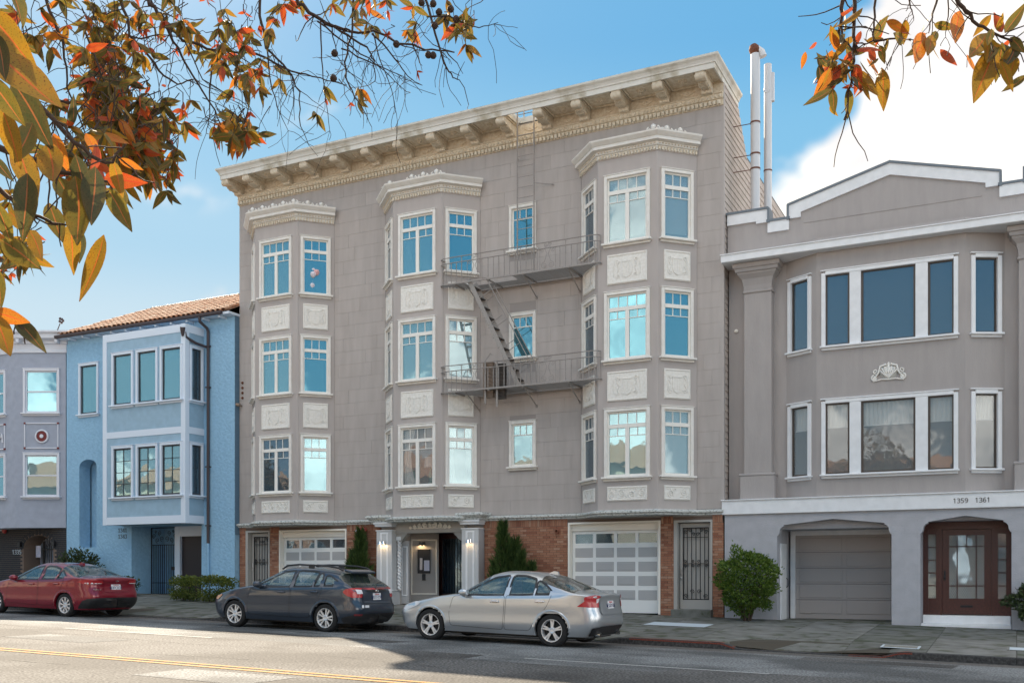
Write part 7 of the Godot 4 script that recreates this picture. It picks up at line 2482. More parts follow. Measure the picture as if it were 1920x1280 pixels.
	for sg in [-1.0, 1.0]:
		var rr := MB.new()
		rr.tube([Vector3(1.20, 1.405, sg * 0.56), Vector3(1.36, 1.485, sg * 0.575), Vector3(1.7, 1.515, sg * 0.58), Vector3(2.5, 1.495, sg * 0.57), Vector3(2.80, 1.455, sg * 0.56), Vector3(2.92, 1.395, sg * 0.55)], 0.021, 0.021, 8)
		rr.cbox(Vector3(2.05, 1.47, sg * 0.575), Vector3(0.16, 0.08, 0.04), 0.012)
		put(n, "roof_rail", rr.mesh(), M.black_plastic)
	var sp := MB.new()
	sp.cbox(Vector3(3.0, 1.378, 0.0), Vector3(0.24, 0.05, 0.94), 0.016, Basis(Vector3.BACK, -0.22))
	put(n, "spoiler", sp.mesh(), M.paint_navy)
	var wp := MB.new()
	wp.tube([Vector3(3.47, 1.02, 0.05), Vector3(3.38, 1.12, -0.12), Vector3(3.36, 1.14, -0.32)], 0.009, 0.007, 5)
	put(n, "rear_wiper", wp.mesh(), M.black_plastic)
	var bo := MB.new()
	bo.lathe([Vector2(0.0, 0.014), Vector2(0.035, 0.012), Vector2(0.04, 0.0)], Transform3D(Basis(Vector3.BACK, -PI / 2) * Basis.from_scale(Vector3(0.8, 1, 1.5)), Vector3(3.475, 0.945, 0.0)), 16)
	put(n, "badge", bo.mesh(), M.chrome)
	# red saloon
	var red := {
		"fo": 0.95, "wb": 2.70, "ro": 0.985, "hw": 0.89, "tyre": 0.316, "arch": 0.362, "sill": 0.205, "nf": 5.0, "nr": 8.0,
		"top": [Vector2(-0.95, 0.64), Vector2(-0.80, 0.74), Vector2(-0.40, 0.88), Vector2(0.15, 0.97), Vector2(0.48, 1.02), Vector2(0.95, 1.25), Vector2(1.32, 1.39), Vector2(1.70, 1.435), Vector2(2.10, 1.425), Vector2(2.50, 1.36), Vector2(2.85, 1.24), Vector2(3.22, 1.095), Vector2(3.40, 1.075), Vector2(3.60, 1.07), Vector2(3.66, 1.03), Vector2(3.685, 1.0)],
		"belt": [Vector2(-0.95, 0.58), Vector2(-0.3, 0.78), Vector2(0.5, 0.92), Vector2(1.6, 0.955), Vector2(2.7, 1.0), Vector2(3.3, 1.02), Vector2(3.68, 0.97)],
		"front": [Vector2(0.2, -0.80), Vector2(0.35, -0.90), Vector2(0.55, -0.95), Vector2(0.70, -0.90), Vector2(0.9, -0.7), Vector2(1.5, -0.6)],
		"rear": [Vector2(0.2, 3.48), Vector2(0.32, 3.60), Vector2(0.50, 3.685), Vector2(0.64, 3.68), Vector2(0.72, 3.63), Vector2(0.92, 3.60), Vector2(1.04, 3.65), Vector2(1.10, 3.62), Vector2(1.5, 3.4)],
		"screens": [0.50, 1.32, 2.46, 3.20],
		"windows": [[[0.80, 0.965], [1.10, 1.14], [1.42, 1.285], [1.70, 1.325], [1.66, 0.985]], [[1.76, 0.99], [1.80, 1.328], [2.10, 1.315], [2.36, 1.25], [2.32, 1.015]], [[2.38, 1.02], [2.43, 1.225], [2.58, 1.15], [2.72, 1.05]]],
		"doors": [[[0.50, 0.33], [0.46, 0.58], [0.56, 0.91], [0.80, 0.945], [1.70, 0.965], [1.66, 0.29]], [[1.70, 0.29], [1.74, 0.965], [2.70, 1.02], [2.60, 0.78], [2.38, 0.52], [2.26, 0.30]]],
		"handles": [[1.46, 0.84], [2.42, 0.87]], "handle_mat": M.paint_red, "mirror": [0.86, 0.95], "mirror_mat": M.paint_red, "trim": M.black_plastic,
		"side_patches": [["tail_light", "lamp_red", [[3.18, 0.93], [3.30, 0.985], [3.46, 1.0], [3.60, 0.99], [3.60, 0.90], [3.36, 0.89]], 0.02], ["tail_light_lens", "lamp_white", [[3.40, 0.90], [3.58, 0.905], [3.58, 0.94], [3.42, 0.93]], 0.01, 0.007], ["bumper_corner", "black_plastic", [[3.16, 0.24], [3.38, 0.46], [3.70, 0.52], [3.68, 0.26]], 0.03]],
		"back_patches": [["tail_light", "lamp_red", [[0.42, 0.90], [0.82, 0.885], [0.82, 0.99], [0.45, 0.985]], 0.02, true], ["tail_light_lens", "lamp_white", [[0.46, 0.90], [0.80, 0.89], [0.80, 0.935], [0.46, 0.93]], 0.01, true, 0.008], ["boot_lid", "paint_red", [[-0.40, 0.68], [0.40, 0.68], [0.41, 1.01], [-0.41, 1.01]], 0.03, false, 0.006], ["rear_valance", "black_plastic", [[-0.78, 0.26], [0.78, 0.26], [0.84, 0.50], [0.60, 0.53], [-0.60, 0.53], [-0.84, 0.50]], 0.04, false]],
		"plate": 0.80, "plate_text": "8UPC037", "paint": M.paint_red, "seat": M.seat_pale, "rim": M.rim_silver, "spokes": eight}
	var r := make_car(red, "parked_saloon", "dark red saloon parked at the kerb before the blue house", Vector3(-25.2, ground(-25.2, 7.0) + 0.004, 7.0))
	var bo2 := MB.new()
	bo2.tube([Vector3(3.665, 0.965, -0.05), Vector3(3.668, 0.985, 0), Vector3(3.665, 0.965, 0.05), Vector3(3.662, 0.945, 0), Vector3(3.665, 0.965, -0.05)], 0.008, 0.008, 5)
	put(r, "badge", bo2.mesh(), M.chrome)
	var bm := lettering(r, "COROLLA", Vector3(3.645, 0.745, 0.62), 0.045, M.chrome, "Droid Sans", "badge")
	bm.rotation.y = PI / 2
	var fn2 := MB.new()
	fn2.prism(PackedVector2Array([Vector2(2.20, 1.39), Vector2(2.42, 1.35), Vector2(2.40, 1.43), Vector2(2.33, 1.445)]), -0.03, 0.03)
	put(r, "antenna_fin", fn2.mesh(), M.paint_red)


func leafy(T: Node3D, part: String, n: int, shape: Callable, size: float, c0: Color, c1: Color, sd: int) -> void:
	rng.seed = sd
	var c := MB.new()
	c.has_col = true
	for k in n:
		var q: Array = shape.call()
		var p: Vector3 = q[0]
		var up: Vector3 = (q[1] + Vector3(rng.randfn(), rng.randfn(), rng.randfn()) * 0.55).normalized()
		var sd2 := up.cross(Vector3(rng.randfn(), rng.randfn(), rng.randfn())).normalized()
		var nn := sd2.cross(up)
		var s := size * rng.randf_range(0.7, 1.3)
		c.tint = c0.lerp(c1, rng.randf())
		var tip := p + up * s + nn * s * 0.12
		var l := p + up * s * 0.45 - sd2 * s * 0.26
		var r := p + up * s * 0.45 + sd2 * s * 0.26
		c.tri(p, r, tip)
		c.tri(p, tip, l)
	put(T, part, c.mesh(), leaf_mat("shrub_leaf"))


func build_plants() -> void:
	mat("stem", Color(0.09, 0.06, 0.04), 0.9)
	M.stem.resource_name = "stem"
	# round clipped bush by the taupe house
	var x := -6.15
	var b := thing("round_bush", "round clipped glossy green bush against the taupe house beside its garage", "bush", Vector3(x, ground(x, 0.75), 0.75))
	var st := MB.new()
	for k in 7:
		var a := TAU * k / 7.0
		st.tube([Vector3(cos(a) * 0.08, 0, sin(a) * 0.08), Vector3(cos(a) * 0.2, 0.4, sin(a) * 0.2), Vector3(cos(a) * 0.42, 0.95, sin(a) * 0.42)], 0.025, 0.01, 5)
	put(b, "stem", st.mesh(), M.stem)
	leafy(b, "foliage", 9000, func():
		var d := Vector3(rng.randfn(), rng.randfn(), rng.randfn()).normalized()
		var r := 0.80 * (0.85 + 0.13 * sin(d.x * 6.0 + d.y * 4.0) * cos(d.z * 5.0) + 0.08 * sin(d.y * 11.0 + d.x * 5.0))
		if d.y < 0.0: r *= 1.0 - 0.12 * absf(d.y)
		var t := 1.0 - 0.35 * pow(rng.randf(), 2.2)
		if rng.randf() < 0.05: t = rng.randf_range(1.0, 1.14)
		return [Vector3(0, 0.98, 0) + Vector3(d.x * 1.06, d.y * 1.20, d.z * 0.95) * r * t, (d + Vector3(0, 0.5, 0)).normalized()], 0.075, Color(0.05, 0.11, 0.012), Color(0.15, 0.22, 0.03), 901)
	# low hedge at the blue house
	x = -23.25
	var h := thing("low_hedge", "low clipped hedge with yellow-green leaves at the foot of the blue house", "hedge", Vector3(x, ground(x, 2.0), 2.0))
	var hs := MB.new()
	for k in 9: hs.tube([Vector3(-1.1 + k * 0.28, 0, 0), Vector3(-1.1 + k * 0.28 + 0.08, 0.5, 0.1)], 0.018, 0.01, 5)
	put(h, "stem", hs.mesh(), M.stem)
	leafy(h, "foliage", 6500, func():
		var d := Vector3(rng.randfn(), rng.randfn(), rng.randfn()).normalized()
		var t := 1.0 - 0.4 * pow(rng.randf(), 2.0)
		var lump := 1.0 + 0.10 * sin(d.x * 9.0) + 0.06 * cos(d.x * 17.0 + d.z * 4.0)
		var q := Vector3(signf(d.x) * pow(absf(d.x), 0.55) * 1.12, signf(d.y) * pow(absf(d.y), 0.6) * 0.36, signf(d.z) * pow(absf(d.z), 0.6) * 0.5) * lump * t
		return [q + Vector3(0, 0.42, 0), (d + Vector3(0, 0.6, 0)).normalized()], 0.07, Color(0.05, 0.09, 0.012), Color(0.17, 0.19, 0.03), 902)
	# loose shrub before the black brick
	for e in [[-30.1, 1.0, 1.35, "loose dark-leaved shrub between the black brick and the blue wall", 2600, 903], [-27.5, 1.2, 0.55, "small dark plant at the blue house's entrance corner", 500, 904], [0.52, 0.5, 1.0, "green bush at the far side of the taupe house's entrance", 2500, 905]]:
		var s := thing("shrub", e[3], "shrub", Vector3(e[0], ground(e[0], e[1]), e[1]))
		var ss := MB.new()
		rng.seed = e[5] + 50
		for k in 8:
			var a := rng.randf() * TAU
			ss.tube([Vector3(0, 0, 0), Vector3(cos(a) * 0.25, e[2] * 0.5, sin(a) * 0.2), Vector3(cos(a) * 0.6 * e[2], e[2] * rng.randf_range(0.75, 1.05), sin(a) * 0.35)], 0.02, 0.006, 5)
		put(s, "stem", ss.mesh(), M.stem)
		var hh: float = e[2]
		leafy(s, "foliage", e[4], func():
			var d := Vector3(rng.randfn(), rng.randfn() * 0.8, rng.randfn() * 0.6).normalized() * pow(rng.randf(), 0.45)
			var lump := 0.8 + 0.3 * sin(d.x * 7.0 + 1.0) * cos(d.y * 6.0)
			return [Vector3(d.x * 0.85 * hh, hh * 0.68 + d.y * 0.5 * hh, d.z * 0.6) * Vector3(lump, 1, lump), (d + Vector3(0, 0.3, 0)).normalized()], 0.10, Color(0.02, 0.035, 0.012), Color(0.06, 0.09, 0.025), e[5])
	# two upright junipers against the brick
	for e in [[-18.45, 0.45, 2.25, "upright feathery juniper between the left garage and the entrance", 911, [[-0.25, 0.55], [0.28, 0.65], [0.1, 1.0], [0.55, 0.35]]], [-13.05, 0.5, 2.45, "upright feathery juniper against the brick beside the entrance", 912, [[-0.15, 1.0], [0.45, 0.66], [0.78, 0.52], [-0.45, 0.55], [0.15, 0.8]]]]:
		var j := thing("juniper", e[3], "shrub", Vector3(e[0], ground(e[0], e[1]), e[1]), "junipers beside the entrance")
		rng.seed = e[4]
		var tr := MB.new()
		var fo := MB.new()
		fo.has_col = true
		for s in e[5]:
			var top := Vector3(s[0], e[2] * s[1], rng.randf_range(-0.15, 0.15))
			var foot := Vector3(s[0] * 0.1, 0.0, 0.0)
			var mid := Vector3(s[0] * 0.75, e[2] * s[1] * 0.45, top.z * 0.5)
			tr.tube([foot, mid, top], 0.035, 0.006, 6)
			var girth: float = 0.46 if s[1] > 0.7 else 0.34
			for k in int(1300 * s[1]):
				var t := pow(rng.randf(), 0.85)
				var p := foot.lerp(mid, t * 2.0) if t < 0.5 else mid.lerp(top, t * 2.0 - 1.0)
				var a := rng.randf() * TAU
				var rad: float = girth * pow(sin(PI * clampf(0.10 + 0.90 * t, 0.0, 1.0)), 0.8) * (1.05 - 0.5 * t) * (0.72 + 0.42 * sin(t * 17.0 + a * 2.0) * cos(a * 3.0 + s[0] * 9.0)) + 0.02
				var out := Vector3(cos(a), 0, sin(a))
				var q := p + out * rad * pow(rng.randf(), 0.5)
				var dir := (out * 0.55 + Vector3.UP * rng.randf_range(0.6, 1.3) + Vector3(rng.randfn(), 0, rng.randfn()) * 0.15).normalized()
				var ln := rng.randf_range(0.10, 0.30)
				fo.tint = Color(0.035, 0.075, 0.02).lerp(Color(0.11, 0.17, 0.045), rng.randf())
				for f in 3:
					var sd2 := dir.cross(Vector3(cos(f * 1.05 + a), 0.2, sin(f * 1.05 + a))).normalized()
					fo.tri(q - sd2 * 0.022, q + sd2 * 0.022, q + dir * ln)
					fo.tri(q + dir * ln * 0.3, q + dir * ln * 0.3 + sd2 * 0.012, q + dir * ln * 0.75 + sd2 * 0.05)
		put(j, "stem", tr.mesh(), M.stem)
		put(j, "foliage", fo.mesh(), leaf_mat("shrub_leaf"))


func leaf_mesh(curl: float, fold: float) -> ArrayMesh:  # one metre long blade hanging down -y from its stalk, face to +z
	var m := MB.new()
	var n := 9
	var pts := []
	for k in n + 1:
		var t := float(k) / n
		var w := 0.19 * pow(sin(PI * pow(t, 0.80)), 0.9) * (1.0 - 0.25 * t) + 0.002
		if t < 0.10: w = 0.008 + 0.03 * t
		var y := -t
		var z := curl * t * t
		pts.push_back([Vector3(-w, y, z + w * fold), Vector3(0.012 * sin(t * 5.0), y, z), Vector3(w, y, z + w * fold), t])
	for k in n:
		var a: Array = pts[k]
		var b: Array = pts[k + 1]
		for s in 2:
			var ua := Vector2(0.5 * s, a[3])
			var ub := Vector2(0.5 * s + 0.5, a[3])
			var uc := Vector2(0.5 * s + 0.5, b[3])
			var ud := Vector2(0.5 * s, b[3])
			m.triuv(a[s], b[s], b[s + 1], ua, ud, uc)
			m.triuv(a[s], b[s + 1], a[s + 1], ua, uc, ub)
	return m.mesh()


func leaf_texture(base: Color, edge: Color, rib: Color, sd: int) -> ImageTexture:
	var im := Image.create(64, 128, false, Image.FORMAT_RGB8)
	var f := FastNoiseLite.new()
	f.seed = sd
	f.frequency = 0.035
	var g := FastNoiseLite.new()
	g.seed = sd + 1
	g.frequency = 0.22
	for y in 128:
		for x in 64:
			var u := absf(x - 31.5) / 32.0
			var t := clampf(0.5 + 0.9 * f.get_noise_2d(x, y * 0.6), 0.0, 1.0)
			var c := base.lerp(edge, t * (0.35 + 0.65 * u))
			if g.get_noise_2d(x, y) > 0.38: c = c.lerp(Color(0.22, 0.08, 0.03), 0.6)
			var vein := absf(fposmod(y + u * 26.0, 11.0) - 5.5)
			if vein < 0.7: c = c.lerp(rib, 0.18)
			if u < 0.05: c = rib
			im.set_pixel(x, y, c)
	return ImageTexture.create_from_image(im)


func build_tree() -> void:
	var tb := Vector3(-1.9, ground(-1.9, 28.2), 28.2)
	var T := thing("flowering_gum", "gum tree with orange, gold and olive leaves overhanging the street", "tree", tb)
	rng.seed = 4242
	var looks := [[Color(0.351, 0.221, 0.023), Color(0.520, 0.247, 0.016), Color(0.520, 0.130, 0.026)], [Color(0.156, 0.150, 0.026), Color(0.299, 0.189, 0.026), Color(0.442, 0.143, 0.039)], [Color(0.598, 0.247, 0.026), Color(0.676, 0.169, 0.019), Color(0.585, 0.091, 0.026)], [Color(0.572, 0.130, 0.026), Color(0.650, 0.072, 0.019), Color(0.468, 0.046, 0.026)], [Color(0.065, 0.078, 0.026), Color(0.156, 0.111, 0.029), Color(0.312, 0.111, 0.039)]]
	for i in 5:
		var m := mat("gum_leaf_%d" % i, Color(1, 1, 1), 0.55)
		m.albedo_texture = leaf_texture(looks[i][0].linear_to_srgb() * 0.9, looks[i][1].linear_to_srgb() * 0.9, looks[i][2].linear_to_srgb(), 500 + i)
		m.backlight_enabled = true
		m.backlight = Color(0.9, 0.9, 0.9)
	textured(mat("twig", Color(0.10, 0.065, 0.05), 0.85), noise_tex(0.08, Color(0.5, 0.5, 0.5), Color(1, 1, 1), 95, 3), 0.3)
	var meshes := [leaf_mesh(0.12, 0.15), leaf_mesh(-0.18, 0.35), leaf_mesh(0.30, 0.25), leaf_mesh(0.02, -0.2)]
	var leaves := []  # [transform, mesh, material]
	var put_leaf := func(at: Vector3, down: Vector3, length: float, face: Vector3, mi: int, ci: int) -> void:
		var y := -down.normalized()
		var z := (face - y * face.dot(y)).normalized()
		var b := Basis(y.cross(z), y, z) * Basis.from_scale(Vector3(length, length, length))
		leaves.push_back([Transform3D(b, at - tb), mi, ci])
	# the near sprays: stalk end, tip, distance, colour
	var near := [[-20, 90, 132, 238, 1.55, 0], [-30, 20, 66, 122, 1.6, 0], [12, -30, 58, 42, 1.9, 1], [-30, 140, 60, 250, 1.5, 1], [20, 150, 120, 300, 1.7, 4], [200, 352, 254, 446, 1.75, 1], [178, 312, 170, 434, 1.7, 4], [140, 330, 162, 496, 1.7, 1], [194, 440, 158, 582, 1.8, 0], [130, 418, 140, 520, 1.8, 0], [50, 325, 42, 460, 1.55, 4], [0, 450, 96, 514, 1.6, 1], [-14, 590, 35, 694, 1.5, 0], [28, 600, 88, 656, 1.6, 4], [-20, 584, 64, 606, 1.5, 2], [54, 432, 92, 500, 1.9, 0], [222, 298, 270, 318, 1.9, 2], [195, 334, 271, 344, 1.95, 3], [86, 270, 122, 382, 1.7, 0], [-20, 290, 30, 350, 1.5, 4], [-12, 500, 14, 590, 1.55, 1], [100, 250, 128, 330, 1.8, 2], [60, 230, 20, 320, 1.6, 1], [-10, 380, 30, 470, 1.55, 1], [140, 290, 165, 380, 1.75, 4], [210, 300, 232, 380, 1.9, 0], [150, 430, 148, 500, 1.9, 4], [30, 270, 70, 400, 1.65, 0], [90, 380, 120, 470, 1.8, 1], [0, 200, 50, 330, 1.55, 0], [225, 345, 215, 420, 2.0, 1], [160, 250, 190, 300, 2.0, 2], [180, 270, 178, 330, 2.0, 3], [-10, 60, 20, 170, 1.5, 4], [15, 395, 60, 440, 1.7, 0], [105, 330, 150, 420, 1.75, 1]]
	for l in near:
		var a := seen_at(l[0], l[1], l[4])
		var b := seen_at(l[2], l[3], l[4] + rng.randf_range(-0.05, 0.03))
		var face := (CAM - a).normalized() + Vector3(rng.randfn(), rng.randfn(), rng.randfn()) * 0.25
		put_leaf.call(a, b - a, (b - a).length() * 0.92, face, rng.randi() % 4, l[5])
	# right-hand sprays
	for l in [[1575, 95, 1552, 60, 3.2, 2], [1570, 90, 1558, 48, 3.2, 0], [1582, 60, 1590, 15, 3.25, 1], [1572, 110, 1548, 108, 3.2, 0], [1560, 130, 1530, 178, 3.2, 2], [1555, 125, 1532, 100, 3.15, 4], [1574, 120, 1562, 175, 3.2, 3], [1600, 100, 1632, 90, 3.2, 1], [1640, 70, 1665, 30, 3.2, 1], [1662, 40, 1705, 62, 3.2, 2], [1650, 85, 1662, 120, 3.2, 1], [1605, 120, 1612, 165, 3.2, 3], [1610, 130, 1637, 192, 3.2, 0], [1655, 128, 1657, 206, 3.2, 0], [1560, 165, 1567, 214, 3.2, 1], [1590, 165, 1594, 222, 3.2, 1], [1565, 150, 1540, 180, 3.2, 4], [1600, 160, 1580, 165, 3.2, 3], [1580, 140, 1600, 128, 3.2, 4], [1735, 62, 1694, 130, 3.2, 2], [1750, 65, 1744, 96, 3.2, 0], [1752, 45, 1785, 50, 3.2, 1], [1764, 92, 1794, 122, 3.2, 3], [1800, 20, 1780, 92, 3.2, 2], [1852, 62, 1815, 116, 3.05, 0], [1858, 75, 1832, 132, 3.05, 1], [1868, 78, 1850, 122, 3.05, 1], [1866, 85, 1828, 190, 3.05, 0], [1880, 80, 1868, 152, 3.05, 1], [1885, 62, 1918, 22, 3.05, 1], [1872, 58, 1878, 22, 3.05, 0], [1900, 75, 1940, 55, 3.05, 4], [1905, 82, 1888, 142, 3.05, 4], [1895, 70, 1925, 100, 3.05, 1], [1880, 60, 1865, 25, 3.05, 3]]:
		var a := seen_at(l[0], l[1], l[4])
		var b := seen_at(l[2], l[3], l[4] + rng.randf_range(-0.06, 0.04))
		put_leaf.call(a, b - a, (b - a).length() * 1.05, (CAM - a).normalized() + Vector3(rng.randfn(), rng.randfn(), rng.randfn()) * 0.45, rng.randi() % 4, l[5])
	for c in [[1600, 105, 46, 52, 46, 3.2], [1740, 60, 26, 34, 8, 3.2], [1872, 85, 34, 36, 26, 3.05], [1560, 130, 22, 36, 14, 3.2]]:
		for k in c[4]:
			var at := seen_at(c[0] + rng.randfn() * c[2] * 0.7, c[1] + rng.randfn() * c[3] * 0.7, c[5] * rng.randf_range(0.97, 1.06))
			put_leaf.call(at, Vector3(rng.randfn() * 0.6, -0.8 + rng.randfn() * 0.4, rng.randfn() * 0.6), rng.randf_range(0.05, 0.10), Vector3(rng.randfn(), rng.randfn() * 0.4, rng.randfn()), rng.randi() % 4, [0, 1, 1, 2, 4, 3, 0][rng.randi() % 7])
	# farther foliage in loose clumps round twig ends
	var wood := MB.new()
	var clumps := [[190, 40, 95, 45, 170, 5], [60, 60, 60, 60, 85, 4.2], [330, 50, 70, 40, 102, 5], [425, 60, 50, 50, 47, 5], [450, 130, 42, 42, 85, 5], [442, 245, 34, 32, 153, 4.6], [195, 170, 55, 45, 221, 4.5], [250, 245, 62, 52, 408, 4.2], [265, 310, 52, 40, 255, 4.2], [150, 280, 60, 60, 136, 3.4], [215, 110, 60, 40, 153, 4.6], [22, 480, 26, 26, 68, 4.4], [20, 420, 30, 60, 40, 3.6], [550, 15, 60, 22, 40, 5.2], [690, 25, 50, 40, 57, 5.2], [770, 50, 28, 30, 23, 5.2], [862, 35, 35, 32, 54, 5.2], [610, 165, 22, 22, 10, 5], [665, 190, 26, 34, 13, 5], [775, 130, 10, 10, 5, 5.2], [500, 100, 34, 60, 37, 5], [300, 210, 40, 40, 51, 4.6]]
	var warm := [0, 1, 1, 2, 0, 3, 4, 4, 1, 1]
	for c in clumps:
		var done := 0
		while done < c[4]:
			var px: float = c[0] + rng.randfn() * c[2] * 0.6
			var py: float = c[1] + rng.randfn() * c[3] * 0.6
			var dp: float = c[5] * rng.randf_range(0.90, 1.12)
			var at := seen_at(px, py, dp)
			# a sprig: three to six leaves from one point
			var n := mini(rng.randi_range(3, 6), int(c[4]) - done)
			var young := rng.randf() < 0.16
			for k in n:
				var dn := Vector3(rng.randfn() * 0.7, -0.75 + rng.randfn() * 0.5, rng.randfn() * 0.7)
				var ln := rng.randf_range(0.055, 0.105) * (0.55 if young else 1.0)
				put_leaf.call(at, dn, ln, Vector3(rng.randfn(), rng.randfn() * 0.5, rng.randfn()), rng.randi() % 4, 3 if young else warm[rng.randi() % 10])
			var up := at + Vector3(rng.randf_range(-0.10, 0.10), rng.randf_range(0.04, 0.14), rng.randf_range(-0.1, 0.1))
			wood.tube([at - tb, at.lerp(up, 0.3) - tb + Vector3(rng.randf_range(-0.02, 0.02), 0.01, 0), at.lerp(up, 0.7) - tb + Vector3(rng.randf_range(-0.03, 0.03), 0, 0), up - tb], 0.0013, 0.0024, 4)
			done += n
	# branches, traced where they cross the sky
	var lines := [[5.0, 0.016, [[262, -60], [275, 0], [300, 30], [345, 75], [400, 95], [470, 98]]], [5.0, 0.011, [[215, -50], [228, 0], [245, 68], [300, 133], [332, 158], [366, 148]]], [4.9, 0.010, [[300, 30], [318, 62], [345, 115], [400, 205], [414, 236]]], [4.5, 0.010, [[80, -40], [92, 20], [120, 90], [126, 165], [165, 268]]], [5.2, 0.014, [[545, -50], [560, 5], [600, 38], [640, 55], [700, 62], [795, 92], [852, 98]]], [5.2, 0.009, [[575, 20], [640, 58], [688, 88], [700, 115], [703, 152]]], [5.1, 0.010, [[482, -40], [488, 30], [500, 90], [540, 130], [560, 172], [563, 236]]], [5.2, 0.008, [[662, -30], [661, 50], [646, 118], [650, 152], [672, 190], [690, 225]]], [5.3, 0.009, [[790, -30], [812, 45], [832, 118], [852, 146], [862, 151]]], [5.1, 0.007, [[480, 100], [545, 134], [600, 146], [650, 160]]], [5.2, 0.006, [[595, 40], [660, 90], [720, 130], [762, 172]]], [5.2, 0.006, [[700, 62], [740, 110], [765, 145], [792, 160]]], [5.2, 0.006, [[800, 30], [842, 30], [898, 52], [934, 42]]], [5.2, 0.005, [[640, 90], [700, 120], [745, 138], [765, 150]]], [5.0, 0.005, [[345, 75], [380, 150], [430, 180], [465, 196]]], [4.9, 0.006, [[245, 68], [262, 72], [300, 64], [340, 72]]], [5.0, 0.005, [[500, 90], [508, 160], [520, 200], [540, 245]]], [5.0, 0.005, [[600, 40], [603, 110], [610, 180], [618, 245]]], [4.8, 0.006, [[400, 95], [395, 160], [392, 215], [386, 250]]], [5.2, 0.005, [[700, 62], [712, 110], [735, 170], [745, 228]]], [3.2, 0.011, [[1582, -60], [1578, 10], [1576, 50], [1578, 84]]], [3.2, 0.010, [[1608, -60], [1605, 10], [1601, 80], [1596, 150], [1583, 225]]], [3.2, 0.006, [[1642, -40], [1640, 30], [1637, 75], [1600, 95]]], [3.2, 0.005, [[1637, 75], [1680, 70], [1715, 76]]], [3.2, 0.006, [[1765, -40], [1750, 25], [1742, 62]]], [3.2, 0.004, [[1780, -30], [1778, 30], [1774, 70]]], [3.05, 0.010, [[1780, -50], [1800, 8], [1826, 38], [1868, 66], [1910, 80]]], [3.2, 0.004, [[1703, -20], [1710, 15], [1714, 38]]], [1.75, 0.008, [[-40, 260], [60, 300], [130, 330], [200, 340]]], [1.7, 0.006, [[-30, 330], [30, 380], [90, 420], [140, 420]]], [1.9, 0.007, [[60, 180], [140, 270], [200, 310], [235, 270]]], [1.6, 0.006, [[-30, 590], [20, 590], [40, 600]]], [4.3, 0.008, [[110, 190], [160, 195], [220, 205], [300, 170]]], [4.3, 0.006, [[160, 60], [190, 140], [230, 215], [262, 300]]]]
	for l in lines:
		var pts := []
		for p in l[2]: pts.push_back(seen_at(p[0], p[1], l[0]) - tb)
		var fine := []
		for k in pts.size() - 1:
			for q in 4: fine.push_back(pts[k].lerp(pts[k + 1], q / 4.0) + Vector3(rng.randfn(), rng.randfn(), rng.randfn()) * l[1] * 0.35)
		fine.push_back(pts[-1])
		wood.tube(fine, l[1] * 0.8, l[1] * 0.25, 6)
		# side twigs
		for k in int(fine.size() * 0.75):
			var i := rng.randi_range(2, fine.size() - 1)
			var a: Vector3 = fine[i]
			var dir := (Vector3(rng.randfn() * 0.8, -0.5 + rng.randfn() * 0.55, rng.randfn() * 0.5)).normalized()
			var ln: float = rng.randf_range(0.06, 0.30) * l[0] / 5.0
			var tw := [a]
			var q := a
			for s2 in 5:
				dir = (dir + Vector3(rng.randfn() * 0.28, -0.10 + rng.randfn() * 0.22, rng.randfn() * 0.2)).normalized()
				q = q + dir * ln / 5.0
				tw.push_back(q)
			wood.tube(tw, l[1] * 0.24, 0.0013, 4)
	put(T, "branches", wood.mesh(), M.twig)
	# trunk and limbs out of the frame, carrying those branches
	var tr := MB.new()
	tr.tube([Vector3(0, -0.2, 0), Vector3(0.05, 1.2, 0.05), Vector3(-0.05, 2.4, 0.0), Vector3(0.0, 3.4, -0.1)], 0.21, 0.14, 12)
	for e in [[262, -60, 5.0], [80, -40, 4.5], [545, -50, 5.2], [790, -30, 5.3], [482, -40, 5.1], [1582, -60, 3.2], [1780, -50, 3.05], [-60, 240, 1.75]]:
		var end := seen_at(e[0], e[1], e[2]) - tb
		var top := Vector3(end.x * 0.45, maxf(end.y + 0.7, 4.6), end.z * 0.45)
		if e[2] < 2.0: top = Vector3(end.x * 0.5, end.y + 0.35, end.z * 0.5 + 0.2)
		var path := []
		for k in 13:
			var t := k / 12.0
			var p0 := Vector3(0, 2.6 if e[2] > 2.0 else 1.9, 0)
			path.push_back(p0.lerp(top, t).lerp(top.lerp(end, t), t))
		tr.tube(path, 0.075, 0.012, 8)
	put(T, "trunk", tr.mesh(), M.bark)
	# leaves: the largest one by one, the rest joined by colour
	leaves.sort_custom(func(p, q): return p[0].basis.y.length() / (p[0].origin + tb - CAM).length() > q[0].basis.y.length() / (q[0].origin + tb - CAM).length())
	var rest := [MB.new(), MB.new(), MB.new(), MB.new(), MB.new()]
	for k in leaves.size():
		var l: Array = leaves[k]
		if k < 298:
			var o := put(T, "leaf", meshes[l[1]], M["gum_leaf_%d" % l[2]])
			o.transform = l[0]
		else:
			var ar: Array = meshes[l[1]].surface_get_arrays(0)
			var mb: MB = rest[l[2]]
			mb.has_uv = true
			var xf: Transform3D = l[0]
			var nb := xf.basis.orthonormalized()
			for q in ar[Mesh.ARRAY_VERTEX].size():
				mb.v.push_back(xf * ar[Mesh.ARRAY_VERTEX][q])
				mb.n.push_back(nb * ar[Mesh.ARRAY_NORMAL][q])
				mb.uv.push_back(ar[Mesh.ARRAY_TEX_UV][q])
	for i in 5:
		if rest[i].v.size(): put(T, "foliage", rest[i].mesh(), M["gum_leaf_%d" % i]).set_meta("kind", "stuff")
	# seed capsules
	var cap := MB.new()
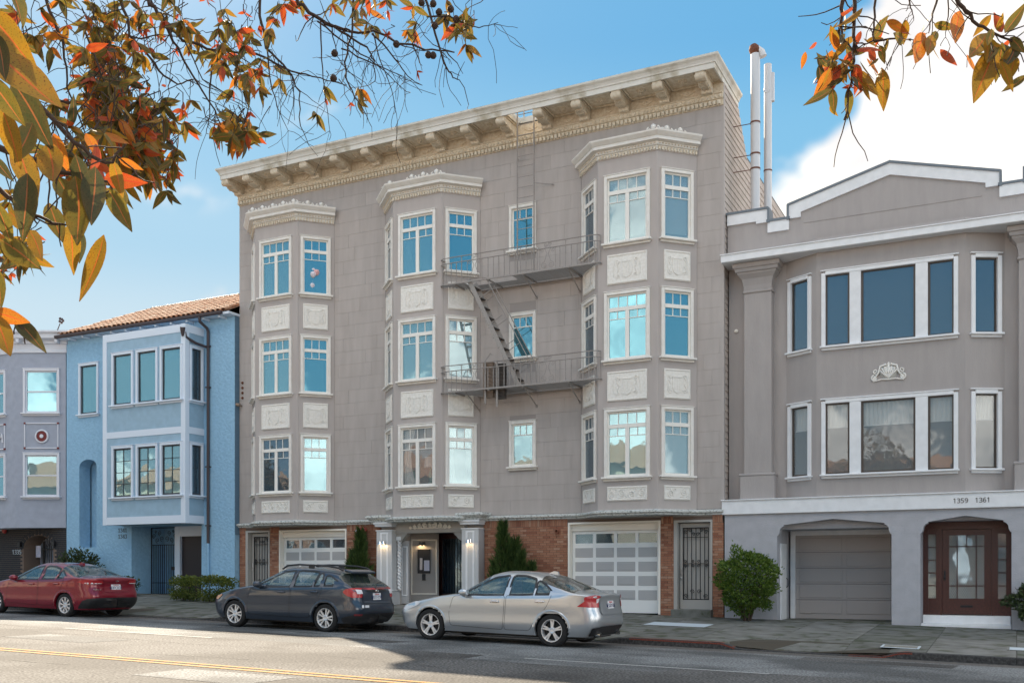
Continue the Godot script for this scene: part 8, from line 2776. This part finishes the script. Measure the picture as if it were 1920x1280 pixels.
	cap.lathe([Vector2(0.0, 0.016), Vector2(0.010, 0.014), Vector2(0.017, 0.004), Vector2(0.018, -0.006), Vector2(0.012, -0.016), Vector2(0.0, -0.018)], Transform3D.IDENTITY, 10)
	var cm := cap.mesh()
	for p in [[627, 99, 5.1], [743, 82, 5.2], [625, 146, 5.0], [803, 102, 5.2], [812, 103, 5.2], [815, 47, 5.2], [823, 22, 5.2], [790, 4, 5.2], [845, 16, 5.2], [855, 35, 5.2], [812, 6, 5.2], [200, 176, 4.4], [211, 232, 4.2]]:
		put(T, "seed_capsule", cm, M.twig, seen_at(p[0], p[1], p[2]) - tb)


func build_small_things() -> void:
	# wall lamps, lit, on the pilasters and in the vestibule
	var bulb := mat("lamp_glow", Color(1, 1, 1), 0.5)
	bulb.emission_enabled = true
	bulb.emission = lin(1.0, 0.66, 0.32)
	bulb.emission_energy_multiplier = 1.6
	for e in [[-17.455, 2.52, 0.345, "chrome twin wall lamp on the pilaster nearer the left garage", 2], [-14.435, 2.52, 0.345, "chrome wall lamp on the entrance pilaster nearer the wide brick wall", 1], [-16.72, 2.50, -0.80, "small wall lamp above the intercom in the vestibule", 2]]:
		var L := thing("wall_lamp", e[3], "lamp", Vector3(e[0], e[1], e[2]), "lit lamps of the entrance")
		var p := MB.new()
		p.cbox(Vector3(0, 0.02, 0.01), Vector3(0.09, 0.13, 0.02), 0.008)
		put(L, "wall_plate", p.mesh(), M.chrome)
		for k in e[4]:
			var dx: float = 0.0 if e[4] == 1 else (-0.065 + 0.13 * k)
			var s := MB.new()
			s.tube([Vector3(dx * 0.3, 0.03, 0.02), Vector3(dx, 0.06, 0.07), Vector3(dx, 0.05, 0.10)], 0.012, 0.012, 6)
			s.lathe([Vector2(0.02, 0.06), Vector2(0.04, 0.04), Vector2(0.062, -0.02), Vector2(0.075, -0.06), Vector2(0.068, -0.058), Vector2(0.03, 0.035)], Transform3D(Basis.IDENTITY, Vector3(dx, 0.02, 0.10)), 16)
			put(L, "lamp_shade", s.mesh(), M.chrome)
			var b := MB.new()
			b.lathe([Vector2(0, 0.04), Vector2(0.022, 0.02), Vector2(0.028, -0.01), Vector2(0.018, -0.035), Vector2(0, -0.042)], Transform3D(Basis.IDENTITY, Vector3(dx, -0.01, 0.10)), 12)
			put(L, "bulb", b.mesh(), bulb)
			var o := OmniLight3D.new()
			o.name = "bulb_light"
			o.light_color = lin(1.0, 0.70, 0.38)
			o.light_energy = 0.014
			o.light_size = 0.03
			o.omni_range = 6.0
			o.shadow_enabled = true
			o.position = Vector3(dx, -0.02, 0.10)
			L.add_child(o, true)
	# intercom board
	var I := thing("intercom", "black intercom board with a paper notice on the vestibule wall", "intercom", Vector3(-16.73, 1.95, -0.84))
	I.rotation.y = 0.50
	bar(I, "board", Vector3(-0.20, -0.36, 0.02), Vector3(0.20, 0.40, 0.05), M.iron_black)
	bar(I, "handset", Vector3(-0.13, -0.25, 0.05), Vector3(-0.05, 0.12, 0.085), M.steel)
	bar(I, "notice", Vector3(0.0, -0.28, 0.05), Vector3(0.17, 0.05, 0.056), M.paper)
	bar(I, "bracket", Vector3(-0.06, -0.58, 0.02), Vector3(0.05, -0.38, 0.05), M.iron_black)
	# fire bells
	for e in [[-18.42, 2.94, 0.0, "red fire bell on the brick wall above the juniper"], [-35.0, 3.28, 0.19, "red fire bell on the black brick wall"]]:
		var b := thing("fire_bell", e[3], "bell", Vector3(e[0], e[1], e[2]), "red bells")
		var m := MB.new()
		m.lathe([Vector2(0.03, 0.0), Vector2(0.03, 0.05), Vector2(0.13, 0.05), Vector2(0.125, 0.08), Vector2(0.09, 0.11), Vector2(0.0, 0.125)], Transform3D(Basis(Vector3.RIGHT, PI / 2), Vector3.ZERO), 24)
		put(b, "gong", m.mesh(), M.red_bell)
		bar(b, "striker_box", Vector3(-0.30, -0.03, 0.0), Vector3(-0.12, 0.03, 0.05), M.cover_pale)
	var ve := thing("wall_vent", "small round vent on the brick wall beside the white garage", "vent", Vector3(-11.75, 2.78, 0.0))
	var vm := MB.new()
	vm.lathe([Vector2(0.06, 0.0), Vector2(0.06, 0.09), Vector2(0.045, 0.10), Vector2(0.04, 0.03), Vector2(0, 0.03)], Transform3D(Basis(Vector3.RIGHT, PI / 2), Vector3.ZERO), 16)
	put(ve, "hood", vm.mesh(), M.brick_2)
	put(ve, "flange", bxm(Vector3(0.17, 0.17, 0.012)), M.brick_2, Vector3(0, 0, 0.004))
	# camera and bolts on the corner of the grey building
	var sc := thing("security_camera", "small security camera on the edge of the grey building facing the blue house", "camera", Vector3(-23.40, 7.27, 0.0))
	var cm := MB.new()
	cm.tube([Vector3(0, -0.03, 0), Vector3(0, -0.03, 0.10)], 0.025, 0.025, 8)
	put(sc, "bracket", cm.mesh(), M.old_wood)
	var cb := MB.new()
	cb.tube([Vector3(0.02, -0.02, 0.12), Vector3(-0.22, 0.02, 0.14)], 0.055, 0.05, 10)
	put(sc, "housing", cb.mesh(), M.old_wood)
	for k in 4:
		var w := thing("wall_bolt", "%s of four rusty anchor bolts in a column above the security camera" % ["lowest", "second lowest", "second highest", "highest"][k], "bolt", Vector3(-23.36, 7.5 + k * 0.17, 0.0), "anchor bolts on the grey wall")
		var bm := MB.new()
		bm.lathe([Vector2(0.045, 0.0), Vector2(0.045, 0.02), Vector2(0.02, 0.025), Vector2(0.02, 0.06), Vector2(0, 0.065)], Transform3D(Basis(Vector3.RIGHT, PI / 2), Vector3.ZERO), 10)
		put(w, "head", bm.mesh(), M.rust)
	# flues
	var fl := thing("flue_pipe", "tall white flue pipe with rusty cap strapped to the clapboard wall", "pipe", Vector3(-6.33, 10.6, -0.95), "flues")
	var f := MB.new()
	f.tube([Vector3(0, -1.0, 0), Vector3(0, 5.0, 0)], 0.125, 0.125, 20)
	put(fl, "pipe", f.mesh(), M.pipe_paint)
	var fc := MB.new()
	fc.lathe([Vector2(0.0, 0.17), Vector2(0.10, 0.14), Vector2(0.145, 0.05), Vector2(0.145, -0.05), Vector2(0.10, -0.12), Vector2(0.0, -0.14)], Transform3D(Basis(Vector3.BACK, 0.35), Vector3(-0.02, 5.12, 0.0)), 16)
	put(fl, "cap", fc.mesh(), M.rust)
	var fh := MB.new()
	fh.tube([Vector3(0.04, 5.16, -0.02), Vector3(0.16, 5.05, -0.04), Vector3(0.20, 4.92, -0.05)], 0.09, 0.10, 12)
	put(fl, "cowl", fh.mesh(), M.pipe_paint)
	for y in [2.3, 1.9, 3.15]:
		var st := MB.new()
		st.tube([Vector3(-0.62, y + 0.05, -0.1), Vector3(0.0, y, 0.0)], 0.012, 0.012, 5)
		st.lathe([Vector2(0.128, -0.02), Vector2(0.136, -0.02), Vector2(0.136, 0.02), Vector2(0.128, 0.02)], Transform3D(Basis.IDENTITY, Vector3(0, y, 0)), 16)
		put(fl, "strap", st.mesh(), M.rust)
	var f2 := thing("flue_pipe", "shorter white flue pipe with open elbow behind the tall flue", "pipe", Vector3(-6.08, 10.6, -1.35), "flues")
	var g := MB.new()
	g.tube([Vector3(0, -1.0, 0), Vector3(0, 4.35, 0)], 0.105, 0.105, 18)
	g.tube([Vector3(0.0, 4.30, 0), Vector3(0.0, 4.85, 0)], 0.10, 0.10, 18)
	g.tube([Vector3(0.10, 3.85, -0.06), Vector3(0.10, 4.62, -0.06)], 0.07, 0.07, 12)
	put(f2, "pipe", g.mesh(), M.pipe_paint)
	var mo := MB.new()
	mo.lathe([Vector2(0.085, 0.0), Vector2(0.075, 0.012), Vector2(0.0, 0.012)], Transform3D(Basis(Vector3.RIGHT, PI / 2) , Vector3(-0.01, 4.12, 0.10)), 16)
	put(f2, "opening", mo.mesh(), M.pipe_paint)
	var s2 := MB.new()
	s2.lathe([Vector2(0.108, -0.015), Vector2(0.116, -0.015), Vector2(0.116, 0.015), Vector2(0.108, 0.015)], Transform3D(Basis.IDENTITY, Vector3(0, 1.95, 0)), 16)
	put(f2, "strap", s2.mesh(), M.rust)
	# aerial on the lavender roof
	var an := thing("roof_aerial", "small dark aerial on a bent mast at the lavender house's roof edge", "aerial", Vector3(-32.35, 10.58, 0.0))
	var am := MB.new()
	am.tube([Vector3(-0.12, 0, 0), Vector3(0.02, 0.22, 0), Vector3(0.14, 0.42, 0)], 0.02, 0.018, 6)
	put(an, "mast", am.mesh(), M.gutter)
	var ah := MB.new()
	for q in [[0.12, 0.50], [0.22, 0.44], [0.24, 0.56], [0.14, 0.60], [0.30, 0.50]]: ah.cbox(Vector3(q[0], q[1], 0.0), Vector3(0.09, 0.09, 0.07), 0.02)
	put(an, "receiver", ah.mesh(), M.gutter)
	# covers let into the pavement
	for e in [[-7.35, 2.7, 1.5, 0.85, "cover_pale", "large pale utility cover in the pavement before the grilled door"], [-2.05, 5.2, 0.62, 0.42, "cover_iron", "small framed utility box cover in the pavement near the kerb"], [0.35, 4.6, 0.95, 0.5, "cover_pale", "pale utility cover in the pavement before the panelled entrance"]]:
		var c := thing("utility_cover", e[5], "cover", Vector3(e[0], ground(e[0], e[1]) + 0.006, e[1]), "utility covers")
		c.rotation = Vector3(0.0355, 0, atan(SLOPE))
		var lid := MB.new()
		lid.cbox(Vector3(0, 0.002, 0), Vector3(e[2], 0.012, e[3]), 0.004)
		put(c, "lid", lid.mesh(), M[e[4]])
		var fr := MB.new()
		for sx in [-1.0, 1.0]:
			fr.cbox(Vector3(sx * (e[2] / 2 + 0.025), 0.001, 0), Vector3(0.045, 0.012, e[3] + 0.1), 0.004)
			fr.cbox(Vector3(0, 0.001, sx * (e[3] / 2 + 0.025)), Vector3(e[2], 0.012, 0.045), 0.004)
		put(c, "frame", fr.mesh(), M.cover_pale if e[4] == "cover_iron" else M.slab_2)
	# things standing in windows
	var bl := thing("balloon_cluster", "cluster of pink and clear balloons behind a top-floor bay window", "balloons", Vector3(-20.30, 10.72, 0.38))
	mat("balloon_pink", Color(0.75, 0.42, 0.42), 0.3)
	mat("balloon_pale", Color(0.72, 0.66, 0.72), 0.3)
	var i := 0
	for q in [[0.0, 0.55, 0.0, 0.10], [0.13, 0.46, 0.0, 0.10], [0.06, 0.38, 0.08, 0.10], [-0.03, 0.16, 0.02, 0.09], [0.0, 0.04, 0.05, 0.09]]:
		var m := MB.new()
		m.lathe([Vector2(0.0, -q[3] * 1.15), Vector2(q[3] * 0.7, -q[3] * 0.7), Vector2(q[3], 0.05 * q[3]), Vector2(q[3] * 0.72, q[3] * 0.75), Vector2(0.0, q[3])], Transform3D(Basis.IDENTITY, Vector3(q[0] + 0.18, q[1], q[2])), 14)
		put(bl, "balloon", m.mesh(), M.balloon_pink if i % 2 else M.balloon_pale)
		i += 1
	for e in [[-16.25, "pale green vase standing left in the first-floor bay window", "vase"], [-15.52, "pale green vase standing beside the table lamp in the bay window", "vase"]]:
		var v := thing("vase", e[1], e[2], Vector3(e[0], 4.25, 0.56), "vases in the bay window")
		var m := MB.new()
		m.lathe([Vector2(0.0, 0.0), Vector2(0.07, 0.0), Vector2(0.12, 0.10), Vector2(0.125, 0.17), Vector2(0.06, 0.27), Vector2(0.035, 0.38), Vector2(0.06, 0.44), Vector2(0.05, 0.44), Vector2(0.03, 0.38)], Transform3D.IDENTITY, 18)
		put(v, "body", m.mesh(), mat("celadon", Color(0.22, 0.42, 0.36), 0.25))
		bar(v, "stand", Vector3(-0.09, -0.03, -0.09), Vector3(0.09, 0.0, 0.09), M.shadow_wood)
	var tl := thing("table_lamp", "table lamp with white drum shade in the first-floor bay window", "lamp", Vector3(-15.72, 4.25, 0.45))
	var tm := MB.new()
	tm.lathe([Vector2(0.08, 0.0), Vector2(0.08, 0.03), Vector2(0.03, 0.08), Vector2(0.06, 0.25), Vector2(0.02, 0.42), Vector2(0.015, 0.55)], Transform3D.IDENTITY, 14)
	put(tl, "foot", tm.mesh(), M.celadon)
	var th := MB.new()
	th.lathe([Vector2(0.19, 0.50), Vector2(0.16, 0.82), Vector2(0.155, 0.82), Vector2(0.185, 0.50)], Transform3D.IDENTITY, 20)
	put(tl, "lamp_shade", th.mesh(), M.curtain)
	var no := thing("paper_notice", "white paper notice fixed inside the arched black gateway", "notice", Vector3(-33.72, 2.45, -0.25))
	bar(no, "sheet", Vector3(-0.13, -0.22, 0.0), Vector3(0.13, 0.22, 0.006), M.paper)
	bar(no, "holder", Vector3(-0.15, -0.24, -0.012), Vector3(0.15, 0.24, -0.001), M.steel)
	var ib := thing("entry_phone", "steel entry phone beside the arched black gateway", "intercom", Vector3(-33.85, 1.55, -0.2))
	bar(ib, "case", Vector3(-0.09, -0.22, 0.0), Vector3(0.09, 0.22, 0.06), M.steel)
	bar(ib, "button_panel", Vector3(-0.05, -0.15, 0.06), Vector3(0.05, 0.1, 0.068), M.iron_black)
	var wl := thing("wall_light", "tiny round light on the taupe wall beside its pilaster", "lamp", Vector3(-6.72, 8.05, -0.45))
	var wm := MB.new()
	wm.lathe([Vector2(0.0, 0.0), Vector2(0.05, 0.0), Vector2(0.05, 0.04), Vector2(0.0, 0.07)], Transform3D(Basis(Vector3.RIGHT, PI / 2), Vector3.ZERO), 12)
	put(wl, "housing", wm.mesh(), M.warm_white)
	bar(wl, "base", Vector3(-0.035, -0.035, -0.004), Vector3(0.035, 0.035, 0.0), M.warm_white)


func _ready() -> void:
	rng.seed = 77
	# --- camera: level, with the lens shifted up
	var cam := Camera3D.new()
	cam.name = "camera"
	cam.projection = Camera3D.PROJECTION_FRUSTUM
	cam.near = 0.1
	cam.far = 2000.0
	cam.size = cam.near * 1280.0 / FOCAL
	cam.frustum_offset = Vector2(0.0, cam.near * 440.0 / FOCAL)
	cam.position = CAM
	cam.rotation.y = deg_to_rad(PSI)
	add_child(cam)
	cam.current = true
	# --- sun behind the houses, to the upper left
	var sun_dir := Vector3(15.5, -14.75, 13.2).normalized()
	var sun := DirectionalLight3D.new()
	sun.name = "sun"
	sun.light_energy = 1.25
	sun.light_color = lin(1.0, 0.85, 0.66)
	sun.light_angular_distance = 0.53
	sun.shadow_enabled = true
	sun.look_at_from_position(Vector3.ZERO, sun_dir, Vector3.UP)
	add_child(sun)
	# --- sky
	var env := Environment.new()
	env.background_mode = Environment.BG_SKY
	env.sky = make_sky(-sun_dir)
	env.background_energy_multiplier = 1.0
	env.tonemap_mode = Environment.TONE_MAPPER_LINEAR
	env.tonemap_exposure = 3.3
	env.sdfgi_enabled = true
	env.ssao_enabled = true
	env.ssil_enabled = true
	var we := WorldEnvironment.new()
	we.name = "world_environment"
	we.environment = env
	add_child(we)
	make_materials()
	build_ground()
	build_main()
	build_escape()
	build_right_house()
	build_blue_house()
	build_left_house()
	build_across()
	build_plants()
	build_cars()
	build_tree()
	build_small_things()
